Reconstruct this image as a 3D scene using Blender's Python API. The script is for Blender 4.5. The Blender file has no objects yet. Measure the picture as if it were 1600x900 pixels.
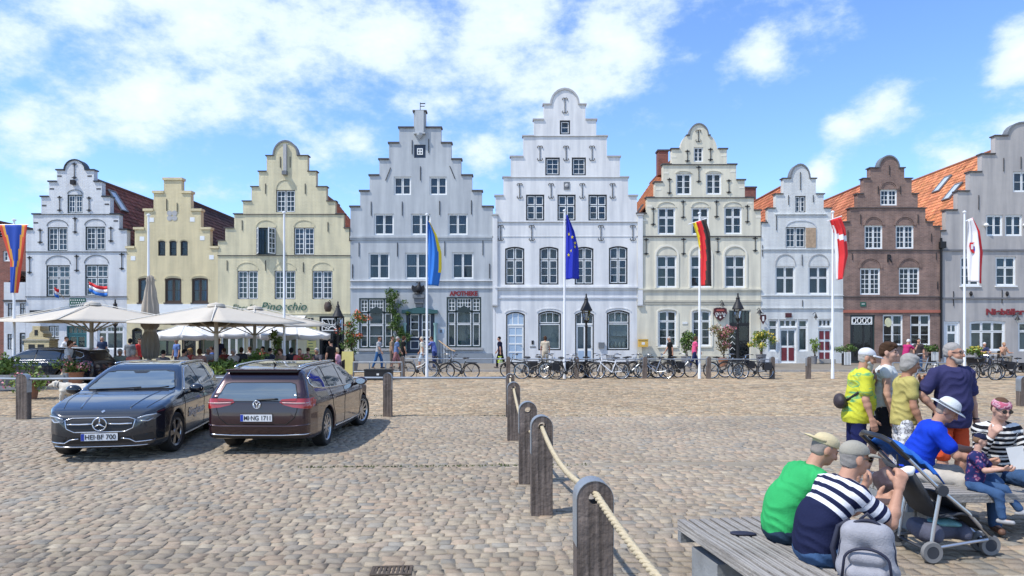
import bpy, bmesh, math, random
import numpy as np
from mathutils import Vector, Matrix, Euler
from mathutils.geometry import delaunay_2d_cdt
R = math.radians
random.seed(7); RNG = np.random.default_rng(11)
SC = bpy.context.scene
COL = SC.collection
# ------------------------------------------------------------------ camera, sky, sun, exposure
F, CX, CY, EYE = 1100.0, 800.0, 521.0, 2.0        # focal length in photo pixels, horizon row, eye height
cam = bpy.data.cameras.new('camera'); camo = bpy.data.objects.new('camera', cam); COL.objects.link(camo)
cam.sensor_width = 36; cam.lens = F / 1600 * 36; cam.shift_y = (CY - 450) / 1600; cam.clip_end = 3000; cam.clip_start = .05
camo.location = (0, 0, EYE); camo.rotation_euler = (R(90), 0, 0); SC.camera = camo
SUN_EL, SUN_FRONT = 56.0, 27.0
sd = Vector((-math.cos(R(SUN_FRONT)) * math.cos(R(SUN_EL)), -math.sin(R(SUN_FRONT)) * math.cos(R(SUN_EL)), math.sin(R(SUN_EL))))
sun = bpy.data.lights.new('sun', 'SUN'); sun.energy = 3.4; sun.angle = R(.55); sun.color = (1, .955, .88)
suno = bpy.data.objects.new('sun', sun); COL.objects.link(suno); suno.location = (-20, -10, 40)
suno.rotation_euler = (-sd).to_track_quat('-Z', 'Y').to_euler()
SC.view_settings.view_transform = 'Standard'; SC.view_settings.look = 'None'
SC.view_settings.exposure = .46; SC.view_settings.gamma = 1
W = bpy.data.worlds.new('World'); SC.world = W; W.use_nodes = True
def build_world():
    nt = W.node_tree; N = nt.nodes; L = nt.links; N.clear()
    out = N.new('ShaderNodeOutputWorld'); bg = N.new('ShaderNodeBackground'); bg.inputs[1].default_value = .15
    L.new(bg.outputs[0], out.inputs[0])
    sky = N.new('ShaderNodeTexSky'); sky.sky_type = 'NISHITA'; sky.sun_disc = False
    sky.sun_elevation = R(SUN_EL); sky.sun_rotation = math.atan2(sd.x, sd.y) % (2 * math.pi)
    sky.air_density = 1.0; sky.dust_density = .0; sky.ozone_density = 4.5; sky.altitude = 300
    tint = N.new('ShaderNodeMix'); tint.data_type = 'RGBA'; tint.blend_type = 'MULTIPLY'; tint.inputs[0].default_value = 1
    L.new(sky.outputs[0], tint.inputs[6]); tint.inputs[7].default_value = (1.0, 1.13, 1.33, 1)
    tc = N.new('ShaderNodeTexCoord')
    mp = N.new('ShaderNodeMapping'); mp.inputs['Scale'].default_value = (1, 1, 1.7); mp.inputs['Location'].default_value = (.35, .1, .2)
    L.new(tc.outputs['Generated'], mp.inputs[0])
    nz = N.new('ShaderNodeTexNoise'); nz.inputs['Scale'].default_value = 8.5; nz.inputs['Detail'].default_value = 8
    nz.inputs['Roughness'].default_value = .62; nz.inputs['Distortion'].default_value = 0
    L.new(mp.outputs[0], nz.inputs['Vector'])
    acc = None
    def math_(op, a, b, clamp=False):
        m = N.new('ShaderNodeMath'); m.operation = op; m.use_clamp = clamp
        for i, q in enumerate((a, b)):
            if isinstance(q, (int, float)): m.inputs[i].default_value = q
            else: L.new(q, m.inputs[i])
        return m.outputs[0]
    # cloud banks by the direction they stand in (azimuth/elevation of the real sky), edges from noise
    banks = [(30, 50, 170, .95), (130, 40, 160, .8), (230, 125, 160, 1.05), (110, 110, 120, .9), (40, 195, 110, 1.0), (340, 30, 210, 1.0), (470, 90, 210, .95), (330, 150, 120, .85), (620, 70, 220, .9), (560, 170, 130, .7), (690, 120, 120, .8),
             (800, 40, 210, 1.1), (950, 40, 190, 1.1), (880, 100, 130, .9), (1020, 100, 110, .75), (770, 220, 120, .6), (1190, 85, 66, 1.05), (1135, 128, 54, .75), (1240, -5, 130, .7),
             (1378, 163, 54, 1.1), (1322, 200, 44, .9), (1596, 80, 52, 1.2), (1500, 248, 62, 1.1), (1590, 205, 62, 1.1), (1280, 272, 32, 1.0), (80, 275, 95, .65), (190, 220, 90, .6), (330, 225, 100, .6)]
    for (px, py, r, w) in banks:
        d = Vector(((px - CX) / F, 1, (CY - py) / F)); k = 1 / d.length; d.normalize()
        vd = N.new('ShaderNodeVectorMath'); vd.operation = 'DISTANCE'; L.new(tc.outputs['Generated'], vd.inputs[0]); vd.inputs[1].default_value = d
        q = math_('MULTIPLY', math_('SUBTRACT', r / F * k * 1.35, vd.outputs['Value']), w * .6 / (r / F * k * 1.35))
        acc = q if acc is None else math_('MAXIMUM', acc, q)
    acc = math_('MAXIMUM', acc, 0.0)
    # elsewhere in the dome: the same broken cloud from a broad noise
    nb = N.new('ShaderNodeTexNoise'); nb.inputs['Scale'].default_value = 2.1; nb.inputs['Detail'].default_value = 1; L.new(mp.outputs[0], nb.inputs['Vector'])
    sep = N.new('ShaderNodeSeparateXYZ'); L.new(tc.outputs['Generated'], sep.inputs[0])
    away = N.new('ShaderNodeMapRange'); L.new(sep.outputs[1], away.inputs[0]); away.inputs[1].default_value = .72; away.inputs[2].default_value = .45
    away.inputs[3].default_value = 0; away.inputs[4].default_value = .62
    cov = math_('ADD', acc, math_('MULTIPLY', nb.outputs[0], away.outputs[0]))
    fld = math_('ADD', cov, math_('MULTIPLY', math_('SUBTRACT', nz.outputs[0], .5), 1.75))
    ms = N.new('ShaderNodeMapRange'); ms.interpolation_type = 'SMOOTHSTEP'; L.new(fld, ms.inputs[0])
    ms.inputs[1].default_value = .14; ms.inputs[2].default_value = .60; ms.inputs[3].default_value = 0; ms.inputs[4].default_value = .88
    cl = N.new('ShaderNodeValToRGB'); L.new(fld, cl.inputs[0])
    cl.color_ramp.elements[0].color = (3.6, 4.5, 5.9, 1); cl.color_ramp.elements[1].color = (5.5, 5.9, 6.3, 1)
    cl.color_ramp.elements[0].position = .25; cl.color_ramp.elements[1].position = .9
    mx = N.new('ShaderNodeMix'); mx.data_type = 'RGBA'; L.new(ms.outputs[0], mx.inputs[0]); L.new(tint.outputs[2], mx.inputs[6]); L.new(cl.outputs[0], mx.inputs[7])
    L.new(mx.outputs[2], bg.inputs[0])
build_world()
W.cycles.sampling_method = 'MANUAL'; W.cycles.sample_map_resolution = 256
SC.cycles.max_bounces = 5; SC.cycles.diffuse_bounces = 2; SC.cycles.glossy_bounces = 2; SC.cycles.transparent_max_bounces = 10; SC.cycles.transmission_bounces = 3
SC.cycles.caustics_reflective = False; SC.cycles.caustics_refractive = False
try: SC.cycles.use_denoising = True
except Exception: pass
# ------------------------------------------------------------------ helpers
def G(px, py, z=0.0):
    """point at height z whose image is photo pixel (px, py)"""
    s = (py - CY) / (EYE - z); return Vector(((px - CX) / s, F / s, z))
def GD(px, d, z=0.0): return Vector(((px - CX) * d / F, d, z))
def tag(o, label=None, cat=None, group=None, kind=None):
    if label: o['label'] = label
    if cat: o['category'] = cat
    if group: o['group'] = group
    if kind: o['kind'] = kind
    return o
def thing(name, label, cat, loc=(0, 0, 0), rz=0, group=None):
    o = bpy.data.objects.new(name, None); COL.objects.link(o); o.empty_display_size = .2
    o.location = loc; o.rotation_euler = (0, 0, rz); return tag(o, label, cat, group)
def dup(root, loc=None, rz=None, parent=None, color=None):
    c = root.copy(); COL.objects.link(c); c.parent = parent
    if loc is not None: c.location = loc
    if rz is not None: c.rotation_euler = (0, 0, rz)
    for ch in root.children: dup(ch, parent=c)
    return c
class MB:
    def __init__(s): s.v = []; s.f = []; s.m = []
    def add(s, vs, fs, mi=0):
        n = len(s.v); s.v.extend([tuple(p) for p in vs])
        for f in fs: s.f.append(tuple(i + n for i in f)); s.m.append(mi)
        return s
    def box(s, x0, x1, y0, y1, z0, z1, mi=0):
        return s.add([(x0,y0,z0),(x1,y0,z0),(x1,y1,z0),(x0,y1,z0),(x0,y0,z1),(x1,y0,z1),(x1,y1,z1),(x0,y1,z1)],
              [(3,2,1,0),(4,5,6,7),(0,1,5,4),(1,2,6,5),(2,3,7,6),(3,0,4,7)], mi)
    def obox(s, M, sx, sy, sz, mi=0):
        b = MB().box(-sx/2, sx/2, -sy/2, sy/2, -sz/2, sz/2); return s.add([M @ Vector(p) for p in b.v], b.f, mi)
    def tube(s, pts, r, n=8, mi=0, closed=False, caps=True):
        pts = [Vector(p) for p in pts]; k = len(pts); rs = r if hasattr(r, '__len__') else [r] * k
        base = len(s.v); ref = None
        for i, p in enumerate(pts):
            a = pts[(i - 1) % k] if (closed or i > 0) else p; b = pts[(i + 1) % k] if (closed or i < k - 1) else p
            t = (b - a); t = t.normalized() if t.length > 1e-9 else Vector((0, 0, 1))
            if ref is None: ref = Vector((0, 0, 1)) if abs(t.z) < .9 else Vector((1, 0, 0))
            u = t.cross(ref)
            if u.length < 1e-4: u = t.cross(Vector((1, .3, .2)))
            u.normalize(); w = u.cross(t).normalized(); ref = w
            for j in range(n):
                c = 2 * math.pi * j / n; s.v.append(tuple(p + (u * math.cos(c) + w * math.sin(c)) * rs[i]))
        for i in range(k if closed else k - 1):
            for j in range(n):
                a = base + i * n + j; b = base + i * n + (j + 1) % n; i2 = (i + 1) % k
                s.f.append((a, b, base + i2 * n + (j + 1) % n, base + i2 * n + j)); s.m.append(mi)
        if caps and not closed:
            s.f.append(tuple(base + j for j in reversed(range(n)))); s.m.append(mi)
            s.f.append(tuple(base + (k - 1) * n + j for j in range(n))); s.m.append(mi)
        return s
    def lathe(s, prof, n=16, M=None, mi=0, caps=True):
        base = len(s.v); M = M or Matrix()
        for (r, z) in prof:
            for j in range(n):
                c = 2 * math.pi * j / n; s.v.append(tuple(M @ Vector((r * math.cos(c), r * math.sin(c), z))))
        for i in range(len(prof) - 1):
            for j in range(n):
                s.f.append((base+i*n+j, base+i*n+(j+1) % n, base+(i+1)*n+(j+1) % n, base+(i+1)*n+j)); s.m.append(mi)
        for i, rev in (((0, True), (len(prof) - 1, False)) if caps else ()):
            if prof[i][0] > 1e-4:
                q = [base + i * n + j for j in range(n)]; s.f.append(tuple(reversed(q)) if rev else tuple(q)); s.m.append(mi)
        return s
    def prism(s, poly, y0, y1, mi=0, M=None):
        """poly of (x, z) extruded along y"""
        n = len(poly); vs = [(x, y0, z) for x, z in poly] + [(x, y1, z) for x, z in poly]
        if M: vs = [M @ Vector(p) for p in vs]
        fs = [tuple(range(n)), tuple(reversed(range(n, 2 * n)))] + [(i, i + n, (i + 1) % n + n, (i + 1) % n) for i in range(n)]
        return s.add(vs, fs, mi)
    def ring(s, outer, inner, y0, y1, mi=0):
        """closed frame between two (x,z) loops of equal length"""
        n = len(outer); vs = [(x, y0, z) for x, z in outer] + [(x, y0, z) for x, z in inner] + [(x, y1, z) for x, z in outer] + [(x, y1, z) for x, z in inner]
        fs = []
        for i in range(n):
            j = (i + 1) % n
            fs += [(i, j, n + j, n + i), (2*n+i, 3*n+i, 3*n+j, 2*n+j), (i, 2*n+i, 2*n+j, j), (n+i, n+j, 3*n+j, 3*n+i)]
        return s.add(vs, fs, mi)
    def mesh(s, name, mats, smooth=False):
        me = bpy.data.meshes.new(name); me.from_pydata(s.v, [], s.f)
        mats = mats if isinstance(mats, (list, tuple)) else [mats]
        for m in mats: me.materials.append(MAT(m))
        if len(mats) > 1: me.polygons.foreach_set('material_index', s.m)
        bm = bmesh.new(); bm.from_mesh(me); bmesh.ops.recalc_face_normals(bm, faces=bm.faces); bm.to_mesh(me); bm.free()
        if smooth: me.shade_smooth() if smooth is True else me.shade_smooth()
        if smooth and smooth is not True:
            me.set_sharp_from_angle(angle=R(smooth))
        me.update(); return me
    def build(s, name, mats, parent=None, smooth=False, off=None, loc=None):
        if off is not None:
            ox, oy, oz = off; s.v = [(x - ox, y - oy, z - oz) for x, y, z in s.v]
        o = bpy.data.objects.new(name, s.mesh(name, mats, smooth)); COL.objects.link(o)
        if parent: o.parent = parent
        if loc is not None: o.location = loc
        return o
def npmesh(name, V, Fq, mats, parent=None, smooth=True):
    me = bpy.data.meshes.new(name); V = np.asarray(V, dtype=np.float32); Fq = np.asarray(Fq, dtype=np.int32)
    n, k = Fq.shape
    me.vertices.add(len(V)); me.vertices.foreach_set('co', V.ravel())
    me.loops.add(n * k); me.loops.foreach_set('vertex_index', Fq.ravel())
    me.polygons.add(n); me.polygons.foreach_set('loop_start', np.arange(0, n * k, k, dtype=np.int32))
    me.update(calc_edges=True); me.validate()
    for m in (mats if isinstance(mats, (list, tuple)) else [mats]): me.materials.append(MAT(m))
    if smooth: me.shade_smooth()
    return me
def mobj(name, me, parent=None):
    o = bpy.data.objects.new(name, me); COL.objects.link(o)
    if parent: o.parent = parent
    return o
# ---- materials
MATS = {}
def MAT(m): return MATS[m] if isinstance(m, str) else m
def material(name, col, rough=.6, metal=0, var=.12, vs=3.0, bump=0, bs=30, spec=.5, src=None, coat=0, alpha=None, streak=0, brick=None, dirt=None, trans=0):
    m = bpy.data.materials.new(name); m.use_nodes = True; MATS[name] = m
    nt = m.node_tree; N = nt.nodes; L = nt.links; b = N['Principled BSDF']
    b.inputs['Roughness'].default_value = rough; b.inputs['Metallic'].default_value = metal
    b.inputs['Specular IOR Level'].default_value = spec; b.inputs['Coat Weight'].default_value = coat; b.inputs['Coat Roughness'].default_value = .03
    tc = N.new('ShaderNodeTexCoord'); cur = None
    if src == 'object': q = N.new('ShaderNodeObjectInfo'); cur = q.outputs['Color']
    elif src: q = N.new('ShaderNodeAttribute'); q.attribute_name = src; cur = q.outputs['Color']
    else: q = N.new('ShaderNodeRGB'); q.outputs[0].default_value = (*col, 1); cur = q.outputs[0]
    def mixc(kind, fac, a, bb):
        x = N.new('ShaderNodeMix'); x.data_type = 'RGBA'; x.blend_type = kind
        for i, qq in ((0, fac), (6, a), (7, bb)):
            if isinstance(qq, (int, float)): x.inputs[i].default_value = qq
            elif isinstance(qq, tuple): x.inputs[i].default_value = (*qq, 1)
            else: L.new(qq, x.inputs[i])
        return x.outputs[2]
    def noise(scale, detail=4, vec=None, scl=None, rough_=.55):
        nz = N.new('ShaderNodeTexNoise'); nz.inputs['Scale'].default_value = scale; nz.inputs['Detail'].default_value = detail; nz.inputs['Roughness'].default_value = rough_
        if scl:
            mp = N.new('ShaderNodeMapping'); mp.inputs['Scale'].default_value = scl; L.new(tc.outputs['Object'], mp.inputs[0]); L.new(mp.outputs[0], nz.inputs['Vector'])
        else: L.new(tc.outputs['Object'], nz.inputs['Vector'])
        return nz.outputs[0]
    def ramp(x, p0, p1, c0, c1):
        r = N.new('ShaderNodeValToRGB'); L.new(x, r.inputs[0]); e = r.color_ramp.elements
        e[0].position = p0; e[1].position = p1; e[0].color = (*c0, 1); e[1].color = (*c1, 1); return r.outputs[0]
    h = None
    if brick:
        bw, bh, mort, c2 = brick
        bt = N.new('ShaderNodeTexBrick'); mp = N.new('ShaderNodeMapping'); mp.inputs['Rotation'].default_value = (R(90), 0, 0); L.new(tc.outputs['Object'], mp.inputs[0])
        L.new(mp.outputs[0], bt.inputs['Vector']); bt.inputs['Scale'].default_value = 1; bt.inputs['Brick Width'].default_value = bw; bt.inputs['Row Height'].default_value = bh
        bt.inputs['Mortar Size'].default_value = .006; bt.inputs['Color1'].default_value = (*col, 1); bt.inputs['Color2'].default_value = (*c2, 1); bt.inputs['Mortar'].default_value = (*mort, 1); bt.inputs['Bias'].default_value = -.1
        cur = bt.outputs[0]; h = bt.outputs['Fac']
    if var: cur = mixc('MULTIPLY', 1.0, cur, ramp(noise(vs, 6), .3, .7, (1 - var,) * 3, (1 + var * .6,) * 3))
    if streak: cur = mixc('MULTIPLY', 1.0, cur, ramp(noise(1.0, 5, scl=(2.2, 2.2, .22)), .34, .62, (1 - streak, 1 - streak * .95, 1 - streak * .85), (1, 1, 1)))
    if dirt:
        dc, dscale, d0, d1 = dirt
        cur = mixc('MIX', ramp(noise(dscale, 7, rough_=.65), d0, d1, (0, 0, 0), (1, 1, 1)), cur, dc)
    L.new(cur, b.inputs['Base Color'])
    if bump:
        bp = N.new('ShaderNodeBump'); bp.inputs['Strength'].default_value = bump; bp.inputs['Distance'].default_value = .02
        L.new(noise(bs, 5), bp.inputs['Height']); nn = bp.outputs[0]
        if h is not None:
            b2 = N.new('ShaderNodeBump'); b2.inputs['Strength'].default_value = .6; b2.inputs['Distance'].default_value = .01; b2.invert = True; L.new(h, b2.inputs['Height']); L.new(nn, b2.inputs['Normal']); nn = b2.outputs[0]
        L.new(nn, b.inputs['Normal'])
    if trans: b.inputs['Transmission Weight'].default_value = trans
    return m
def painted_brick(name, col, streak=.14, bstr=.5, dirtc=None):
    """limewashed brick: paint colour, courses only as relief"""
    m = material(name, col, .82, var=.07, vs=1.2, bump=.35, bs=9, streak=streak, spec=.25, dirt=dirtc)
    nt = m.node_tree; N = nt.nodes; L = nt.links; b = N['Principled BSDF']
    tc = [n for n in N if n.type == 'TEX_COORD'][0]
    bt = N.new('ShaderNodeTexBrick'); mp = N.new('ShaderNodeMapping'); mp.inputs['Rotation'].default_value = (R(90), 0, 0); L.new(tc.outputs['Object'], mp.inputs[0])
    L.new(mp.outputs[0], bt.inputs['Vector']); bt.inputs['Scale'].default_value = 1; bt.inputs['Brick Width'].default_value = .25; bt.inputs['Row Height'].default_value = .085; bt.inputs['Mortar Size'].default_value = .012; bt.inputs['Mortar Smooth'].default_value = .8
    b2 = N.new('ShaderNodeBump'); b2.invert = True; b2.inputs['Strength'].default_value = bstr; b2.inputs['Distance'].default_value = .012; L.new(bt.outputs['Fac'], b2.inputs['Height'])
    old = b.inputs['Normal'].links[0].from_socket; L.new(old, b2.inputs['Normal']); L.new(b2.outputs[0], b.inputs['Normal'])
    return m
def glass(name, refl=.16, tint=(.62, .68, .72), rough=.02, spread=.05):
    m = bpy.data.materials.new(name); m.use_nodes = True; MATS[name] = m; nt = m.node_tree; N = nt.nodes; L = nt.links; N.clear()
    out = N.new('ShaderNodeOutputMaterial'); mix = N.new('ShaderNodeMixShader'); t = N.new('ShaderNodeBsdfTransparent'); g = N.new('ShaderNodeBsdfGlossy')
    t.inputs[0].default_value = (*tint, 1); g.inputs['Roughness'].default_value = rough; g.inputs[0].default_value = (.9, .95, 1, 1)
    lw = N.new('ShaderNodeFresnel'); lw.inputs['IOR'].default_value = 1.45
    mr = N.new('ShaderNodeMath'); mr.operation = 'MULTIPLY'; L.new(lw.outputs[0], mr.inputs[0]); mr.inputs[1].default_value = refl / .034
    tc = N.new('ShaderNodeTexCoord'); nz = N.new('ShaderNodeTexNoise'); nz.inputs['Scale'].default_value = 2.2; nz.inputs['Detail'].default_value = 2; L.new(tc.outputs['Object'], nz.inputs['Vector'])
    bp = N.new('ShaderNodeBump'); bp.inputs['Strength'].default_value = spread; bp.inputs['Distance'].default_value = .05; L.new(nz.outputs[0], bp.inputs['Height']); L.new(bp.outputs[0], g.inputs['Normal'])
    L.new(mr.outputs[0], mix.inputs[0]); mr.use_clamp = True; L.new(t.outputs[0], mix.inputs[1]); L.new(g.outputs[0], mix.inputs[2]); L.new(mix.outputs[0], out.inputs[0]); return m
material('white_paint', (.78, .79, .78), .45, var=.05, vs=4)
material('dark_green_paint', (.02, .035, .035), .4, var=.1); material('black_paint', (.013, .013, .015), .35, var=.1)
material('brown_wood_paint', (.06, .035, .025), .5); material('teal_paint', (.03, .13, .14), .45); material('blue_door_paint', (.015, .03, .06), .4); material('sky_blue_paint', (.34, .45, .58), .45, var=.06)
material('oxblood_paint', (.16, .02, .03), .4); material('iron', (.02, .02, .022), .55, metal=.3, var=.3, vs=9); material('dark_slab', (.075, .07, .07), .8, var=.35, vs=5, bump=.4)
material('pale_slab', (.42, .42, .42), .8, var=.15, vs=5, bump=.3); material('lead_grey', (.16, .17, .18), .6, var=.15)
material('interior', (.009, .009, .011), .9, var=.5, vs=1.3); material('curtain', (.55, .57, .6), .9, var=.12, vs=3); material('lamp_lit', (.7, .68, .6), .4)
material('blind', (.36, .42, .5), .9, var=.1)
glass('window_glass', .03); glass('shop_glass', .022, (.75, .8, .8))
# ------------------------------------------------------------------ ground
material('sand_joint', (.30, .255, .19), .95, var=.3, vs=1.1, bump=.6, bs=60, dirt=((.13, .12, .07), 2.3, .62, .72))
material('far_ground', (.33, .29, .24), .95, var=.2, vs=.5, bump=.5, bs=20)
material('paver', (.36, .31, .25), .9, var=.14, vs=1.5, bump=.3, bs=25, brick=(.21, .105, (.22, .19, .15), (.30, .24, .2)))
material('kerb_stone', (.36, .34, .31), .85, var=.2, vs=3, bump=.4)
def cobble_mat(name, src):
    m = material(name, (.4, .36, .32), .86, src=src, var=.2, vs=11, bump=.6, bs=34, spec=.2, dirt=((.34, .29, .22), 1.1, .52, .78))
    return m
cobble_mat('cobble', 'Col'); cobble_mat('cobble_single', 'object')
KERB_D, STREET_Z = 36.6, .10
def build_ground():
    g = MB()
    S = 400; nx = 2
    g.add([(-S, -60, -.009), (S, -60, -.009), (S, 800, -.009), (-S, 800, -.009)], [(0, 1, 2, 3)])
    ground = g.build('ground', 'sand_joint'); tag(ground, kind='structure')
    p = MB().box(-70, 70, KERB_D + .14, 62, -.02, STREET_Z)
    tag(p.build('pavement', 'paver'), kind='structure')
    # kerb stones, one by one
    kerb = MB().box(-70, 70, KERB_D + .01, KERB_D + .145, -.03, STREET_Z - .03).build('kerb', 'kerb_stone'); tag(kerb, kind='structure')
    st = MB().box(-.495, .495, -.07, .07, -.1, .055).mesh('kerb_stone', 'kerb_stone')
    for i in range(56):
        o = mobj('kerb_stone', st, kerb); o.location = (-28 + i + .5, KERB_D + .07, STREET_Z - .05 + random.uniform(-.006, .006)); o.rotation_euler = (0, 0, random.uniform(-.006, .006))
    # cobbles: rows with a slow bend, three paving fields as in the square
    pal = np.array([(.43, .37, .325), (.40, .34, .31), (.475, .42, .36), (.34, .325, .325), (.28, .295, .32), (.46, .365, .31), (.375, .33, .30), (.53, .485, .43), (.45, .35, .295), (.32, .30, .285)])
    pw = np.array([.18, .16, .14, .11, .07, .09, .12, .05, .04, .04]); pw /= pw.sum()
    stones = []
    def field(d0, d1, row, wid, slope, bend, light, jit):
        y = d0; k = 0
        while y < d1:
            half = .74 * (y + 1.5) + 1.6; x = -half + random.uniform(0, wid)
            rowh = row * random.uniform(.86, 1.16)
            while x < half:
                w = wid * random.uniform(.7, 1.4)
                xc = x + w / 2; yc = y + rowh / 2 + bend(xc, y) + slope * xc
                if d0 - .3 < yc < d1 + .1: stones.append((xc + random.gauss(0, .006), yc + random.gauss(0, .008), w, rowh, math.atan(slope) + random.gauss(0, jit), light))
                x += w
            y += rowh; k += 1
    field(2.4, 10.6, .132, .140, .0, lambda x, y: .35 * math.sin(x * .33 + .4) * 1.0, 1.0, .05)
    field(10.6, 17.0, .132, .145, .05, lambda x, y: .25 * math.sin(x * .22 + 1), 1.0, .06)
    field(17.0, 24.5, .15, .155, .0, lambda x, y: .12 * math.sin(x * .5 + y), 1.05, .2)
    field(24.5, KERB_D, .24, .25, .0, lambda x, y: .12 * math.sin(x * .5 + y), 1.05, .25)
    A = np.array(stones); n = len(A)
    colr = (pal[RNG.choice(len(pal), n, p=pw)] * .62 + .38 * np.array([[.42, .37, .325]])) * .75 * np.array([[.995, 1.0, .935]]) * np.array([[1.07, 1.0, .90]]) * A[:, 5:6] * RNG.uniform(.88, 1.10, (n, 1)) * (1 + .10 * np.sin(A[:, :1] * .9 + 1.7 * np.sin(A[:, 1:2] * .6)) * np.sin(A[:, 1:2] * .8 + A[:, :1] * .3))
    colr = np.where(A[:, 5:6] > 1.02, colr * RNG.uniform(.72, 1.2, (n, 1)) * np.array([[1.07, 1.0, .88]]), colr)
    a8 = np.arange(8) * math.pi / 4 + math.pi / 8
    # superellipse-like rounded quad in unit box
    base8 = np.stack([np.sign(np.cos(a8)) * np.abs(np.cos(a8)) ** .22, np.sign(np.sin(a8)) * np.abs(np.sin(a8)) ** .22], 1) * .5 / (np.abs(np.cos(a8[0])) ** .22)
    NV = 14; variants = []
    for k in range(NV):
        sk = RNG.normal(0, .045, (8, 2)); q = base8 + sk
        q[:, 0] += q[:, 1] * RNG.normal(0, .10); variants.append(q)
    ca = RNG.normal(0, .008, (n, 2)); lift = RNG.uniform(-.004, .004, n)
    vis = [(A[i, 1], i) for i in range(n) if 1100 * abs(A[i, 0]) / A[i, 1] < 800 and EYE / A[i, 1] * F + CY < 898]
    vis.sort(); single = set(i for _, i in vis[:300])
    var_i = RNG.integers(0, NV, n)
    gap = .009
    # single stones as objects
    vm = []
    for q in variants:
        v = [(x, y, -.05) for x, y in q] + [(x * .99, y * .99, -.006) for x, y in q] + [(x * .93, y * .93, 0) for x, y in q] + [(0, 0, .003)]
        f = []
        for r_ in (0, 8):
            f += [(r_ + i, r_ + (i + 1) % 8, r_ + 8 + (i + 1) % 8, r_ + 8 + i) for i in range(8)]
        f += [(16 + i, 16 + (i + 1) % 8, 24) for i in range(8)]
        mb = MB(); mb.add(v, f); vm.append(mb.mesh('cobblestone', 'cobble_single', smooth=50))
    for i in single:
        o = mobj('cobblestone', vm[var_i[i]], ground); o.location = (A[i, 0], A[i, 1], lift[i]); o.rotation_euler = (ca[i, 0], ca[i, 1], A[i, 4])
        o.scale = (A[i, 2] - gap, A[i, 3] - gap, 1); o.color = (*colr[i], 1)
    near = [i for i in range(n) if i not in single and A[i, 1] < 15]; far = [i for i in range(n) if i not in single and A[i, 1] >= 15]
    Vs = []; Fs = []; Cs = []; off = 0
    def put(idx, rings):
        nonlocal off
        idx = np.array(idx); m = len(idx)
        q = np.array(variants)[var_i[idx]]                      # m,8,2
        if rings == 2: q = q[:, ::2] * 1.0; q = base8[None, ::2] * 1.12 + (q - base8[None, ::2])
        kk = q.shape[1]
        sx = (A[idx, 2] - gap)[:, None]; sy = (A[idx, 3] - gap)[:, None]; c = np.cos(A[idx, 4])[:, None]; s_ = np.sin(A[idx, 4])[:, None]
        levels = [(1.0, -.05), (.99, -.006), (.93, 0)] if rings == 3 else [(1.0, -.014), (.88, 0)]
        allv = []
        for sc, z in levels:
            lx = q[:, :, 0] * sx * sc; ly = q[:, :, 1] * sy * sc
            X = A[idx, 0][:, None] + lx * c - ly * s_; Y = A[idx, 1][:, None] + lx * s_ + ly * c
            Z = z + lift[idx][:, None] + lx * ca[idx, 0][:, None] * 1.5 + ly * ca[idx, 1][:, None] * 1.5
            allv.append(np.stack([X, Y, Z], 2))
        V = np.concatenate(allv, 1); nv = V.shape[1]
        fq = []
        for r_ in range(len(levels) - 1):
            fq += [(r_ * kk + i, r_ * kk + (i + 1) % kk, (r_ + 1) * kk + (i + 1) % kk, (r_ + 1) * kk + i) for i in range(kk)]
        t = (len(levels) - 1) * kk
        if kk == 8: fq += [(t, t + 1, t + 2, t + 3), (t, t + 3, t + 4, t + 7), (t + 4, t + 5, t + 6, t + 7)]
        else: fq += [(t, t + 1, t + 2, t + 3)]
        fq = np.array(fq); Fq = (fq[None] + (np.arange(m) * nv)[:, None, None]).reshape(-1, 4) + off
        Vs.append(V.reshape(-1, 3)); Fs.append(Fq); Cs.append(np.repeat(colr[idx], nv, 0)); off += m * nv
    put(near, 3); put(far, 2)
    me = npmesh('cobbles', np.concatenate(Vs), np.concatenate(Fs), 'cobble', smooth=False)
    ca_ = me.color_attributes.new('Col', 'FLOAT_COLOR', 'POINT'); cc = np.concatenate(Cs); ca_.data.foreach_set('color', np.concatenate([cc, np.ones((len(cc), 1))], 1).astype(np.float32).ravel())
    o = mobj('cobbles', me, ground); o['kind'] = 'stuff'
build_ground()
# small tufts in the two seams of the paving
material('weed', (.10, .12, .04), .8, var=.3)
def seam_weeds():
    mb = MB()
    for i in range(420):
        row = random.choice((10.6, 10.6, 17.0)); x = random.uniform(-3.2, 1.2) if row < 12 else random.uniform(-6, 3)
        p = Vector((x, row + .04 + random.gauss(0, .03) + (.05 * x if row < 12 else .0), 0)); a = random.uniform(0, 6.3); h = random.uniform(.01, .035)
        u = Vector((math.cos(a), math.sin(a), 0)) * random.uniform(.008, .025)
        mb.add([p - u, p + u, p + u * .4 + Vector((0, 0, h))], [(0, 1, 2)])
    o = mb.build('seam_weeds', 'weed'); tag(o, 'tiny green weeds in the paving seams of the square', 'weeds', kind='stuff')
seam_weeds()

def drain():
    material('rust_iron', (.10, .075, .055), .8, metal=.2, var=.4, vs=14, bump=.6, bs=40); p = G(612, 892); r = thing('drain_grate', 'rusty iron drain grate in the cobbles near the bottom edge', 'drain', (p.x, p.y, .004), R(4)); r.scale = (.66, .66, .66)
    MB().ring([(-.26, -.17), (.26, -.17), (.26, .17), (-.26, .17)], [(-.22, -.13), (.22, -.13), (.22, .13), (-.22, .13)], -.01, .008).build('frame', 'rust_iron', r).rotation_euler = (R(90), 0, 0)
    for i in range(8): MB().box(-.215 + i * .0555, -.185 + i * .0555, -.129, .129, -.01, .006).build('bar', 'rust_iron', r)
    MB().box(-.219, .219, -.1295, .1295, -.02, -.0105).build('pit', 'interior', r)
drain()
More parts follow.
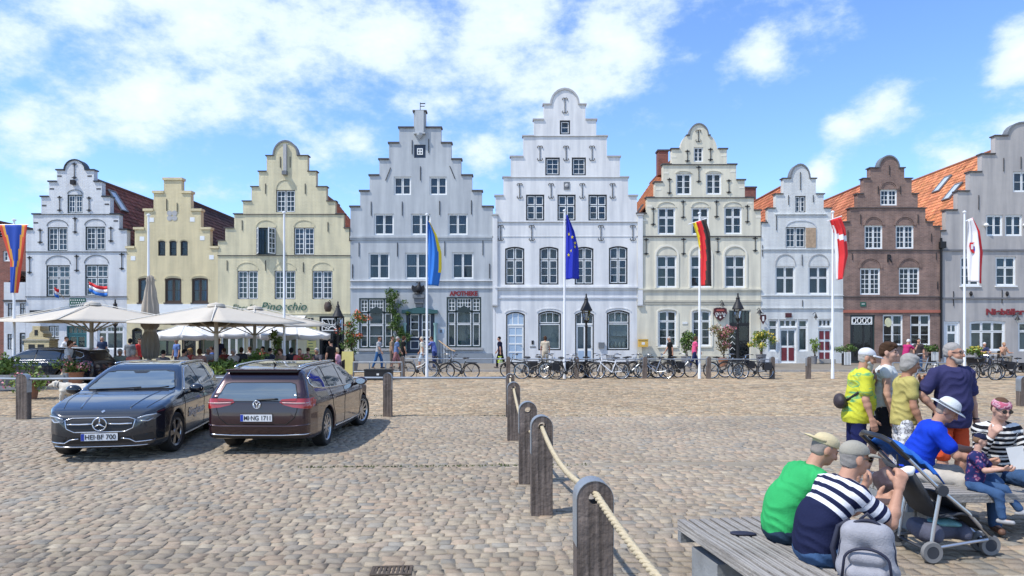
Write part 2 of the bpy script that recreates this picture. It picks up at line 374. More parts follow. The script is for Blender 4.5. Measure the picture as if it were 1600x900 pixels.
# ------------------------------------------------------------------ houses
HD = F / 24.6; PXM = 1 / 24.6        # facade line and metres per photo pixel there
def hx(px): return (px - CX) * PXM
def hz(py): return EYE - (py - CY) * PXM
painted_brick('wall_white', (.70, .715, .73), .2, .8); painted_brick('wall_cream', (.72, .62, .39), .2, .8); painted_brick('wall_yellow', (.73, .66, .45), .24, .9)
material('wall_bluegrey', (.48, .505, .52), .8, var=.05, vs=1.5, bump=.15, bs=14, streak=.24); material('wall_white_smooth', (.76, .755, .745), .8, var=.04, vs=1.5, bump=.12, bs=14, streak=.22)
material('wall_ivory', (.73, .68, .54), .8, var=.05, vs=1.5, bump=.15, bs=14, streak=.24); painted_brick('wall_offwhite', (.72, .73, .71), .2, .9); material('wall_taupe', (.45, .42, .395), .8, var=.06, vs=1.5, bump=.15, bs=14, streak=.24)
material('wall_brick', (.30, .185, .145), .85, var=.3, vs=1.2, bump=.4, bs=12, brick=(.24, .082, (.32, .27, .235), (.22, .135, .11)), streak=.25)
material('wall_redbrick', (.28, .10, .07), .85, var=.2, vs=1.2, bump=.4, bs=12, brick=(.24, .082, (.25, .2, .18), (.2, .07, .05)))
material('band_red', (.38, .13, .09), .8, var=.15); material('plinth_grey', (.25, .28, .31), .85, var=.1, bump=.2)
material('wood_shutter', (.42, .30, .2), .8, var=.25, vs=8)
material('skylight_glass', (.5, .56, .62), .08, var=0, spec=.9)
material('menu_yellow', (.62, .55, .2), .7, var=.1); material('canvas_white', (.72, .70, .66), .85, var=.05, vs=1); material('canvas_beige', (.52, .47, .39), .85, var=.05, vs=1.2)
material('display_white', (.6, .6, .58), .6); material('display_red', (.4, .08, .06), .5); material('display_teal', (.06, .2, .2), .5)
material('teal_pale', (.28, .45, .43), .5); material('teal_dark', (.03, .10, .10), .45); material('wood_rail', (.45, .30, .17), .5, var=.2)
material('lead_pale', (.55, .58, .63), .8)
material('blind_pane', (.36, .48, .62), .15, var=.05, spec=.8)
material('ivory_trim', (.75, .71, .6), .8, var=.04)
material('stone_band', (.52, .48, .38), .8)
material('sign_dark_red', (.07, .012, .016), .5)
material('taupe_dark', (.17, .17, .18), .8)
def tile_mat(name, c):
    m = material(name, c, .7, src='Col', var=.26, vs=.9, bump=.3, bs=20, spec=.2, dirt=((.14, .09, .06), 1.3, .64, .80), streak=.12)
for nm in ('tile',): tile_mat('tile_roof', (.5, .2, .1))
def in_poly(poly, x, z):
    c = False; n = len(poly)
    for i in range(n):
        x0, z0 = poly[i]; x1, z1 = poly[i - 1]
        if (z0 > z) != (z1 > z) and x < (x1 - x0) * (z - z0) / (z1 - z0) + x0: c = not c
    return c
def wall_with_holes(mb, poly, holes, th, rec=.16, mi=0):
    pts = []; edges = []
    for lp in [poly] + holes:
        n0 = len(pts); pts += [Vector(p) for p in lp]; k = len(lp); edges += [(n0 + i, n0 + (i + 1) % k) for i in range(k)]
    vs, es, fs, *_ = delaunay_2d_cdt(pts, edges, [], 0, 1e-5)
    keep = []
    for f in fs:
        cx = sum(vs[i].x for i in f) / len(f); cz = sum(vs[i].y for i in f) / len(f)
        if in_poly(poly, cx, cz) and not any(in_poly(h, cx, cz) for h in holes): keep.append(f)
    mb.add([(v.x, 0, v.y) for v in vs], keep, mi)
    n = len(poly)
    mb.add([(x, 0, z) for x, z in poly] + [(x, th, z) for x, z in poly], [(i, (i + 1) % n, (i + 1) % n + n, i + n) for i in range(n)], mi)
    vs, es, fs, *_ = delaunay_2d_cdt([Vector(p) for p in poly], [(i, (i + 1) % n) for i in range(n)], [], 0, 1e-5)
    mb.add([(v.x, th, v.y) for v in vs], [f for f in fs if in_poly(poly, sum(vs[i].x for i in f) / 3, sum(vs[i].y for i in f) / 3)], mi)
    for h in holes:
        k = len(h); mb.add([(x, 0, z) for x, z in h] + [(x, rec, z) for x, z in h], [(i, i + k, (i + 1) % k + k, (i + 1) % k) for i in range(k)], mi)
def arch_top(x0, x1, zt, rise, n=8):
    """points along the top from right to left; rise = drop at the corners"""
    if rise <= 0: return [(x1, zt), (x0, zt)]
    c = (x0 + x1) / 2; w = (x1 - x0) / 2
    return [(c + w * t, zt - rise * t * t if rise < w * .75 else zt - rise * (1 - math.sqrt(max(0, 1 - t * t)))) for t in [1 - 2 * i / n for i in range(n + 1)]]
def opening(x0, y0, x1, y1, arch=0):
    X0, X1, Z0, Z1 = x0, x1, y1, y0
    return [(X0, Z0), (X1, Z0)] + arch_top(X0, X1, Z1, arch)
def scale_loop(lp, t):
    xs = [p[0] for p in lp]; zs = [p[1] for p in lp]; cx = (min(xs) + max(xs)) / 2; cz = (min(zs) + max(zs)) / 2
    w = (max(xs) - min(xs)) / 2; h = (max(zs) - min(zs)) / 2
    return [(cx + (x - cx) * (w - t) / w, cz + (z - cz) * (h - t) / h) for x, z in lp]
class House:
    def __init__(s, name, label, steps, wall, arch=None, curve=None, base=560, cap='dark_slab', capt=.10, ridge=None, eave=None, depth=14, tile=(.42, .17, .09), th=.42, extra=None, d=HD):
        s.xm = (steps[-1][0] + steps[-1][1]) / 2; s.ox = hx(s.xm); s.wall = wall; s.holes = []; s.steps = steps; s.th = th; s.jobs = []
        s.root = thing(name, label, 'house', (s.ox, d, 0)); s.tile = tile; s.cap = cap
        P = lambda x, y: (hx(x) - s.ox, hz(y)); s.P = P
        left = []; right = []; st = steps
        zb = 0.0
        for i in range(len(st) - 1, -1, -1):
            xl, xr, y = st[i][:3]; yr = st[i][3] if len(st[i]) > 3 else y
            if i == len(st) - 1: left.append((P(xl, 0)[0], zb)); right.append((P(xr, 0)[0], zb))
            left.append(P(xl, y)); right.append(P(xr, yr))
            if i > 0:
                if curve == i:
                    a, b = st[i - 1][0], st[i - 1][1]; yt = st[i - 1][2]; w = (a - xl) * .45
                    for t in range(7):
                        q = t / 6; e = math.sin(q * math.pi / 2)
                        left.append(P(xl + (a - xl) * .55 + w * (1 - math.cos(q * math.pi / 2)) ** .8, y + (yt - y) * e)); right.append(P(xr + (b - xr) * .55 - (b - xr) * -.45 * (1 - math.cos(q * math.pi / 2)) ** .8, y + (yt - y) * e))
                else:
                    left.append((P(st[i - 1][0], 0)[0], hz(y))); right.append((P(st[i - 1][1], 0)[0], hz(yr)))
        top = []
        if arch:
            cx, rx, yt = arch; yb = st[0][2]
            top = [P(cx - rx * math.cos(t * math.pi / 12), yb + (yt - yb) * math.sin(t * math.pi / 12)) for t in range(13)]
        s.archpts = top; raw = left + top + right[::-1]; s.poly = [raw[0]]
        for p in raw[1:]:
            if (Vector(p) - Vector(s.poly[-1])).length > 1e-3: s.poly.append(p)
        s.capt = capt; s.curve = curve
        s.ridge = hz(ridge if ridge else st[0][2] + 3); s.eave = hz(eave if eave else st[-1][2] + 2); s.depth = depth
        s.xl, s.xr = P(st[-1][0], 0)[0], P(st[-1][1], 0)[0]
    def part(s, name, mb, mats, smooth=False, parent=None): return mb.build(name, mats, parent or s.root, smooth)
    def lx(s, px): return hx(px) - s.ox
    # ---- finish: wall, copings, roof
    def finish(s, copings=True):
        mb = MB(); wall_with_holes(mb, s.poly, s.holes, s.th)
        e = s.eave; x0, x1, d = s.xl + .02, s.xr - .02, s.depth; xm = (x0 + x1) / 2
        t = s.th - .02
        mb.add([(x0, t, 0), (x0, d, 0), (x0, d, e), (x0, t, e)], [(0, 1, 2, 3)]); mb.add([(x1, t, 0), (x1, d, 0), (x1, d, e), (x1, t, e)], [(3, 2, 1, 0)])
        mb.add([(x0, d, 0), (x1, d, 0), (x1, d, e), (xm, d, s.ridge - .05), (x0, d, e)], [(0, 1, 2, 3, 4)])
        s.part('wall', mb, s.wall)
        if copings:
            st = s.steps
            for i, q in enumerate(st):
                xl, xr, y = q[:3]; yr = q[3] if len(q) > 3 else y
                segs = []
                if i == 0: segs = [(xl, xr, y)] if not s.archpts else [(xl, s_x, y) for s_x in [None]]
                if i == 0 and s.archpts:
                    a0 = s.archpts[0][0]; a1 = s.archpts[-1][0]
                    segm = [(s.lx(xl), a0, hz(y)), (a1, s.lx(xr), hz(y))]
                elif i == 0: segm = [(s.lx(xl), s.lx(xr), hz(y))]
                else:
                    il, ir = st[i - 1][0], st[i - 1][1]
                    if s.curve == i: il = xl + (il - xl) * .5; ir = xr + (ir - xr) * .5
                    segm = [(s.lx(xl), s.lx(il), hz(y)), (s.lx(ir), s.lx(xr), hz(yr))]
                for a, b, z in segm:
                    if b - a < .05: continue
                    o = .07
                    lo = a - (o if a <= s.lx(xl) + .01 else -.0); hi = b + (o if b >= s.lx(xr) - .01 else 0)
                    s.part('coping', MB().box(lo, hi, -.075, s.th + .05, z - .012, z + s.capt), s.cap)
            if s.archpts:
                pts = s.archpts; c = ((pts[0][0] + pts[-1][0]) / 2, pts[0][1])
                outer = [(c[0] + (x - c[0]) * 1.09, c[1] + (z - c[1]) * 1.09) for x, z in pts]
                inn = [(c[0] + (x - c[0]) * .965, c[1] + (z - c[1]) * .965) for x, z in pts]
                m = MB(); n = len(pts)
                for i in range(n - 1):
                    a, b, c_, d_ = outer[i], outer[i + 1], inn[i + 1], inn[i]
                    vs = [(p[0], -.06, p[1]) for p in (a, b, c_, d_)] + [(p[0], s.th + .04, p[1]) for p in (a, b, c_, d_)]
                    m.add(vs, [(0, 1, 2, 3), (7, 6, 5, 4), (0, 4, 5, 1), (2, 6, 7, 3)])
                s.part('coping', m, s.cap if s.cap != 'dark_slab' else 'lead_grey')
        s.roof()
    def roof(s):
        t = s.th - .01; d = s.depth + .2; V = []; Fq = []; C = []; off = 0; x0, x1 = s.xl, s.xr; xm = (x0 + x1) / 2
        for sg in (-1, 1):
            xe = x0 if sg < 0 else x1; half = abs(xe - xm); H = s.ridge - s.eave; sl = math.hypot(half, H)
            nr = max(4, int(sl / .33)); nt = int((d - t) / .235); ny = nt * 4 + 1
            yy = np.linspace(t, d, ny); wave = .024 * np.sin(np.arange(ny) * math.pi / 2) + .012 * np.cos(np.arange(ny) * math.pi)
            nrm = np.array([sg * H / sl, half / sl]);
            for r_ in range(nr):
                for e in (0, 1):
                    q = (r_ + e * 1.06) / nr; lift = (.032 if e == 0 else .0)      # course overlaps the one below
                    q = 1 - q if True else q
                    # q: 1 = eave ... 0 = ridge; build from the eave up
                    bx = xm + sg * half * max(q, 0); bz = s.ridge - H * max(q, 0)
                    V.append(np.stack([bx + nrm[0] * (wave + lift), yy, bz + nrm[1] * (wave + lift)], 1))
                tcol = np.array(s.tile)[None] * (1 + RNG.normal(0, .2, (nt + 1, 1))) * np.array([[1, 1, 1]]) * (1 + RNG.normal(0, .04, (nt + 1, 3)))
                cc = tcol[(np.arange(ny) // 4)]; C += [cc, cc]
                i = np.arange(ny - 1); a = off + i; b = off + ny + i
                Fq.append(np.stack([a, a + 1, b + 1, b], 1)); off += 2 * ny
        me = npmesh('roof', np.concatenate(V), np.concatenate(Fq), 'tile_roof', smooth=True)
        ca = me.color_attributes.new('Col', 'FLOAT_COLOR', 'POINT'); c = np.clip(np.concatenate(C), .01, 1); ca.data.foreach_set('color', np.concatenate([c, np.ones((len(c), 1))], 1).astype(np.float32).ravel())
        s.roofo = mobj('roof', me, s.root)
        MATS.setdefault('ridge_' + s.root.name, material('ridge_tile_' + s.root.name, tuple(v * .55 for v in s.tile), .7))
        MB().tube([(xm, t, s.ridge + .02), (xm, d, s.ridge + .02)], .11, 8).build('ridge_tiles', 'ridge_tile_' + s.root.name, s.roofo, smooth=40)
    # ---- openings
    def window(s, x0, y0, x1, y1, cols=2, rows=3, sub=1, transom=0, trows=1, outer='white_paint', sash='white_paint', arch=0, back='interior', ot=.05, st_=.05, bt=.028, sill=None, rec=.13, backs=None, glassm='window_glass', name='window', label=None, mid=.0, tsub=None, cur=0):
        X0, Z1 = s.P(x0, y0); X1, Z0 = s.P(x1, y1); ar = arch * PXM
        lp = [(X0, Z0), (X1, Z0)] + arch_top(X0, X1, Z1, ar); s.holes.append(lp)
        w = MB(); inn = scale_loop(lp, ot); w.ring(lp, inn, rec - .07, rec + .05)
        W = w.build(name, outer, s.root)
        if label: W['label'] = label
        ix0, ix1, iz0, iz1 = X0 + ot, X1 - ot, Z0 + ot, Z1 - ot
        ztop = lambda x: iz1 - (ar * ((x - (X0 + X1) / 2) / ((X1 - X0) / 2)) ** 2 if ar else 0)
        yf = rec - .045
        big = []; sb = MB(); wood = MB(); ot2 = .045
        zt = iz1 - (iz1 - iz0) * transom if transom else iz1
        cells = []
        cw = (ix1 - ix0) / cols
        gapx = .012 if outer == sash else .035
        for c in range(cols):
            a = ix0 + c * cw + (gapx if c else 0); b = ix0 + (c + 1) * cw - (gapx if c < cols - 1 else 0)
            cells.append((a, b, iz0, zt - (gapx if transom else 0), rows, sub, not transom))
            if transom: cells.append((a, b, zt + gapx, iz1, trows, tsub or sub, True))
        panes = []
        for (a, b, z0, z1, r_, sbn, top) in cells:
            zl = min(ztop(a), ztop(b)) if top and ar else z1
            # stiles, rails
            sb.box(a, a + st_, yf, yf + .05, z0, zl if not ar else ztop(a + st_ / 2) if top else zl); sb.box(b - st_, b, yf, yf + .05, z0, zl if not ar else ztop(b - st_ / 2) if top else zl)
            sb.box(a + st_, b - st_, yf + .001, yf + .05, z0, z0 + st_)
            if top and ar:
                n = 6; xs = [a + st_ + (b - a - 2 * st_) * i / n for i in range(n + 1)]
                for i in range(n):
                    p, q = xs[i], xs[i + 1]
                    sb.prism([(p, ztop(p) - st_), (q, ztop(q) - st_), (q, ztop(q)), (p, ztop(p))], yf + .001, yf + .05)
            else: sb.box(a + st_, b - st_, yf + .001, yf + .05, z1 - st_, z1)
            pw = (b - a - 2 * st_) / sbn; ph = (z1 - z0 - 2 * st_) / r_
            for i in range(1, sbn): sb.box(a + st_ + i * pw - bt / 2, a + st_ + i * pw + bt / 2, yf + .008, yf + .04, z0 + st_, (z1 if not (top and ar) else ztop(a + st_ + i * pw)) - st_)
            for j in range(1, r_): sb.box(a + st_, b - st_, yf + .01, yf + .038, z0 + st_ + j * ph - bt / 2, z0 + st_ + j * ph + bt / 2)
            for i in range(sbn):
                for j in range(r_):
                    p, q = a + st_ + i * pw, a + st_ + (i + 1) * pw; u, v = z0 + st_ + j * ph, z0 + st_ + (j + 1) * ph
                    if top and ar and j == r_ - 1: poly = [(p, u), (q, u)] + [(x, ztop(x) - st_) for x in (q, (p + q) / 2, p)]
                    else: poly = [(p, u), (q, u), (q, v), (p, v)]
                    panes.append((poly, min(q - p, v - u)))
        sb.build('sash', sash, W)
        if panes and min(p[1] for p in panes) > 7.5 * PXM:
            for poly, _ in panes:
                cx_ = sum(p[0] for p in poly) / len(poly); cz_ = sum(p[1] for p in poly) / len(poly); po = MB().prism([(p[0] - cx_, p[1] - cz_) for p in poly], -.004, .004).build('pane', glassm, W); po.location = (cx_, yf + .024, cz_); po.rotation_euler = (R(random.gauss(0, 1.0)), 0, R(random.gauss(0, 1.2)))
        else:
            m = MB()
            for poly, _ in panes: m.prism(poly, yf + .02, yf + .028)
            o = m.build('panes', glassm, W); o['kind'] = 'stuff'
        # what is behind: dark room, drawn curtains or blind
        if back == 'interior' and not cur and glassm == 'window_glass': cur = random.choice((0, 0, 0, .14, .2)) 
        MB().box(X0 - .1, X1 + .1, rec + .55, rec + .6, Z0 - .1, Z1 + .05).build('room', 'interior', W)
        if back != 'interior' or cur:
            mats = 'curtain' if back in ('interior', 'curtain') else back
            spans = [(X0 + .03, X1 - .03)] if back != 'interior' else [(X0 + .03, X0 + (X1 - X0) * cur), (X1 - (X1 - X0) * cur, X1 - .03)]
            zc = Z0 if back != 'blind' else Z0 + (Z1 - Z0) * .35
            for a, b in spans:
                m = MB()
                n = max(6, int((b - a) / .05)); xs = [a + (b - a) * i / n for i in range(n + 1)]
                am = .022 if mats == 'curtain' else 0
                vs = [(x, yf + .12 + am * (1 + math.sin(i * 2.1)), zc + .02) for i, x in enumerate(xs)] + [(x, yf + .12 + am * (1 + math.sin(i * 2.1)), Z1 - .02) for i, x in enumerate(xs)]
                m.add(vs, [(i, i + 1, i + n + 2, i + n + 1) for i in range(n)])
                m.build('curtain' if mats == 'curtain' else 'blind', mats, W)
        if sill:
            MB().box(X0 - .06, X1 + .06, -.07, rec - .06, Z0 - .085, Z0 - .003).build('sill', sill, W)
        return W
    def anchor(s, x, y0, y1, kind='lily', ang=0):
        m = MB(); X, Z1 = s.P(x, y0); Z0 = s.P(x, y1)[1]
        if kind == 'bar':
            dx = ang * PXM; m.tube([(X + dx, -.03, Z1), (X - dx, -.03, Z0)], .022, 5)
        else:
            m.tube([(X, -.035, Z1), (X, -.035, Z0)], .022, 5)
            for z, sg in ((Z1 - .1, 1), (Z0 + .1, -1)):
                if kind == 'lily': m.obox(Matrix.Translation((X, -.035, z)) @ Matrix.Rotation(R(45), 4, 'Y'), .13, .04, .13); m.box(X - .15, X + .15, -.05, -.02, z - .025, z + .025)
                else:
                    for e in (-1, 1): m.tube([(X, -.035, z + sg * .06), (X + e * .1, -.035, z + sg * .1), (X + e * .17, -.035, z + sg * .03), (X + e * .14, -.035, z - sg * .05)], .02, 5)
        s.part('wall_anchor', m, 'iron')
    def anchors(s, lst, kind='lily'):
        for q in lst: s.anchor(*q, kind=kind)
    def cornice(s, y, x0=None, x1=None, h=.12, out=.09, mat=None, n=2):
        a = s.lx(x0) if x0 else s.xl; b = s.lx(x1) if x1 else s.xr; z = hz(y); m = MB()
        m.box(a - .02, b + .02, -out, -.003, z - h * .3, z + h * .3)
        if n > 1: m.box(a, b, -out * .55, -.003, z - h, z - h * .3 - .003)
        s.part('cornice', m, mat or s.wall)
    def hood(s, x0, x1, yt, yb, w=.07, out=.035, mat=None, name='window_arch', legs=0):
        """raised arch moulding; yb springing row, yt crown row"""
        a, b = s.lx(x0), s.lx(x1); zt, zb = hz(yt), hz(yb); c = (a + b) / 2; rx = (b - a) / 2; n = 12; m = MB()
        o = [(c - rx * math.cos(math.pi * i / n), zb + (zt - zb) * math.sin(math.pi * i / n)) for i in range(n + 1)]
        q = [(c - (rx - w) * math.cos(math.pi * i / n), zb + (zt - zb - w) * math.sin(math.pi * i / n)) for i in range(n + 1)]
        if legs: z2 = hz(legs); o = [(a, z2)] + o + [(b, z2)]; q = [(a + w, z2)] + q + [(b - w, z2)]
        for i in range(len(o) - 1):
            P4 = (o[i], o[i + 1], q[i + 1], q[i]); vs = [(x, -out, z) for x, z in P4] + [(x, -.002, z) for x, z in P4]
            m.add(vs, [(0, 1, 2, 3), (0, 4, 5, 1), (2, 6, 7, 3), (3, 7, 4, 0), (1, 5, 6, 2)])
        s.part(name, m, mat or s.wall)
    def slab(s, name, x0, y0, x1, y1, ya, yb, mat, parent=None):
        X0, Z1 = s.P(x0, y0); X1, Z0 = s.P(x1, y1); return s.part(name, MB().box(X0, X1, ya, yb, Z0, Z1), mat, parent=parent)
    def door(s, x0, y0, x1, y1, frame, leaf, panes=(), panels=(), arch=0, fan=0, fcols=3, name='door', ot=.07, pmat='window_glass', panmat=None, leaves=1):
        """frame with optional fanlight; panes/panels are (u0,v0,u1,v1) rects in the leaf, v from the bottom"""
        X0, Z1 = s.P(x0, y0); X1, Z0 = s.P(x1, y1); Z0 = STREET_Z + .02 if Z0 < STREET_Z + .15 else Z0; ar = arch * PXM
        lp = [(X0, Z0), (X1, Z0)] + arch_top(X0, X1, Z1, ar); s.holes.append(lp)
        W = MB().ring(lp, scale_loop(lp, ot), .05, .17).build(name, frame, s.root)
        zf = Z1 - ot - (Z1 - Z0) * fan; a, b, z0 = X0 + ot, X1 - ot, Z0 + ot
        lf = MB()
        if fan:
            lf.box(a, b, .06, .15, zf - .05, zf + .03)
            n = fcols; ztop = lambda x: Z1 - ot - (ar * ((x - (X0 + X1) / 2) / ((X1 - X0) / 2)) ** 2 if ar else 0)
            for i in range(n):
                p, q = a + (b - a) * i / n, a + (b - a) * (i + 1) / n
                poly = [(p + .03, zf + .05), (q - .03, zf + .05), (q - .03, ztop(q) - .03), (p + .03, ztop(p) - .03)]
                MB().prism(poly, .10, .108).build('pane', pmat, W)
                lo = [(p, zf + .03), (q, zf + .03), (q, ztop(q)), (p, ztop(p))]; lf.ring(lo, poly, .085, .13)
        zt = zf - .05 if fan else Z1 - ot - ar
        P = [(a + (b - a) * u0, a + (b - a) * u1, z0 + (zt - z0) * v0, z0 + (zt - z0) * v1) for u0, v0, u1, v1 in panes]
        Q = [(a + (b - a) * u0, a + (b - a) * u1, z0 + (zt - z0) * v0, z0 + (zt - z0) * v1) for u0, v0, u1, v1 in panels]
        tmp = MB(); wall_with_holes(tmp, [(a, z0), (b, z0), (b, zt), (a, zt)], [[(p, u), (q, u), (q, v), (p, v)] for p, q, u, v in P], .05, .05)
        lf.add([(x, y + .09, z) for x, y, z in tmp.v], tmp.f); lf.build('door_leaf', leaf, W)
        for p, q, u, v in P: MB().box(p - .005, q + .005, .11, .118, u - .005, v + .005).build('pane', pmat, W)
        for p, q, u, v in Q: MB().box(p, q, .072, .091, u, v).build('door_panel', panmat or leaf, W)
        MB().box(X0 - .1, X1 + .1, .5, .55, Z0, Z1 + .05).build('room', 'interior', W)
        MB().tube([(b - .1, .088, z0 + 1.0), (b - .1, .03, z0 + 1.0), (b - .2, .03, z0 + 1.0)], .014, 5).build('handle', 'iron', W)
        return W
    def text(s, body, px, py, hpx, mat, extr=.02, shear=0, parent=None, width=None, bold=.0, y=-.03, align='LEFT'):
        c = bpy.data.curves.new('t', 'FONT'); c.body = body; c.size = hpx * PXM / .7; c.extrude = extr; c.shear = shear; c.offset = bold or (-.006 if shear else 0); c.align_x = align
        o = bpy.data.objects.new('t', c); COL.objects.link(o); bpy.context.view_layer.update()
        me = bpy.data.meshes.new_from_object(o.evaluated_get(bpy.context.evaluated_depsgraph_get())); bpy.data.objects.remove(o)
        X, Z = s.P(px, py); xs = [v.co.x for v in me.vertices]; k = (width * PXM / (max(xs) - min(xs))) if width else 1
        me.transform(Matrix.Translation((X, y, Z)) @ Matrix.Rotation(R(90), 4, 'X') @ Matrix.Diagonal((k, 1, 1, 1))); me.materials.clear(); me.materials.append(MAT(mat))
        return mobj('lettering', me, parent or s.root)
material('sign_red', (.22, .02, .025), .5); material('sign_green', (.02, .10, .07), .5); material('sign_white', (.75, .75, .72), .5)
WH, DG = 'white_paint', 'dark_green_paint'
def roof_window(h, px, py, side, w=1.0, l=1.4, y=6.0, q=.5):
    """skylight lying on a roof slope"""
    half = (h.xr - h.xl) / 2; H = h.ridge - h.eave; xm = (h.xl + h.xr) / 2; n = Vector((side * H, 0, half)).normalized(); u = Vector((side * half, 0, -H)).normalized()
    p = Vector((xm + side * half * q, y, h.ridge - H * q)) + n * .06
    M = Matrix((( *u, 0), (0, 1, 0, 0), (*n, 0), (0, 0, 0, 1))).transposed(); M.translation = p
    fr = MB()
    for a, b, c, d in ((-l/2, l/2, -w/2, -w/2+.09), (-l/2, l/2, w/2-.09, w/2), (-l/2, -l/2+.09, -w/2+.09, w/2-.09), (l/2-.09, l/2, -w/2+.09, w/2-.09)):
        b_ = MB().box(a, b, c, d, -.02, .08); fr.add([M @ Vector(v) for v in b_.v], b_.f)
    f = fr.build('skylight', 'lead_grey', h.roofo)
    g = MB().box(-l/2+.08, l/2-.08, -w/2+.08, w/2-.08, .02, .04); MB().add([M @ Vector(v) for v in g.v], g.f).build('pane', 'sky_pane', f) if False else h.part('skylight_pane', MB().add([M @ Vector(v) for v in g.v], g.f), 'skylight_glass', parent=h.roofo)
def chimney(h, x, y, z0, z1, w=.7, mat='wall_redbrick'):
    X = h.lx(x); o = MB().box(X - w/2, X + w/2, y, y + w, z0, z1).build('chimney', mat, h.roofo); MB().box(X - w/2 - .06, X + w/2 + .06, y - .06, y + w + .06, z1 + .002, z1 + .12).build('chimney_cap', 'dark_slab', h.roofo)

# house 1: white stepped gable at the left
h = House('gabled_house', 'white stepped-gable house with dark green window frames, leftmost full gable of the row', [(89, 146.5, 266), (76.5, 159, 284), (64.4, 172, 307.5), (51.5, 186.3, 335), (40.5, 198, 359)], 'wall_white', arch=(117, 16, 250), ridge=270, eave=392, tile=(.26, .09, .06), cap='black_paint', capt=.07)
g16 = dict(outer=DG, rows=4, sub=2, ot=.06, st_=.045, bt=.03)
h.window(105.3, 304, 129, 333, **{**g16, 'rows': 3})
for a in ((74.2, 355, 105.5, 392), (133.4, 354, 164.6, 391)): h.window(*a, **g16)
for a in ((72.2, 414.4, 109.3, 463), (132.7, 413.5, 168.9, 462)): h.window(*a, outer=DG, rows=2 + 1, sub=2, transom=.4, trows=2, ot=.06, st_=.045, bt=.03)
for a, b, t, z in ((105.3, 129, 296, 303), (73, 106.5, 343, 353), (132, 165.5, 342, 352), (71, 110.5, 399, 412.5), (131.5, 170, 398, 411.5)): h.hood(a, b, t, z, w=.04, out=.03, mat='lead_grey')
h.anchors([(93.5, 306, 331), (139.5, 307, 331), (63, 357, 381), (117.5, 339, 365), (173.5, 354, 379), (46.5, 400, 428), (120, 398, 425), (190.5, 395, 422)])
h.anchor(116.5, 254, 280, kind='lily')
for y in (335, 393.5, 463.5): h.cornice(y, h=.05, out=.06, mat='black_paint', n=1, x0=51.5 if y < 340 else None, x1=186.3 if y < 340 else None)
for x, y in ((93, 275), (140, 275), (81, 295), (154, 295), (69, 321), (167, 319), (56, 348), (181, 345)): h.slab('quoin', x - 3.4, y - 1, x + 3.4, y + 1.2, -.012, .02, 'dark_slab')
h.slab('lantern', 113, 282, 119, 289, -.25, -.02, 'iron')
h.slab('chequered_panel', 109, 466, 134, 480, -.03, -.002, 'sign_green')
for i in range(7):
    for j in range(3): h.slab('diamond', 110.5 + i * 3.4 + (j % 2) * 1.6, 468 + j * 4, 112 + i * 3.4 + (j % 2) * 1.6, 470 + j * 4, -.04, -.031, 'sign_white')
h.window(75.5, 509, 92, 549, outer=DG, rows=3, sub=2, transom=.45, trows=2, st_=.04, bt=.03)
h.door(104, 509, 135.5, 562, 'teal_paint', 'teal_paint', panes=((.1, .4, .45, .9), (.55, .4, .9, .9)), fan=.2, fcols=4)
h.window(152, 509, 193, 546, cols=3, rows=1, sub=1, transom=.25, trows=1, tsub=2, outer=WH, glassm='shop_glass')
h.slab('awning_box', 52, 485, 92, 489, -.35, -.003, 'black_paint')
h.finish(); roof_window(h, 0, 0, 1, w=.9, l=1.7, y=3.2, q=.25)
# far-left neighbours
h = House('brick_house', 'red brick house with dark roof cut by the left edge, behind the blue flag', [(-150, 20, 362, 362), (-160, 42, 366, 378)], 'wall_redbrick', ridge=335, eave=372, tile=(.2, .085, .065), d=HD + 2.5)
h.window(8, 385, 18, 402, rows=2, sub=1)
h.window(-40, 385, -25, 402, rows=2, sub=1)
h.finish(copings=False)
h = House('annex_house', 'low white lean-to house with dark beam between brick house and white gable', [(6, 40, 441)], 'wall_white', ridge=425, eave=441, tile=(.10, .07, .06), cap='dark_slab', depth=2.2)
for a in ((12, 474, 20, 501), (31, 474, 39.5, 501), (11.5, 522, 19, 546)): h.window(*a, rows=2, sub=1, transom=.3, outer='black_paint', ot=.035, st_=.035)
h.door(30.5, 520, 39.5, 562, 'black_paint', WH, panes=((.15, .55, .85, .93),))
h.cornice(470, h=.2, out=.08, mat='dark_slab', n=1); h.finish(copings=False)
# house 2: cream, narrow stepped gable
h = House('gabled_house', 'narrow cream house with stepped gable, quatrefoil ornament and brown windows', [(256, 283.4, 281), (240, 298, 301.5), (225.5, 313.7, 329.5), (210.5, 328.2, 358.5), (198, 340.4, 388)], 'wall_cream', ridge=303, eave=395, tile=(.085, .055, .05), cap='wall_cream', capt=.14)
for a in ((247, 376, 258.3, 399.6), (264.7, 376, 276, 399.6), (282, 376, 293.3, 399.6)): h.window(*a, cols=1, rows=2, outer='black_paint', sash='black_paint', arch=1.6, ot=.04, st_=.04); h.hood(a[0] - 1.5, a[2] + 1.5, 373, 378, w=.05, out=.02)
for a in ((216, 434, 241.5, 472.7), (257.7, 434, 283.4, 472.7), (299.7, 434, 325, 472.7)): h.window(*a, cols=2, rows=2, outer='brown_wood_paint', sash='brown_wood_paint', arch=2, ot=.07, st_=.06, sill='brown_wood_paint', cur=.3); h.hood(a[0] - 2, a[2] + 2, 429.5, 437, w=.07, out=.03)
def ornament(h):
    X, Z = h.P(269, 337); m = MB()
    for a, b in ((0, 1), (1, 0), (0, -1), (-1, 0)):
        u, v = (a + b) * .16, (a - b) * .16
        m.prism([(X + u + .17 * math.cos(t * math.pi / 6), Z + v + .17 * math.sin(t * math.pi / 6)) for t in range(12)], -.02 - .003 * a, -.002)
    h.part('quatrefoil', m, 'pale_slab')
ornament(h)
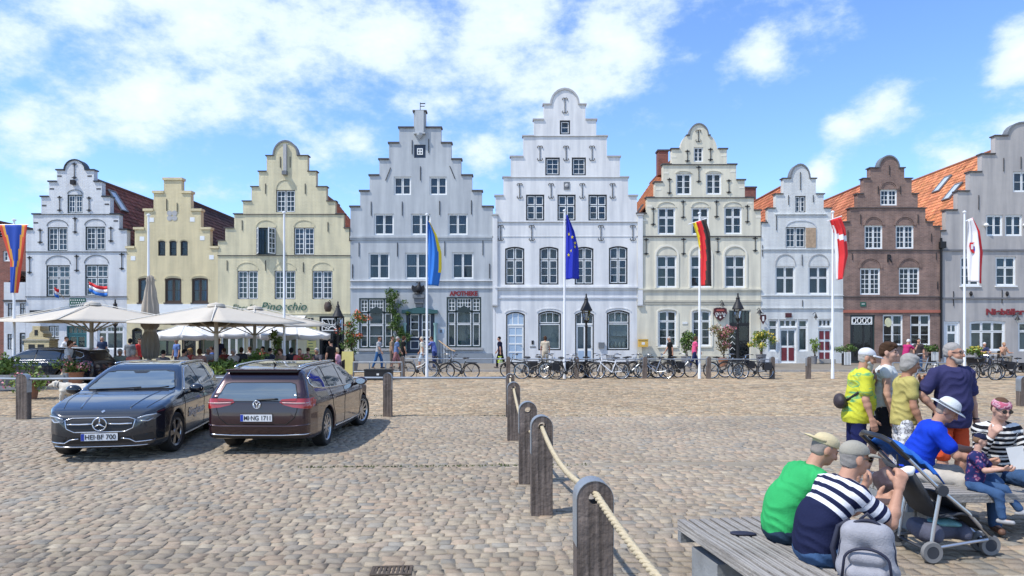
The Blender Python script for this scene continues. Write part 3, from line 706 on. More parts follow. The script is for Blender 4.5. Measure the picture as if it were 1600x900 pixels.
for x, y in ((237, 343.5), (300.5, 343), (222, 373), (316, 372), (208, 403.5), (330.5, 402)): h.slab('white_block', x - 3.6, y - 3.4, x + 3.6, y + 3.4, -.012, .01, WH)
h.anchor(260.7, 311, 329.5, 'bar'); h.anchor(277, 317, 331, 'bar')
h.slab('fascia', 199, 475, 339.5, 496, -.05, -.003, WH)
h.door(206, 512, 222, 562, 'black_paint', 'black_paint', panes=((.15, .5, .85, .93),), arch=4)
h.window(242, 515, 278, 556, cols=2, rows=1, glassm='shop_glass', outer='black_paint', sash='black_paint')
h.door(284, 512, 306, 562, 'black_paint', 'black_paint', panes=((.12, .12, .88, .93),)); h.window(310, 515, 336, 553, cols=1, rows=1, glassm='shop_glass', outer='black_paint', sash='black_paint')
h.finish()
# house 3: yellow cafe house
h = House('gabled_house', 'wide yellow stepped-gable cafe house with green lettering and one open window', [(416.5, 480.5, 243.5), (404.5, 494, 268), (393, 510, 292), (379.6, 524, 314.5), (366, 537, 334.5), (352, 545.5, 356.5), (340.5, 547.3, 376)], 'wall_yellow', arch=(446, 18.5, 221), ridge=258, eave=385, tile=(.36, .12, .06), cap='dark_slab', capt=.05)
k16 = dict(outer='black_paint', rows=4, sub=2, ot=.035, st_=.05, bt=.035)
h.window(431.5, 297, 461, 331.5, **{**k16, 'rows': 4}); h.window(459.5, 355.6, 491, 398, **{**k16, 'rows': 5}, back='curtain')
def open_window(h):
    X0, Z1 = h.P(400, 355.6); X1, Z0 = h.P(431.5, 398)
    h.window(400, 355.6, 431.5, 398, cols=1, rows=1, sub=1, outer='black_paint', sash='black_paint', ot=.035, st_=.02, cur=.32, name='window')
    w = h.root.children[-1]
    for hinge, ang in ((X0 + .05, -62), (X1 - .05, 62 - 180 - 0)):
        ww = (X1 - X0) / 2 - .06; hh = Z1 - Z0 - .1; m = MB()
        m.ring([(0, 0), (ww, 0), (ww, hh), (0, hh)], [(.06, .06), (ww - .06, .06), (ww - .06, hh - .06), (.06, hh - .06)], -.02, .02)
        m.box(ww / 2 - .017, ww / 2 + .017, -.015, .015, .06, hh - .06)
        for j in range(1, 5): m.box(.06, ww - .06, -.014, .014, hh * j / 5 - .017, hh * j / 5 + .017)
        M = Matrix.Translation((hinge, .0, Z0 + .05)) @ Matrix.Rotation(R(ang), 4, 'Z')
        MB().add([M @ Vector(v) for v in m.v], m.f).build('open_casement', WH, w)
        g = MB().box(.06, ww - .06, -.004, .004, .06, hh - .06); MB().add([M @ Vector(v) for v in g.v], g.f).build('pane', 'window_glass', w)
open_window(h)
for a in ((371, 423, 403, 467.3), (429, 423, 461.5, 467.3), (488, 423, 519.5, 467.3)): h.window(*a, **{**k16, 'rows': 5}, back='curtain' if a[0] > 480 else 'interior')
for a, b, t, z in ((430.5, 462, 280, 295), (399.5, 432, 343, 354), (458.5, 492, 343, 354), (369, 404, 409, 421), (427.5, 463, 409, 421), (486.5, 521, 409, 421)): h.hood(a, b, t, z, w=.06, out=.03)
for y in (334.5, 398.8): h.cornice(y + .5, h=.06, out=.05, mat='dark_slab', n=1, x0=366 if y < 340 else None, x1=537 if y < 340 else None)
for q in ((415, 287, 303), (477, 287, 303), (378.5, 344, 360), (512.5, 347, 362), (355, 407, 423), (415, 407, 423), (474, 410, 425), (438, 245, 262), (453.5, 245, 262)): h.anchor(*q, kind='bar')
h.slab('hoist_post', 443.5, 226, 448.5, 268, -.16, -.002, 'pale_slab'); h.slab('hoist_block', 442.5, 268, 449.5, 274, -.3, -.002, 'lead_grey')
h.text('Eiscafé', 362, 486, 10.5, 'sign_green', shear=.28, width=35); h.text('-', 402, 486, 10.5, 'sign_green', width=4); h.text('Pinocchio', 407, 485, 13, 'sign_green', shear=.3, width=71)
h.cornice(490, x0=430, h=.08, out=.06, n=1)
def pizza_front(h):
    d = h.door(499, 494, 538, 562, 'black_paint', 'black_paint', panes=((.06, .1, .46, .95), (.54, .1, .94, .95)), fan=.0)
    X0, Z1 = h.P(502.5, 497.5); X1, Z0 = h.P(535, 517); cx = (X0 + X1) / 2; m = MB(); m.ring([(X0, Z0), (X1, Z0), (X1, Z1), (X0, Z1)], [(X0 + .06, Z0 + .06), (X1 - .06, Z0 + .06), (X1 - .06, Z1 - .06), (X0 + .06, Z1 - .06)], .02, .06)
    for i in range(9):
        a = math.pi * i / 8; l = min((X1 - X0) / 2 / max(abs(math.cos(a)), .01), (Z1 - Z0) / max(math.sin(a), .01)) - .05
        m.tube([(cx + .2 * math.cos(a), .04, Z0 + .05 + .2 * math.sin(a)), (cx + l * math.cos(a), .04, Z0 + .03 + l * math.sin(a))], .022, 5)
    m.tube([(cx + .22 * math.cos(t * math.pi / 8), .04, Z0 + .05 + .22 * math.sin(t * math.pi / 8)) for t in range(9)], .03, 5); m.tube([(cx + .42 * math.cos(t * math.pi / 8), .04, Z0 + .05 + .36 * math.sin(t * math.pi / 8)) for t in range(9)], .02, 5)
    m.build('fanlight_tracery', WH, d)
    for k in range(3): h.window(345 + k * 42, 508, 381 + k * 42, 556, cols=3, rows=1, outer=WH, glassm='shop_glass', transom=.0)
    h.slab('menu_board', 480, 510, 494, 555, -.05, -.004, 'menu_yellow')
    for j in range(9): h.slab('menu_line', 482, 514 + j * 4.4, 492 - (j * 7 % 4), 515 + j * 4.4, -.058, -.051, 'sign_green')
    for x in (483, 488): h.slab('wall_box', x - 1.6, 497, x + 1.6, 502, -.06, -.004, 'iron')
    # slanting awning over the shop windows
    for a, b in ((352, 408), (412, 478)):
        X0, Z1 = h.P(a, 493); X1, Z0 = h.P(b, 512); m = MB()
        m.add([(X0, 0, Z1), (X1, 0, Z1), (X1 + .1, -1.5, Z0 + .25), (X0 - .1, -1.5, Z0 + .25), (X0 - .1, -1.5, Z0), (X1 + .1, -1.5, Z0), (X0, 0, Z1 - .04), (X1, 0, Z1 - .04), (X1 + .1, -1.46, Z0 + .21), (X0 - .1, -1.46, Z0 + .21)], [(0, 1, 2, 3), (3, 2, 5, 4), (6, 9, 8, 7)])
        h.part('awning', m, 'canvas_white')
pizza_front(h); h.finish()
# house 4: blue-grey pharmacy
h = House('gabled_house', 'pale blue-grey pharmacy with seven-step gable and red lettering', [(646.5, 665, 174.5), (623.7, 689, 200), (607.8, 705, 224), (592.7, 720.5, 249.5), (577.5, 737.4, 274.5), (562.6, 752.8, 299), (547.5, 770, 323.5)], 'wall_bluegrey', ridge=210, eave=345, tile=(.3, .12, .07), cap='dark_slab', capt=.09)
p4 = dict(outer=WH, rows=2, sub=1, ot=.045, st_=.055)
for a in ((615.4, 276, 642.3, 304.6), (671, 276, 698.3, 304.6)): h.window(*a, **p4, back='curtain')
for i, a in enumerate(((584.6, 334, 615.4, 367), (642, 334, 673, 367), (699.8, 334, 730.8, 367))): h.window(*a, **p4, back='curtain' if i else 'interior', cur=.2)
for i, a in enumerate(((576, 395, 608.7, 435.8), (633, 395, 672, 435.8), (706.4, 394.5, 739.8, 435.5))): h.window(*a, **p4, cur=.0 if i != 1 else .4)
def hatch(h):
    w = h.window(647, 226, 665, 246.7, cols=1, rows=1, outer='blue_door_paint', sash='blue_door_paint', ot=.24, st_=.02)
    X0, Z1 = h.P(651.6, 231.5); X1, Z0 = h.P(660.6, 241.6); m = MB().ring([(X0, Z0), (X1, Z0), (X1, Z1), (X0, Z1)], [(X0 + .06, Z0 + .06), (X1 - .06, Z0 + .06), (X1 - .06, Z1 - .06), (X0 + .06, Z1 - .06)], .02, .09)
    m.box((X0 + X1) / 2 - .03, (X0 + X1) / 2 + .03, .03, .08, Z0 + .05, Z1 - .05); m.box(X0 + .05, X1 - .05, .031, .079, (Z0 + Z1) / 2 - .03, (Z0 + Z1) / 2 + .03); m.build('sash', WH, w)
hatch(h)
for q in ((644, 219, 241), (670, 217, 239), (657, 260, 282), (580, 315, 337), (628.5, 315, 337), (687, 314, 336), (736.5, 313, 335), (561, 379, 401), (621, 379, 401), (695, 377, 400), (754.5, 376, 399), (551, 413, 435), (765, 412, 435)): h.anchor(*q, kind='bar')
h.anchor(606.5, 262, 282, 'bar', 4); h.anchor(707, 259.5, 280, 'bar', -4.2)
h.cornice(370.5, h=.18, out=.10); h.cornice(438.5, h=.10, out=.09, mat='wall_white_smooth', n=1); h.cornice(450, h=.09, out=.08, mat='wall_white_smooth', n=1)
m = MB(); X, Z = h.P(656, 200); m.box(X - .27, X + .27, -.22, -.002, hz(208), hz(174)); m.box(X - .36, X + .36, -.26, -.0025, hz(208) - .1, hz(208) - .002); m.lathe([(.05, -.35), (.2, -.12), (.22, 0)], 8, Matrix.Translation((X, -.13, hz(209.5)))); h.part('hoist_beam_box', m, 'wall_bluegrey')
m = MB(); m.tube([(X, .2, hz(174)), (X, .2, hz(158.5))], .022, 5); m.box(X, X + .32, .19, .21, hz(161), hz(159.5)); m.box(X, X + .28, .19, .21, hz(165), hz(163.8)); h.part('weather_vane', m, 'iron')
h.slab('plinth', 548, 552, 769, 569, -.08, -.003, 'plinth_grey')
def shop_bay(h, x0, y0, x1, y1):
    """wide pharmacy window: multi-pane top lights, swan-arch centre light, side lights"""
    X0, Z1 = h.P(x0, y0); X1, Z0 = h.P(x1, y1); lp = [(X0, Z0), (X1, Z0), (X1, Z1), (X0, Z1)]; h.holes.append(lp); ot = .10
    W = MB().ring(lp, scale_loop(lp, ot), .0, .2); zt = Z1 - (Z1 - Z0) * .29; W.box(X0 + ot, X1 - ot, .03, .18, zt - .05, zt + .05)
    a, b = X0 + (X1 - X0) * .27, X0 + (X1 - X0) * .73
    for x in (a, b): W.box(x - .045, x + .045, .03, .18, Z0 + ot, Z1 - ot)
    # swan-neck board above the centre light
    cx = (a + b) / 2; n = 14; hw = (b - a) / 2
    crv = lambda t: zt - .05 + .30 * max(0, math.cos(t * math.pi / 2 * 1.05)) ** 1.3
    W.prism([(a, zt + .04)] + [(cx + hw * (-1 + 2 * i / n), crv(-1 + 2 * i / n) + .11) for i in range(n + 1)] + [(b, zt + .04)], .028, .06)
    W = W.build('shop_window', DG, h.root)
    s_ = MB(); zm = Z0 + (zt - Z0) * .42 if x0 > 640 else Z0 + (zt - Z0) * .38; zl = Z0 + (zt - Z0) * .40
    def light(p, q, u, v, nx, ny, fr=.05):
        s_.ring([(p, u), (q, u), (q, v), (p, v)], [(p + fr, u + fr), (q - fr, u + fr), (q - fr, v - fr), (p + fr, v - fr)], .05, .12)
        for i in range(1, nx): xx = p + fr + (q - p - 2 * fr) * i / nx; s_.box(xx - .018, xx + .018, .06, .11, u + fr, v - fr)
        for j in range(1, ny): zz = u + fr + (v - u - 2 * fr) * j / ny; s_.box(p + fr, q - fr, .061, .109, zz - .018, zz + .018)
        MB().box(p + fr, q - fr, .085, .092, u + fr, v - fr).build('pane', 'shop_glass', W)
    for p, q, nx in ((X0 + ot, a - .05, 2), (a + .05, b - .05, 5), (b + .05, X1 - ot, 2)): light(p, q, zt + .06, Z1 - ot, nx, 3, .045)
    zs = Z0 + (zt - Z0) * .66
    for p, q in ((X0 + ot, a - .05), (b + .05, X1 - ot)): light(p, q, zs + .02, zt - .06, 1, 1); light(p, q, Z0 + ot, zs - .02, 1, 1 if x0 > 640 else 2)
    light(a + .05, b - .05, Z0 + ot, zs - .02, 1, 1 if x0 > 640 else 2)
    # arched centre light
    n = 12; p, q = a + .05, b - .05; top = [(cx + (q - p) / 2 * (1 - 2 * i / n), crv(1 - 2 * i / n)) for i in range(n + 1)]
    lo = [(p, zs + .02), (q, zs + .02)] + top; inn = [(cx + (x - cx) * .88, zs + .02 + (z - zs - .02) * .88 + .045) for x, z in lo]; s_.ring(lo, inn, .05, .12)
    MB().prism(inn, .085, .092).build('pane', 'shop_glass', W); s_.build('sash', WH, W)
    MB().box(X0 - .05, X1 + .05, .95, 1.0, Z0, Z1).build('room', 'interior', W); MB().box(X0 - .1, X1 + .1, -.14, .04, Z0 - .14, Z0 - .003).build('sill', 'pale_slab', W)
    d = MB()
    for i in range(22):
        ww = random.uniform(.08, .22); hh = random.uniform(.1, .45); xx = random.uniform(X0 + .2, X1 - .2); yy = random.uniform(.3, .8); zz = Z0 + .03 + random.choice((0, 0, .55)); d.box(xx - ww / 2, xx + ww / 2, yy, yy + .08, zz, zz + hh, i % 3)
    o = d.build('window_display', ['display_white', 'display_red', 'display_teal'], W); o['kind'] = 'stuff'
    return W
shop_bay(h, 561, 465.6, 614.5, 544.5); shop_bay(h, 697.8, 464, 752, 543)
def pharmacy_door(h):
    d = h.door(634.5, 486, 679, 552, DG, 'blue_door_paint', panes=((.06, .42, .13, .95),), fan=0); X0, Z1 = h.P(641, 491); X1, Z0 = h.P(672.5, 548)
    s_ = MB(); cx = (X0 + X1) / 2
    for p, q in ((X0, cx - .09), (cx + .09, X1)):
        z1, z0 = Z1, Z0 + (Z1 - Z0) * .36; s_.ring([(p, z0), (q, z0), (q, z1), (p, z1)], [(p + .05, z0 + .05), (q - .05, z0 + .05), (q - .05, z1 - .05), (p + .05, z1 - .05)], .045, .085)
        for k in (1, 2): s_.box(p + .05, q - .05, .05, .08, z0 + (z1 - z0) * k / 3 - .025, z0 + (z1 - z0) * k / 3 + .025)
        s_.ring([(p, Z0 + .1), (q, Z0 + .1), (q, z0 - .2), (p, z0 - .2)], [(p + .04, Z0 + .14), (q - .04, Z0 + .14), (q - .04, z0 - .24), (p + .04, z0 - .24)], .05, .085)
        MB().box(p + .05, q - .05, .06, .066, z0 + .05, z1 - .05).build('pane', 'shop_glass', d)
    s_.build('sash', WH, d)
    for x in (633, 680.5):
        X = h.lx(x); m = MB().lathe([(.10, 0), (.13, .1), (.10, .15), (.085, 1.6), (.12, 1.68), (.14, 1.8)], 10, Matrix.Translation((X, -.14, hz(549)))); h.part('door_column', m, 'teal_pale', smooth=40)
    X0, Z = h.P(628.5, 487); X1, _ = h.P(684, 487); n = 16; m = MB()
    top = [(X0 + (X1 - X0) * i / n, Z + .10 + .16 * max(0, math.sin(math.pi * i / n)) ** 2) for i in range(n + 1)]
    m.prism([(X0, Z - .12)] + [(x, z) for x, z in top][::1] + [(X1, Z - .12)], -.26, -.002); h.part('door_pediment', m, 'teal_dark')
    m = MB(); m.box(h.lx(646), h.lx(664.5), -.42, -.003, hz(466), hz(460.5)); m.box(h.lx(648), h.lx(662.5), -.34, -.004, hz(474), hz(466.2)); m.box(h.lx(650), h.lx(660.5), -.25, -.005, hz(480), hz(474.2)); h.part('console', m, 'lead_grey')
    for i in range(4): m = MB().box(h.lx(630 - i), h.lx(684 + i), -.35 - .28 * i, -.085, STREET_Z, STREET_Z + .52 - i * .13); h.part('entrance_step', m, 'kerb_stone')
    m = MB(); xr = h.lx(686)
    m.tube([(xr, -.1, 1.55), (xr + .1, -.5, 1.5), (xr + .9, -1.3, .98), (xr + 1.15, -1.45, .9)], .035, 6); h.part('handrail', m, 'wood_rail')
    m = MB()
    for k in range(6): t = k / 5; p = Vector((xr + .1 + t * .95, -.5 - t * .9, 1.46 - t * .52)); m.tube([p, (p.x, p.y, STREET_Z)], .014, 5)
    h.part('baluster_row', m, 'iron')
pharmacy_door(h)
h.text('APOTHEKE', 703, 461.8, 6.6, 'sign_red', width=44, bold=.018); h.slab('brass_plate', 687, 515, 691, 520, -.02, -.002, 'lead_grey'); h.slab('name_plate', 685, 514, 694, 521, -.015, -.0021, 'sky_blue_paint')
h.finish()
# house 5: tall white house in the middle
h = House('gabled_house', 'tallest white house with round-topped stepped gable and black window frames', [(849.5, 914.8, 163.5), (834, 931.7, 187.2), (817.5, 948.3, 213), (798, 968.7, 245), (786.5, 981.5, 277.3), (774, 995.3, 306)], 'wall_white_smooth', arch=(882.5, 21.5, 139.5), ridge=165, eave=335, tile=(.35, .14, .08), cap='pale_slab', capt=.07)
B = dict(outer='black_paint', ot=.085, st_=.05)
h.window(874.7, 188, 890.8, 210, cols=1, rows=2, **B); 
for a in ((852, 246, 874.7, 274), (893.4, 246, 915.6, 274)): h.window(*a, cols=1, rows=3, sub=2, **B, back='curtain')
for a in ((821.9, 304, 850.5, 344.6), (871, 304, 899.5, 344.6), (919.4, 304, 948.3, 344.6)): h.window(*a, cols=2, rows=2, transom=.40, **B, back='blind')
for i, a in enumerate(((789.2, 385.5, 819.3, 444.7), (842.8, 385.5, 872.7, 444.7), (898, 385.5, 927.4, 444.7), (951.4, 384.5, 980.7, 444))): h.window(*a, cols=2, rows=3, transom=.33, arch=3, **B, cur=.25 if i % 2 else 0)
h.anchors([(882.6, 153, 177), (843.6, 228, 251), (884.4, 228, 251), (925, 228, 251), (812, 286.6, 310), (861, 286.6, 310), (909.7, 286.6, 310), (957, 286.6, 310), (782.5, 352, 376), (830.8, 352, 376), (938.8, 352, 376), (988.7, 352, 376)], kind='scroll')
h.slab('relief_plaque', 881, 284.5, 890, 296, -.04, -.002, 'lead_grey'); X, Z = h.P(885.5, 290); h.part('relief', MB().lathe([(.13, 0), (.11, .03), (.03, .05)], 10, Matrix.Translation((X, -.04, Z)) @ Matrix.Rotation(R(90), 4, 'X')), 'pale_slab')
for y, q in ((213, (817.5, 948.3)), (277.3, (786.5, 981.5))): h.cornice(y, q[0], q[1], h=.06, out=.06, mat='pale_slab', n=1)
h.cornice(347, h=.07, out=.06, mat='pale_slab', n=1); h.cornice(369.5, h=.03, out=.03, n=1); h.cornice(449, h=.16, out=.14); h.cornice(465.5, h=.14, out=.05, mat='lead_pale', n=1)
h.slab('wall_return', 769.8, 478.8, 774.3, 569, .0, .3, 'wall_white_smooth'); h.slab('wall_return', 995.4, 478.8, 996.6, 569, .004, .3, 'wall_white_smooth')
for a, b in ((769.6, 777.2), (996, 1004)):
    h.slab('pilaster', a, 337, b, 476, -.10, -.004, 'wall_white_smooth'); h.slab('pilaster_cap', a - 1, 334.5, b + 1, 337, -.16, .2, 'pale_slab'); h.slab('pilaster_foot', a - .5, 476, b + .5, 478.5, -.14, .1, 'pale_slab')
h.door(790.8, 487, 820, 566, 'black_paint', WH, panes=[(.10 + i * .42, .06 + j * .23, .48 + i * .42, .25 + j * .23) for i in (0, 1) for j in range(4)], arch=4.5, fan=.235, pmat='blind_pane')
h.door(898.6, 487, 928, 566, 'black_paint', WH, panes=((.10, .36, .46, .95), (.54, .36, .9, .95)), panels=((.12, .06, .46, .3), (.54, .06, .88, .3)), arch=4.5, fan=.22, panmat='sky_blue_paint')
for i, a in enumerate(((841, 485.5, 876.7, 547.4), (948, 484.5, 984, 547.4))):
    w = h.window(*a, cols=1, rows=1, transom=.31, tsub=3, arch=4.5, **B, glassm='shop_glass')
    X0, Z1 = h.P(a[0] + 3, 507); X1, Z0 = h.P(a[2] - 3, 544)
    if i == 1: MB().box(X0, X1, .22, .23, Z0 + .75, Z1).build('blind', 'curtain', w); m = MB(); [m.lathe([(.05, 0), (.12, .12), (.09, .3), (.03, .42)], 8, Matrix.Translation((X0 + .25 + k * .25, .3, Z0))) for k in range(4)]; m.build('vase', 'display_white', w, smooth=True)
for a, b, t, z in ((788.5, 822.5, 483, 489), (838.5, 879, 481, 488), (896.5, 930.5, 483, 489), (945.5, 986.5, 480, 487)): h.hood(a, b, t, z, w=.06, out=.03)
h.slab('letter_flap', 828, 541, 837, 543, -.02, -.002, 'lead_grey'); h.slab('intercom', 830.5, 532, 834, 538, -.03, -.002, 'iron'); h.slab('letter_box', 935, 535, 944, 543.5, -.12, -.002, 'lead_grey'); h.finish()
# house 6: ivory pub house
h = House('gabled_house', 'ivory house with curved and stepped gable, iron anchors and orange roof, pub on ground floor', [(1074, 1108.5, 212), (1049.4, 1135.8, 233), (1035.6, 1150.3, 257.3), (1023, 1163.8, 285, 281.5), (1010.5, 1177.8, 309), (995.5, 1188.6, 334, 329)], 'wall_ivory', arch=(1092, 14.5, 194), curve=1, ridge=205, eave=345, tile=(.50, .19, .09), cap='dark_slab', capt=.07, depth=15.5)
p6 = dict(outer=WH, ot=.06, st_=.05)
h.window(1084, 230, 1098.7, 252.7, rows=3, cols=2, **{**p6, 'ot': .05, 'st_': .03}); 
for a in ((1056, 271, 1080.5, 304.5), (1103, 270.5, 1127.4, 304)): h.window(*a, rows=3, **p6); h.hood(a[0] - 1, a[2] + 1, 266, 271, w=.06, out=.04)
for a in ((1027.6, 324, 1055.6, 366.5), (1080.5, 324, 1108, 366.5), (1131.6, 323, 1159.4, 366)): h.window(*a, rows=2, transom=.36, **p6); h.hood(a[0] - 1.5, a[2] + 1.5, 314.5, 324, w=.06, out=.04)
for a in ((1025.8, 399, 1057.6, 449.4), (1078.6, 399, 1110.8, 449.4), (1132.3, 399, 1164.6, 449.4)): h.window(*a, rows=2, transom=.36, **p6); h.hood(a[0] - 3, a[2] + 3, 382.5, 399, w=.11, out=.05, legs=450, mat='ivory_trim')
for a in ((1028.5, 485, 1057.3, 541.5), (1081.5, 485, 1110.8, 541)): h.window(*a, rows=3, transom=.29, arch=2, **p6, sill='ivory_trim'); h.hood(a[0] - 3, a[2] + 3, 481, 488, w=.1, out=.04, legs=541, mat='ivory_trim')
h.anchors([(1074, 234, 254), (1110, 231, 252), (1046, 278, 304), (1091.7, 259, 286), (1138.7, 280, 303), (1020.5, 324, 353), (1067.3, 313, 342), (1119.5, 313, 341), (1167.6, 320, 349), (1009.5, 372, 399), (1068, 371.5, 399), (1121.5, 371, 396), (1179.8, 370, 394)]); h.anchor(1091, 203, 222, kind='scroll')
h.cornice(257.3, 1035.6, 1150.3, h=.08, out=.07, n=1, mat='dark_slab'); h.cornice(309, 1010.5, 1177.8, h=.08, out=.07, n=1, mat='dark_slab'); h.cornice(369.5, h=.09, out=.08, n=1, mat='dark_slab'); h.cornice(452, h=.14, out=.11); h.cornice(470.5, h=.2, out=.06, mat='stone_band')
for x, y in ((1053, 245), (1131, 243), (1041, 270), (1145, 268), (1029, 296), (1159, 293), (1015, 322), (1172, 317), (1008, 344), (1185, 339)): h.slab('quoin', x - 4, y - 1.4, x + 4, y + 1.4, -.012, .01, 'ivory_trim')
h.slab('plinth', 1000, 556, 1138, 569, -.06, -.003, 'stone_band')
d = h.door(1138.4, 484, 1173, 566, 'ivory_trim', 'black_paint', panes=((.05, .1, .35, .95), (.4, .1, .95, .95)), fan=.24, fcols=5, ot=.06)
m = MB()
for k in range(4): X0 = h.lx(1140); zz = hz(520 + k * 9); m.tube([(X0 + .02, .07, zz), (X0 + .2, .07, zz + .17), (X0 + .36, .07, zz)], .018, 5)
m.build('door_tracery', WH, d)
h.slab('house_number', 1066, 503, 1074, 506.5, -.03, -.002, 'sign_white'); h.finish(); chimney(h, 1068, 6.0, hz(240), hz(198), .72); roof_window(h, 0, 0, -1, w=.7, l=1.1, y=4.2, q=.78)
def pub_sign(h):
    X, Z = h.P(1124.5, 491); r_ = thing_part = None
    pts = [(-.40, .36), (-.2, .42), (0, .38), (.2, .42), (.40, .36), (.42, .05), (.30, -.18), (0, -.44), (-.30, -.18), (-.42, .05)]
    o = MB().prism([(X + a, Z + b) for a, b in pts], -.14, -.06).build('pub_sign', 'sign_dark_red', h.root)
    o.parent = h.root
    h.text("Ole's Pub", 1116.5, 492.5, 4.2, 'sign_white', width=16, parent=o, y=-.15)
    c = MB()
    for a, b in ((-.24, -.12), (.24, -.12), (0, -.2)): c.prism([(X + a + .06 * math.cos(t), Z + b + .06 * math.sin(t)) for t in [i * math.pi / 4 for i in range(8)]], -.152, -.141)
    c.build('badge', 'sign_white', o); MB().prism([(X - .26, Z + .2), (X + .26, Z + .2), (X + .22, Z + .3), (X - .22, Z + .3)], -.152, -.141).build('badge', 'display_red', o); MB().box(X - .05, X + .05, -.10, -.003, Z + .385, Z + .43).build('bracket', 'iron', o)
pub_sign(h)
# house 7: small white house
h = House('gabled_house', 'small white house with round gable top, wooden shutter and red panelled doors', [(1223.7, 1274.8, 279), (1212, 1287, 303.3), (1199.7, 1298.8, 325.6), (1190, 1308, 348), (1189.3, 1317.5, 371)], 'wall_offwhite', arch=(1250.3, 14.7, 257.5), ridge=275, eave=372, tile=(.47, .165, .085), cap='dark_slab', capt=.05)
h.window(1242.5, 306, 1259, 331.6, cols=2, rows=3, sub=1, outer='black_paint', ot=.05, st_=.045); h.window(1227.6, 355, 1258.8, 387, cols=2, rows=3, sub=2, outer='black_paint', ot=.04, st_=.05)
h.slab('shutter', 1259.2, 356, 1274.5, 387, -.05, -.003, 'wood_shutter'); h.hood(1228, 1275, 344, 354, w=.05, out=.03, mat='lead_pale')
for a in ((1211.3, 416, 1242.7, 460), (1263.2, 416, 1295, 460)): h.window(*a, rows=1, transom=.40, outer=WH, ot=.06, st_=.05); h.hood(a[0] - .5, a[2] + .5, 396.5, 412.5, w=.06, out=.035, mat='pale_slab', legs=414)
for q in ((1250.5, 269, 297), (1232, 305, 320), (1270.5, 305, 316), (1213, 337, 360), (1191.2, 383, 401), (1253, 398, 415), (1253.7, 469, 479)): h.anchor(*q, kind='bar')
h.cornice(334.5, 1211, 1291, h=.09, out=.07); h.cornice(389.5, h=.09, out=.07); h.cornice(461.8, h=.08, out=.06, n=1); h.cornice(481.5, h=.09, out=.07, n=1)
def shopfront7(h):
    w = h.window(1200.4, 499, 1215.8, 549, cols=1, rows=1, transom=.24, outer=WH, ot=.05, st_=.06, glassm='shop_glass'); h.window(1247, 499, 1262.7, 549, cols=1, rows=1, transom=.24, outer=WH, ot=.05, st_=.06, glassm='shop_glass')
    h.window(1217.5, 499, 1245.5, 511.5, cols=3, rows=1, outer=WH, ot=.05, st_=.04, glassm='shop_glass')
    h.door(1218.5, 513, 1244.5, 566, WH, WH, panes=((.07, .5, .46, .95), (.54, .5, .93, .95)), panels=((.09, .05, .44, .44), (.56, .05, .91, .44)), panmat='oxblood_paint', ot=.04)
    h.window(1278.5, 498.5, 1299.5, 511, cols=3, rows=1, outer=WH, ot=.05, st_=.04)
    h.door(1278.5, 513, 1299.5, 566, WH, WH, panels=[(.08 + i * .48, .05 + j * .32, .44 + i * .48, .30 + j * .32) for i in (0, 1) for j in range(3)], panmat='oxblood_paint', ot=.04)
    h.slab('shop_sign', 1227, 489, 1236.5, 496, -.05, -.003, 'sign_dark_red'); h.slab('door_step', 1276, 561, 1302, 567, -.35, -.003, 'kerb_stone'); h.slab('plinth', 1190, 561, 1216, 569, -.04, -.003, 'lead_pale')
shopfront7(h); h.finish(); chimney(h, 1255, 10, hz(285), hz(243), .95)
# house 8: brown brick
h = House('gabled_house', 'brown brick stepped-gable house with iron letter R and red band above shop', [(1359.5, 1413, 262.5), (1349, 1424.5, 279), (1339.6, 1434, 303), (1328, 1446, 325.5), (1318.2, 1457.8, 347), (1318, 1469.5, 354)], 'wall_brick', arch=(1389, 15.5, 244), ridge=270, eave=362, tile=(.48, .175, .09), cap='dark_slab', capt=.05)
b8 = dict(outer=WH, ot=.05, st_=.05, bt=.036, sub=2)
h.window(1375.6, 296, 1402, 321, rows=3, **b8)
for a in ((1351, 352, 1379.3, 389), (1399.6, 352, 1428, 388.5)): h.window(*a, rows=4, **b8)
for a in ((1344, 419, 1375.6, 460.6), (1404.6, 418, 1437, 460)): h.window(*a, rows=5, **b8)
for a, b, t, z in ((1373.5, 1404, 281, 296), (1348, 1382, 336, 352), (1396.5, 1431, 336, 352), (1341, 1379, 401, 419), (1401.5, 1440, 401, 418)): h.hood(a, b, t, z, w=.13, out=.045); h.hood(a + 4, b - 4, t + 4, z, w=.05, out=.025)
for y in (324.8, 391, 464): h.cornice(y, 1328 if y < 330 else None, 1446 if y < 330 else None, h=.08, out=.06, n=1, mat='dark_slab')
h.cornice(486.5, h=.30, out=.07, mat='band_red', n=1)
for q in ((1389.5, 259, 273), (1372, 291, 303), (1406.5, 291, 303), (1344.5, 335, 350), (1434, 335, 349), (1331.5, 396, 406), (1462.5, 395, 406), (1324.5, 360, 378), (1455, 365, 378), (1464.5, 440, 452)): h.anchor(*q, kind='bar')
h.text('R', 1385.3, 409.5, 12, 'iron', width=8, bold=.012); h.slab('green_plate', 1344, 472, 1353, 479, -.03, -.003, 'sign_green'); h.slab('plate_mark', 1346, 474.5, 1351, 475.5, -.035, -.031, 'sign_white')
d = h.door(1328.5, 492, 1367, 566, DG, 'black_paint', panes=((.12, .1, .55, .95), (.62, .1, .9, .95)), fan=.0, ot=.10)
X0, Z1 = h.P(1331, 495); X1, Z0 = h.P(1363, 507); m = MB().ring([(X0, Z0), (X1, Z0), (X1, Z1), (X0, Z1)], [(X0 + .05, Z0 + .05), (X1 - .05, Z0 + .05), (X1 - .05, Z1 - .05), (X0 + .05, Z1 - .05)], .01, .06)
for k in range(4): cxx = X0 + (X1 - X0) * (k + .5) / 4; m.tube([(cxx + .12 * math.cos(t * math.pi / 6), .035, (Z0 + Z1) / 2 + .17 * math.sin(t * math.pi / 6)) for t in range(12)], .03, 5, closed=True)
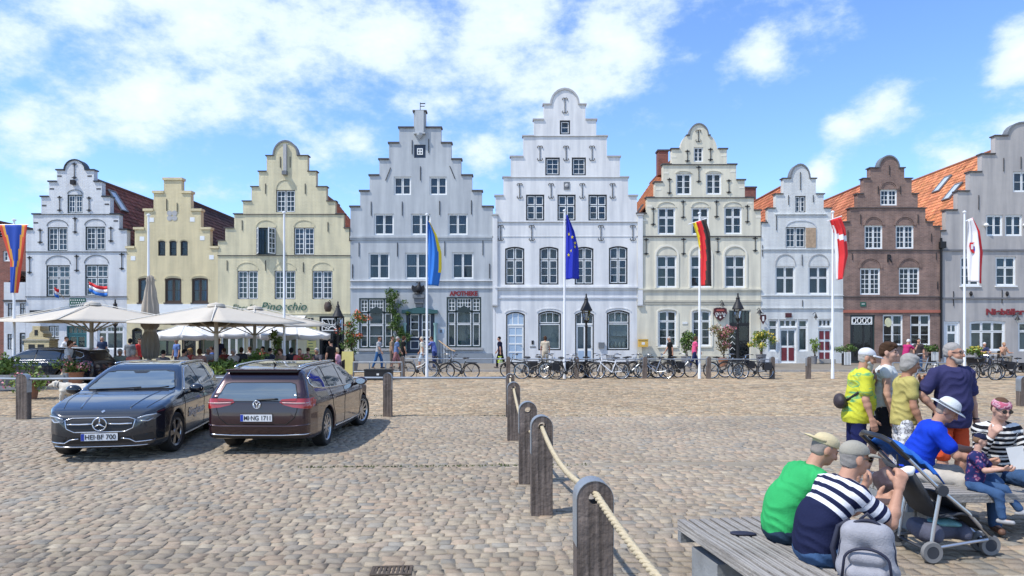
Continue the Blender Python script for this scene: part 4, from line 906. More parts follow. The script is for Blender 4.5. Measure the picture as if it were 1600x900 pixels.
m.build('fanlight_tracery', WH, d)
for a in ((1379.5, 491.5, 1411, 539.4), (1422.4, 491.5, 1454, 539.4)): h.window(*a, rows=2, transom=.33, outer=WH, ot=.05, st_=.05, sill='dark_slab')
h.finish(); roof_window(h, 0, 0, 1, w=.8, l=1.2, y=3.0, q=.3)
# house 9: taupe house at the right edge
h = House('gabled_house', 'taupe grey stepped-gable house cut by the right edge, red bakery lettering', [(1555, 1641, 212.5), (1534, 1662, 241), (1515, 1681, 269), (1496, 1700, 299), (1478, 1718, 328.6), (1470.5, 1726, 361)], 'wall_taupe', arch=(1598, 23, 192), ridge=218, eave=372, tile=(.57, .215, .10), cap='dark_slab', capt=.07, depth=16)
p9 = dict(outer=WH, ot=.07, st_=.05)
for a in ((1583, 268, 1612, 300),): h.window(*a, rows=2, **p9)
for a in ((1541, 335.7, 1567, 368.7), (1570.5, 335.7, 1597.5, 368.7), (1601, 335.7, 1628, 368.7)): h.window(*a, rows=2, **p9)
for a in ((1500.7, 401, 1531, 446.5), (1555.7, 401, 1587.5, 446.5), (1612, 401, 1643, 446.5)): h.window(*a, rows=2, transom=.36, **p9, sill=WH)
for y in (391, 466): h.cornice(y, h=.16, out=.08, mat='taupe_dark', n=1)
for q in ((1568, 247, 268), (1595, 245, 264), (1529, 305, 328), (1489.5, 455, 478), (1565.5, 453, 474)): h.anchor(*q, kind='bar')
for x in (1516.5, 1573): X, Z = h.P(x, 459); h.part('iron_boss', MB().lathe([(.05, -.15), (.1, 0), (.05, .15)], 8, Matrix.Translation((X, -.05, Z))), 'iron')
for x in (1539, 1600): X, Z = h.P(x, 352); h.part('shutter_ball', MB().lathe([(.0, -.15), (.13, -.06), (.15, 0), (.13, .06), (.0, .15)], 10, Matrix.Translation((X, -.12, Z))), WH, smooth=True)
h.text('Niebüller B', 1540, 491.5, 9, 'sign_red', width=72, bold=.02)
h.door(1475, 502, 1500, 566, WH, WH, panes=((.2, .3, .8, .72), (.2, .78, .46, .94), (.54, .78, .8, .94)), ot=.12)
h.window(1515, 501, 1571, 549, cols=3, rows=1, transom=.34, arch=1.5, outer=WH, ot=.10, st_=.06, glassm='shop_glass'); h.window(1591, 503, 1640, 549, cols=2, rows=1, transom=.3, outer=WH, ot=.08, st_=.06, glassm='shop_glass')
h.slab('downpipe', 1468.2, 372, 1470.8, 560, -.12, -.03, 'iron'); h.slab('rain_head', 1466.5, 378, 1475, 388, -.25, -.01, 'iron')
h.finish()
for y, q in ((3.6, .42), (6.2, .25)): roof_window(h, 0, 0, -1, w=.85, l=1.5, y=y, q=q)
# ------------------------------------------------------------------ street furniture
material('old_timber', (.19, .15, .125), .85, var=.35, vs=2.5, bump=.8, bs=18, streak=.35); material('galvanised', (.34, .37, .40), .45, metal=.6, var=.15, vs=6)
material('hemp', (.50, .42, .28), .9, var=.15, vs=20, bump=.5, bs=80); material('weathered_slat', (.36, .34, .315), .88, var=.2, vs=3, bump=.7, bs=30)
material('grey_board', (.23, .24, .245), .85, var=.2, vs=4, bump=.4, bs=25); material('pole_white', (.78, .79, .80), .35, var=.03); material('dark_hole', (.008, .008, .008), .9)
def timber_grain(name):
    m = MATS[name]; N = m.node_tree.nodes; L = m.node_tree.links; b = N['Principled BSDF']; tc = [n for n in N if n.type == 'TEX_COORD'][0]
    mp = N.new('ShaderNodeMapping'); mp.inputs['Scale'].default_value = (26, 26, 1.1) if name == 'old_timber' else (1.2, 40, 40)
    L.new(tc.outputs['Object'], mp.inputs[0]); nz = N.new('ShaderNodeTexNoise'); nz.inputs['Scale'].default_value = 1.6; nz.inputs['Detail'].default_value = 8; L.new(mp.outputs[0], nz.inputs[0])
    r = N.new('ShaderNodeValToRGB'); L.new(nz.outputs[0], r.inputs[0]); r.color_ramp.elements[0].position = .35; r.color_ramp.elements[1].position = .66; r.color_ramp.elements[0].color = (.5, .48, .46, 1); r.color_ramp.elements[1].color = (1.25, 1.25, 1.25, 1)
    x = N.new('ShaderNodeMix'); x.data_type = 'RGBA'; x.blend_type = 'MULTIPLY'; x.inputs[0].default_value = 1; old = b.inputs['Base Color'].links[0].from_socket; L.new(old, x.inputs[6]); L.new(r.outputs[0], x.inputs[7]); L.new(x.outputs[2], b.inputs['Base Color'])
    bp = N.new('ShaderNodeBump'); bp.inputs['Strength'].default_value = .5; bp.inputs['Distance'].default_value = .01; L.new(nz.outputs[0], bp.inputs['Height']); L.new(b.inputs['Normal'].links[0].from_socket, bp.inputs['Normal']); L.new(bp.outputs[0], b.inputs['Normal'])
timber_grain('old_timber'); timber_grain('weathered_slat')
def bollard(loc, label, w=.235, t=.15, h=1.08, rz=0, hole=True, group='timber posts with metal caps'):
    r = thing('bollard', label, 'bollard', loc, rz, group); hr = w / 2; n = 14; zc = h - hr
    arc = [(hr * math.cos(math.pi * i / n), zc + hr * math.sin(math.pi * i / n)) for i in range(n + 1)]
    # plank with a real bore: ring from outline to hole, front and back
    m = MB(); hz_, hr2 = zc + .01, .042
    outer = [(-hr, -.05), (hr, -.05)] + arc; N_ = 20
    if hole:
        hp = [(hr2 * math.cos(2 * math.pi * i / N_), hz_ + hr2 * math.sin(2 * math.pi * i / N_)) for i in range(N_)]
        for y, fl in ((-t / 2, 1), (t / 2, -1)):
            pts = [Vector(p) for p in outer + hp]; k = len(outer)
            ed = [(i, (i + 1) % k) for i in range(k)] + [(k + i, k + (i + 1) % N_) for i in range(N_)]
            vs, es, fs, *_ = delaunay_2d_cdt(pts, ed, [], 0, 1e-6)
            m.add([(v.x, y, v.y) for v in vs], [f for f in fs if math.hypot(sum(vs[i].x for i in f) / 3, sum(vs[i].y for i in f) / 3 - hz_) > hr2 * .98 and in_poly(outer, sum(vs[i].x for i in f) / 3, sum(vs[i].y for i in f) / 3)])
        m.add([(x, -t / 2, z) for x, z in hp] + [(x, t / 2, z) for x, z in hp], [(i, (i + 1) % N_, (i + 1) % N_ + N_, i + N_) for i in range(N_)])
        m.add([(x, -t / 2, z) for x, z in outer] + [(x, t / 2, z) for x, z in outer], [(i, (i + 1) % len(outer), (i + 1) % len(outer) + len(outer), i + len(outer)) for i in range(len(outer))])
    else: m.prism(outer, -t / 2, t / 2)
    m.build('post', 'old_timber', r)
    c = MB(); lo = [(hr, zc - .30)] + arc + [(-hr, zc - .30)]; big = [(x * 1.03, zc + (z - zc) * 1.05 if z > zc else z) for x, z in lo]; sm = [(x * 1.005, zc + (z - zc) * 1.005 if z > zc else z) for x, z in lo]; k = len(lo)
    for i in range(k - 1):
        q = (big[i], big[i + 1], sm[i + 1], sm[i]); vs = [(x, -t / 2 - .004, z) for x, z in q] + [(x, t / 2 + .004, z) for x, z in q]; c.add(vs, [(0, 1, 2, 3), (7, 6, 5, 4), (0, 4, 5, 1), (2, 6, 7, 3)])
    c.build('metal_cap', 'galvanised', r); return r
b_pts = [(G(846, 803), 'dark timber bollard with rope through it, second nearest the camera'), (G(824.5, 755), 'dark timber bollard without rope, half hidden behind the second roped post'), (G(802.5, 688), 'dark roped timber bollard, third of the roped row from the camera'), (G(797, 651.5), 'slim timber bollard at the far end of the rope')]
near_b = Vector(((926.5 - 800) / 238, 4.62, 0))
bollard(near_b, 'large dark timber bollard with metal cap and thick rope, nearest the camera', w=.238, t=.15, h=1.045, rz=R(4))
for i, (p, l) in enumerate(b_pts): bollard(p, l, hole=True, h=1.09 if i < 3 else 1.04, w=.235 if i < 3 else .2, rz=R(3))
bollard((1.02, .9, 0), 'timber bollard just below the bottom edge holding the rope end')
def rope(a, b, sag, label, r=.024):
    m = MB(); n = 70; cl = []
    for i in range(n + 1):
        t = i / n; p = a.lerp(b, t); p.z -= sag * 4 * t * (1 - t); cl.append(p)
    L = sum((cl[i + 1] - cl[i]).length for i in range(n)); tw = L / .16 * 2 * math.pi; k = max(n, int(L / .02)); strands = 3
    for s_ in range(strands):
        pts = []
        for i in range(k + 1):
            t = i / k * n; j = min(int(t), n - 1); p = cl[j].lerp(cl[j + 1], t - j); d = (cl[j + 1] - cl[j]).normalized(); u = d.cross(Vector((0, 0, 1))).normalized(); w = u.cross(d); a_ = tw * i / k + s_ * 2 * math.pi / 3
            pts.append(p + (u * math.cos(a_) + w * math.sin(a_)) * r * .5)
        m.tube(pts, r * .56, 6)
    o = m.build('rope', 'hemp', None, smooth=True, off=(a.x, a.y, 0), loc=(a.x, a.y, 0)); return tag(o, label, 'rope', 'ropes between the timber posts')
HZ = .975
P_ = lambda v, z=HZ: Vector((v.x, v.y, z))
rope(P_(near_b), Vector((1.02, .9, HZ)), .16, 'thick hemp rope from the nearest bollard to the bottom edge of the picture')
rope(P_(b_pts[0][0]), P_(near_b), .13, 'hemp rope sagging between the two nearest roped bollards')
rope(P_(b_pts[2][0]), P_(b_pts[0][0]), .34, 'hemp rope passing behind the unroped bollard'); rope(P_(b_pts[3][0], .93), P_(b_pts[2][0]), .2, 'hemp rope at the far end of the roped row')
# railing of posts and steel tube in the middle distance (behind the cars)
RP = [(-115, 17.2), (37, 16.5), (230, 16.9), (410, 17.0), (606, 16.95), (797, 16.92)]
RL = ['round-topped post at the left edge', 'post in front of the white dog', 'post hidden behind the blue estate car', 'post behind the maroon car', 'dark post right of the maroon car']
for (px, d), lab in zip(RP[:5], RL):
    if px in (230, 410): continue
    bollard(GD(px, d), {37: 'weathered post with metal cap left of the dark blue car', 606: 'lone rusty-brown post standing right of the maroon car', -115: 'timber post just outside the left edge'}[px], w=.2 if px != 37 else .26, t=.16, h=1.05, hole=False)
rl = MB(); pts = [GD(px, d, .93) for px, d in RP]; rl.tube(pts, .028, 8)
tag(rl.build('barrier_rail', 'galvanised', smooth=40), 'long grey steel rail running behind the two parked cars', 'railing')
bollard(GD(1597.5, 19.4), 'pale timber post cut by the right edge of the picture', w=.22, t=.2, h=.82, hole=False)
# far rail with bicycles leaning
FR = [(629, 31.6), (794, 31.4), (901, 31.3), (1007.5, 31.2), (1107, 31.1), (1206.5, 31.0), (1263, 31.0)]
for i, (px, d) in enumerate(FR): bollard(GD(px, d), 'grey-capped post of the bicycle rail, %s' % ['in front of the pharmacy steps', 'left of the tall white house door', 'left of the street lantern', 'below the yellow letter box', 'right of the German flag pole', 'in front of the small white shop', 'left of the Danish flag pole'][i], w=.19, t=.16, h=.98, hole=False)
for a, b, lab in ((0, 1, 'in front of the pharmacy'), (1, 5, 'in front of the tall white house and pub')):
    m = MB(); m.tube([GD(*FR[i], .86) for i in range(a, b + 1)], .024, 8); tag(m.build('bicycle_rail', 'galvanised', smooth=40), 'straight grey steel rail between low posts ' + lab, 'railing')
def low_barrier(x0, x1, d, lab, mat='galvanised', n=4, h=.75):
    a, b = GD(x0, d), GD(x1, d); r = thing('low_barrier', lab, 'barrier', (a.x, a.y, 0)); w = b.x - a.x
    for z in (h * .45, h): MB().tube([(0, 0, z), (w, 0, z)], .025, 6).build('rail', mat, r)
    for i in range(n): MB().tube([(w * i / (n - 1), 0, 0), (w * i / (n - 1), 0, h)], .028, 6).build('post', mat, r)
low_barrier(552, 628, 30.6, 'low grey tube barrier in front of the pharmacy window'); low_barrier(1395, 1500, 30, 'grey tube barrier right of the brick house, behind the group')
def plank_fence(x0, x1, d, lab):
    a, b = GD(x0, d), GD(x1, d); r = thing('plank_fence', lab, 'fence', (a.x, a.y, 0)); w = b.x - a.x
    for z in (.28, .62): MB().box(0, w, -.03, .03, z, z + .11).build('plank', 'grey_board', r)
    n = max(2, int(w / 1.7))
    for i in range(n + 1): MB().box(w * i / n - .06, w * i / n + .06, .031, .12, 0, .78).build('post', 'grey_board', r)
plank_fence(-40, 100, 21.5, 'low weathered plank fence behind the white dog, at the left edge')
b = thing('black_crate', 'black storage box on the ground in front of the pharmacy', 'box', GD(592, 30.2)); MB().box(-.58, .58, -.25, .25, .04, .42).build('body', 'black_paint', b); MB().box(-.6, .6, -.27, .27, .423, .47).build('lid', 'black_paint', b); MB().box(-.05, .05, -.262, -.251, .22, .3).build('clasp', 'sign_white', b); [MB().box(x - .05, x + .05, -.2, .2, 0, .04).build('foot', 'black_paint', b) for x in (-.45, .45)]
# ---- benches
def bench(name, label, origin, along, L, W_, slats, h=.45, legs=((.18, .9),), st=.085):
    """slatted bench; origin is the corner, along the long axis; width to the right of it"""
    al = Vector((*along, 0)).normalized(); r = thing(name, label, 'bench', (origin[0], origin[1], 0), math.atan2(al.y, al.x)); pitch = W_ / slats
    sl = MB().box(0, L, 0, pitch * .72, h - st, h); me = sl.mesh('slat', 'weathered_slat')
    for i in range(slats):
        o = mobj('slat', me, r); o.location = (random.uniform(-.006, .006), i * pitch, random.uniform(-.002, .002))
    [MB().box(x, x + .062, 0, W_ - pitch * .2, h - st - .09, h - st - .004).build('cross_bar', 'grey_board', r) for x in (.0, L - .062)]
    for a, b_ in legs:
        for k in range(3): y = .05 + (W_ - .25) * k / 3; MB().box(a, b_, y + .004, y + (W_ - .1) / 3 - .004, 0, h - st - .093).build('leg', 'grey_board', r)
    return r
c0 = G(1059, 812, .45); c1 = G(1192, 900, .45); c2 = G(1160, 809, .45)
al = (c1 - c0).normalized(); bench('slatted_bench', 'grey weathered slatted bench in the foreground under the two seated men', (c0.x, c0.y), (al.x, al.y), 2.9, .84, 9, legs=((.16, .62), (2.2, 2.66)))
e0 = G(1366, 750, .45); bench('slatted_bench', 'short-legged slatted bench behind the stroller with the family on it', (e0.x - .02, e0.y - .66), (1, .02), 2.6, .72, 8, legs=((.22, .55), (1.9, 2.25)))
# ---- flags on white poles
def colour_mats():
    for n, c in dict(flag_blue=(.02, .16, .55), flag_eu=(.006, .02, .38), flag_yellow=(.75, .58, .03), flag_red=(.62, .025, .03), flag_black=(.045, .03, .025), flag_white=(.75, .74, .76), flag_orange=(.62, .07, .035), flag_royal=(.012, .06, .36), flag_gold=(.72, .33, .05)).items():
        m = material(n, c, .75, var=.06, vs=2); b = m.node_tree.nodes['Principled BSDF']
colour_mats()
def flag(px, base, top, label, Ls, Rs, paint, mats, arm=None, poleonly=False, d=31.2, extra=None, pr=.055, fa=1.0):
    b = GD(px, d); zt = EYE - (top - CY) * d / F; r = thing('flag_pole', label, 'flag pole', (b.x, d, 0), 0, 'white flag poles along the square')
    MB().lathe([(pr * 1.25, 0), (pr * 1.2, .4), (pr, .5), (pr * .62, zt)], 12).build('pole', 'pole_white', r, smooth=40); MB().lathe([(.0, zt - .004), (.075, zt + .0), (.075, zt + .05), (0, zt + .09)], 10).build('pole_cap', 'pole_white', r, smooth=40)
    if poleonly: return r
    k = d / F; fx = lambda x: (x - px) * k; fz = lambda y: EYE - (y - CY) * k
    if arm: MB().tube([(fx(arm[0]), -.08, fz(arm[1])), (fx(arm[2]), -.08, fz(arm[3]))], .025, 6).build('arm', 'pole_white', r)
    nu, nv = 20, 34; m = MB()
    yy = [p[1] for p in Ls]; yr = [p[1] for p in Rs]
    for j in range(nv + 1):
        v = j / nv
        yl = yy[0] + (yy[-1] - yy[0]) * v; yrr = yr[0] + (yr[-1] - yr[0]) * v
        xl = np.interp(yl, yy, [p[0] for p in Ls]); xr = np.interp(yrr, yr, [p[0] for p in Rs])
        for i in range(nu + 1):
            u = i / nu; fold = fa * (.16 * math.sin(u * 7 + v * 1.6) * (.3 + v * .7) + .05 * math.sin(u * 17 + v * 4))
            m.v.append((fx(xl + (xr - xl) * u), -.14 + fold, fz(yl + (yrr - yl) * u)))
    for j in range(nv):
        for i in range(nu):
            a = j * (nu + 1) + i; m.f.append((a, a + 1, a + nu + 2, a + nu + 1)); m.m.append(paint((i + .5) / nu, (j + .5) / nv))
    f = m.build('flag', mats, r, smooth=True); md = f.modifiers.new('cloth', 'SOLIDIFY'); md.thickness = .006
    if extra: extra(r, f, lambda u, v: Vector(m.v[int(round(v * nv)) * (nu + 1) + int(round(u * nu))]))
    return r
flag(667, 591, 336, 'white pole with blue and yellow flag in front of the pharmacy', [(669, 346), (669, 400), (669, 446)], [(671, 346), (683, 368), (690, 395), (690, 420), (685, 447)], lambda u, v: 1 if u > .72 + .12 * v and v < .8 else 0, ['flag_blue', 'flag_yellow'], pr=.06)
def eu_stars(r, f, at):
    for (u, v) in ((.35, .30), (.62, .36), (.78, .43), (.68, .51), (.42, .56), (.2, .62)):
        p = at(u, v); pts = [((.085 if i % 2 == 0 else .036) * math.sin(i * math.pi / 5), (.085 if i % 2 == 0 else .036) * math.cos(i * math.pi / 5)) for i in range(10)]
        MB().prism([(p.x + a * .8, p.z + b_) for a, b_ in pts], p.y - .045, p.y - .03).build('star', 'flag_yellow', f)
flag(882, 590, 330, 'white pole with dark blue flag of yellow stars in front of the tall white house', [(884, 338), (884, 390), (884, 437)], [(886, 336), (897, 362), (904, 390), (905, 436)], lambda u, v: 0, ['flag_eu'], extra=eu_stars, pr=.06)
flag(1093, 592, 334, 'white pole with black, red and gold flag in front of the pub', [(1081, 349), (1089, 372), (1094, 400), (1095, 447)], [(1101, 343), (1108, 365), (1111, 400), (1112, 447)], lambda u, v: 2 if u < .28 - .45 * v else (1 if u < .62 - .32 * v else 0), ['flag_black', 'flag_red', 'flag_yellow'], arm=(1075, 351, 1103, 342), pr=.06)
def dane(u, v):
    if .26 < v + (u - .5) * -.1 < .35: return 1
    return 1 if (u < .2 and v > .30) or (u < .22 and v < .3 and u > .08 and v > .1) else 0
flag(1301, 592, 332, 'white pole with red flag and white cross in front of the brick house', [(1294, 345), (1301, 362), (1305, 400), (1306, 438)], [(1311, 340), (1319, 358), (1325, 398), (1317, 436)], dane, ['flag_red', 'flag_white'], arm=(1291, 346, 1314, 338), pr=.06)
def crest(r, f, at):
    p = at(.34, .43); pts = [(-.17, .2), (.17, .2), (.2, .05), (.14, -.18), (0, -.28), (-.14, -.18), (-.2, .05)]
    o = MB().prism([(p.x + a, p.z + b_) for a, b_ in pts], p.y - .06, p.y - .045).build('crest', 'flag_red', f)
    MB().prism([(p.x - .02, p.z + .03), (p.x + .14, p.z + .03), (p.x + .14, p.z + .17), (p.x - .02, p.z + .17)], p.y - .07, p.y - .062).build('crest_field', 'flag_white', f); MB().prism([(p.x + .0, p.z - .2), (p.x + .12, p.z - .1), (p.x + .14, p.z + .0), (p.x - .0, p.z + .0)], p.y - .07, p.y - .062).build('crest_field', 'flag_eu', f)
    MB().prism([(p.x - .13, p.z - .1), (p.x - .03, p.z - .1), (p.x - .03, p.z + .12), (p.x - .13, p.z + .12)], p.y - .07, p.y - .062).build('crest_field', 'flag_white', f)
flag(1507, 590, 332, 'white pole with white and red flag bearing a crest, by the taupe house', [(1510, 345), (1510, 390), (1512, 440)], [(1516, 341), (1528, 362), (1535, 395), (1534, 443)], lambda u, v: 1 if u > .68 else 0, ['flag_white', 'flag_red'], arm=(1507, 346, 1518, 341), extra=crest, pr=.06)
def frisian(u, v):
    e = abs(u - .5) * 2
    if v < .62: return 0 if e < .62 - v * .5 else (1 if e < .8 - v * .3 else 2)
    return 0 if u < .62 else (1 if u < .74 else 2)
flag(22, 612, 345, 'white pole at the left edge with draped blue, gold and red flag', [(2, 352), (12, 385), (19, 410), (19, 458)], [(47, 352), (42, 385), (37, 415), (31, 458)], frisian, ['flag_royal', 'flag_gold', 'flag_orange'], arm=(2, 352, 47, 352), d=26.5, pr=.055, fa=.3)
flag(232, 600, 337, 'bare white pole beside the closed umbrella', None, None, None, None, poleonly=True, d=29.5, pr=.06); flag(444, 600, 333, 'bare white pole in front of the yellow cafe house', None, None, None, None, poleonly=True, d=29.5, pr=.06)
# flags on the white house at the left
def house_flag(px, py, w, hgt, label, cols):
    d = HD - 1.1; p = GD(px, d); z = EYE - (py - CY) * d / F; r = thing('house_flag', label, 'flag', (p.x, d, z)); m = MB(); n = 12
    for c in range(3):
        vs = []
        for i in range(n + 1):
            x = w * i / n; y = .1 * math.sin(i * .9); zz = -.22 * x - .12 * math.sin(x * 2.5)
            for e in (0, 1): vs.append((x, y, zz - hgt * (c + e) / 3))
        m.add(vs, [(2 * i, 2 * i + 2, 2 * i + 3, 2 * i + 1) for i in range(n)], c)
    f = m.build('cloth', cols, r, smooth=True); f.modifiers.new('c', 'SOLIDIFY').thickness = .005
    MB().tube([(-.02, 1.0, -.65), (0, 0, .03)], .02, 6).build('staff', 'wood_rail', r)
house_flag(139, 440, 1.2, .62, 'small red, white and blue flag on the white house, right window', ['flag_red', 'flag_white', 'flag_blue']); house_flag(85, 449, .3, .55, 'small drooping red, white and blue flag on the white house, left window', ['flag_red', 'flag_white', 'flag_blue'])
# ---- lamps
glass('lantern_glass', .12, (.85, .88, .9))
def lantern(px, py_top, py_base, label, d):
    b = GD(px, d); zt = EYE - (py_top - CY) * d / F; r = thing('street_lantern', label, 'street lamp', (b.x, d, 0), 0, 'old-style street lanterns'); H = zt
    MB().lathe([(.13, 0), (.13, .25), (.09, .35), (.07, .9), (.06, 1.0), (.05, H - 1.55), (.075, H - 1.5), (.05, H - 1.44), (.05, H - 1.36), (.11, H - 1.28), (.12, H - 1.23)], 12).build('post', 'iron', r, smooth=40)
    MB().lathe([(.12, H - 1.22), (.19, H - .80)], 6).build('glass', 'lantern_glass', r)
    m = MB(); [m.tube([(.12 * math.cos(a), .12 * math.sin(a), H - 1.23), (.195 * math.cos(a), .195 * math.sin(a), H - .80)], .012, 4) for a in [k * math.pi / 3 for k in range(6)]]; m.build('frame', 'iron', r)
    MB().lathe([(.27, H - .80), (.28, H - .77), (.20, H - .60), (.11, H - .42), (.08, H - .3), (.10, H - .27), (.05, H - .2), (.03, H - .1), (.045, H - .07), (.0, H)], 14).build('hood', 'iron', r, smooth=40); MB().lathe([(.03, H - 1.2), (.07, H - 1.1), (.03, H - .95)], 8).build('bulb', 'lamp_lit', r, smooth=True)
lantern(916, 458, 591, 'black street lantern in front of the tall white house', 31.9); lantern(1153, 457, 590, 'black street lantern in front of the pub door', 33.5); lantern(180, 467, 590, 'black street lantern behind the left beige umbrella', 34.5); lantern(528, 470, 590, 'black street lantern beside the cafe doorway', 34.5)
# ---- umbrellas
def umbrella(px, d, label, r_, z_edge, z_top, n, rot, mat, val=.0, group=None, pole_r=.05, braces=True, dx=0):
    b = GD(px, d); r = thing('parasol', label, 'umbrella', (b.x, d, 0), 0, group); pts = [(r_ * math.cos(rot + 2 * math.pi * i / n), r_ * math.sin(rot + 2 * math.pi * i / n)) for i in range(n)]
    m = MB(); K = 6
    for i in range(n):
        (ax, ay), (bx, by) = pts[i], pts[(i + 1) % n]; vs = []; fs = []
        for a in range(K + 1):
            t = a / K; zz = z_top + (z_edge - z_top) * t
            for c in range(K + 1):
                s_ = c / K; x = (ax + (bx - ax) * s_) * t; y = (ay + (by - ay) * s_) * t; sagv = .07 * t * math.sin(math.pi * s_); vs.append((x * (1 - sagv * .25), y * (1 - sagv * .25), zz - sagv * .9))
        for a in range(K):
            for c in range(K): q = a * (K + 1) + c; fs.append((q, q + 1, q + K + 2, q + K + 1))
        if val:
            e = K * (K + 1); n0 = len(vs); vs += [(vs[e + c][0], vs[e + c][1], vs[e + c][2] - val - .02 * math.sin(c * 2)) for c in range(K + 1)]; fs += [(e + c, e + c + 1, n0 + c + 1, n0 + c) for c in range(K)]
        m.add(vs, fs)
    cv = m.build('canopy', mat, r, smooth=25); cv.modifiers.new('c', 'SOLIDIFY').thickness = .008
    s_ = MB()
    for x, y in pts: s_.tube([(x * .06, y * .06, z_top + .02), (x, y, z_edge + .012)], .018 if r_ > 2 else .008, 5)
    s_.build('canopy_seam', 'pole_white' if mat == 'canvas_white' else 'canvas_seam', r)
    MB().lathe([(.30 * r_ / 3, z_top - .06), (.26 * r_ / 3, z_top + .05), (.05, z_top + .1), (0, z_top + .13)], 12).build('cap', mat, r, smooth=40)
    MB().tube([(0, 0, 0), (0, 0, z_top)], pole_r, 10).build('pole', 'pole_beige', r, smooth=40); MB().lathe([(.4, 0), (.38, .08), (.1, .12)], 14).build('foot', 'kerb_stone', r)
    if braces:
        for x, y in pts + [((pts[i][0] + pts[(i + 1) % n][0]) / 2, (pts[i][1] + pts[(i + 1) % n][1]) / 2) for i in range(n) if n == 4]:
            MB().tube([(0, 0, z_edge - .45), (x * .22, y * .22, z_edge - .12), (x * .52, y * .52, z_edge + (z_top - z_edge) * .40)], .024, 6).build('brace', 'pole_beige', r)
    return r
material('pole_beige', (.50, .46, .39), .5); material('canvas_seam', (.75, .71, .63), .8)
ug = 'big beige market umbrellas of the cafe'
umbrella(143, 27.5, 'large beige market umbrella at the left, over the woman in white', 3.5, 2.48, 3.15, 4, R(-76), 'canvas_beige', .0, ug, .075); umbrella(338, 27.5, 'large beige market umbrella above the parked cars, middle one', 3.4, 2.42, 3.1, 4, R(-70), 'canvas_beige', .0, ug, .08)
umbrella(398, 30.5, 'beige market umbrella behind the middle one, reaching right', 3.3, 2.35, 3.1, 4, R(-72), 'canvas_beige', .0, ug, .07)
wg = 'small white cafe parasols'
for px, d, r_, lab in ((287, 33.6, 1.45, 'small white parasol over the man in the blue shirt'), (318, 36.0, 1.4, 'small white parasol behind, partly hidden by the beige pole'), (384, 36.2, 1.6, 'white parasol with valance under the middle beige umbrella'), (428, 37.2, 1.3, 'white parasol hidden behind the bare flag pole'), (462, 34.2, 1.65, 'white parasol at the right end of the cafe terrace')): umbrella(px, d, lab, r_, 1.92 + (d - 33) * .03, 2.38 + (d - 33) * .03, 8, R(20), 'canvas_white', .22, wg, .022, False)
def closed_umbrella():
    d = 29.2; b = GD(235, d); r = thing('closed_parasol', 'closed beige umbrella tied to its pole left of the cafe', 'umbrella', (b.x, d, 0)); m = MB(); n = 90
    prof = [(.03, 4.42), (.10, 4.36), (.15, 4.2), (.12, 4.1), (.2, 3.7), (.27, 3.2), (.33, 2.7), (.3, 2.3), (.2, 2.12), (.26, 1.9), (.30, 1.5), (.28, 1.1), (.2, .95)]
    for (rr, z) in prof:
        for j in range(n): a = 2 * math.pi * j / n; q = rr * (1 + .26 * (1 - 2 * abs(math.sin(a * 4.5 + .6 * math.sin(z * 2)))) * min(1, abs(z - 2.12) * 3 + .25)) ; m.v.append((q * math.cos(a), q * math.sin(a), z))
    for i in range(len(prof) - 1):
        for j in range(n): m.f.append((i * n + j, i * n + (j + 1) % n, (i + 1) * n + (j + 1) % n, (i + 1) * n + j)); m.m.append(0)
    m.build('canvas', 'canvas_taupe', r, smooth=True); MB().tube([(0, 0, 0), (0, 0, 4.4)], .05, 8).build('pole', 'pole_beige', r); MB().lathe([(.4, 0), (.38, .08), (.1, .12)], 14).build('foot', 'kerb_stone', r); MB().lathe([(.235, 2.16), (.24, 2.12), (.235, 2.08)], 16).build('strap', 'canvas_beige', r)
material('canvas_taupe', (.38, .33, .27), .85, var=.1); closed_umbrella()
# ---- yellow post box on the pilaster, pharmacy eagle
m = MB().box(-.3, .3, -.22, 0, -.22, .22); pb = thing('post_box', 'small yellow letter box on the wall between white house and pub', 'letter box', (hx(1003.5), HD - .14, hz(536.5))); m.build('body', 'postal_yellow', pb) if 'postal_yellow' in MATS else None
material('postal_yellow', (.7, .42, .08), .4, var=.06)
if not pb.children: m.build('body', 'postal_yellow', pb)
MB().box(-.32, .32, -.25, .0, .222, .27).build('lid', 'postal_yellow', pb); MB().box(-.1, .1, -.225, -.221, -.08, .08).build('notice', 'sign_white', pb)
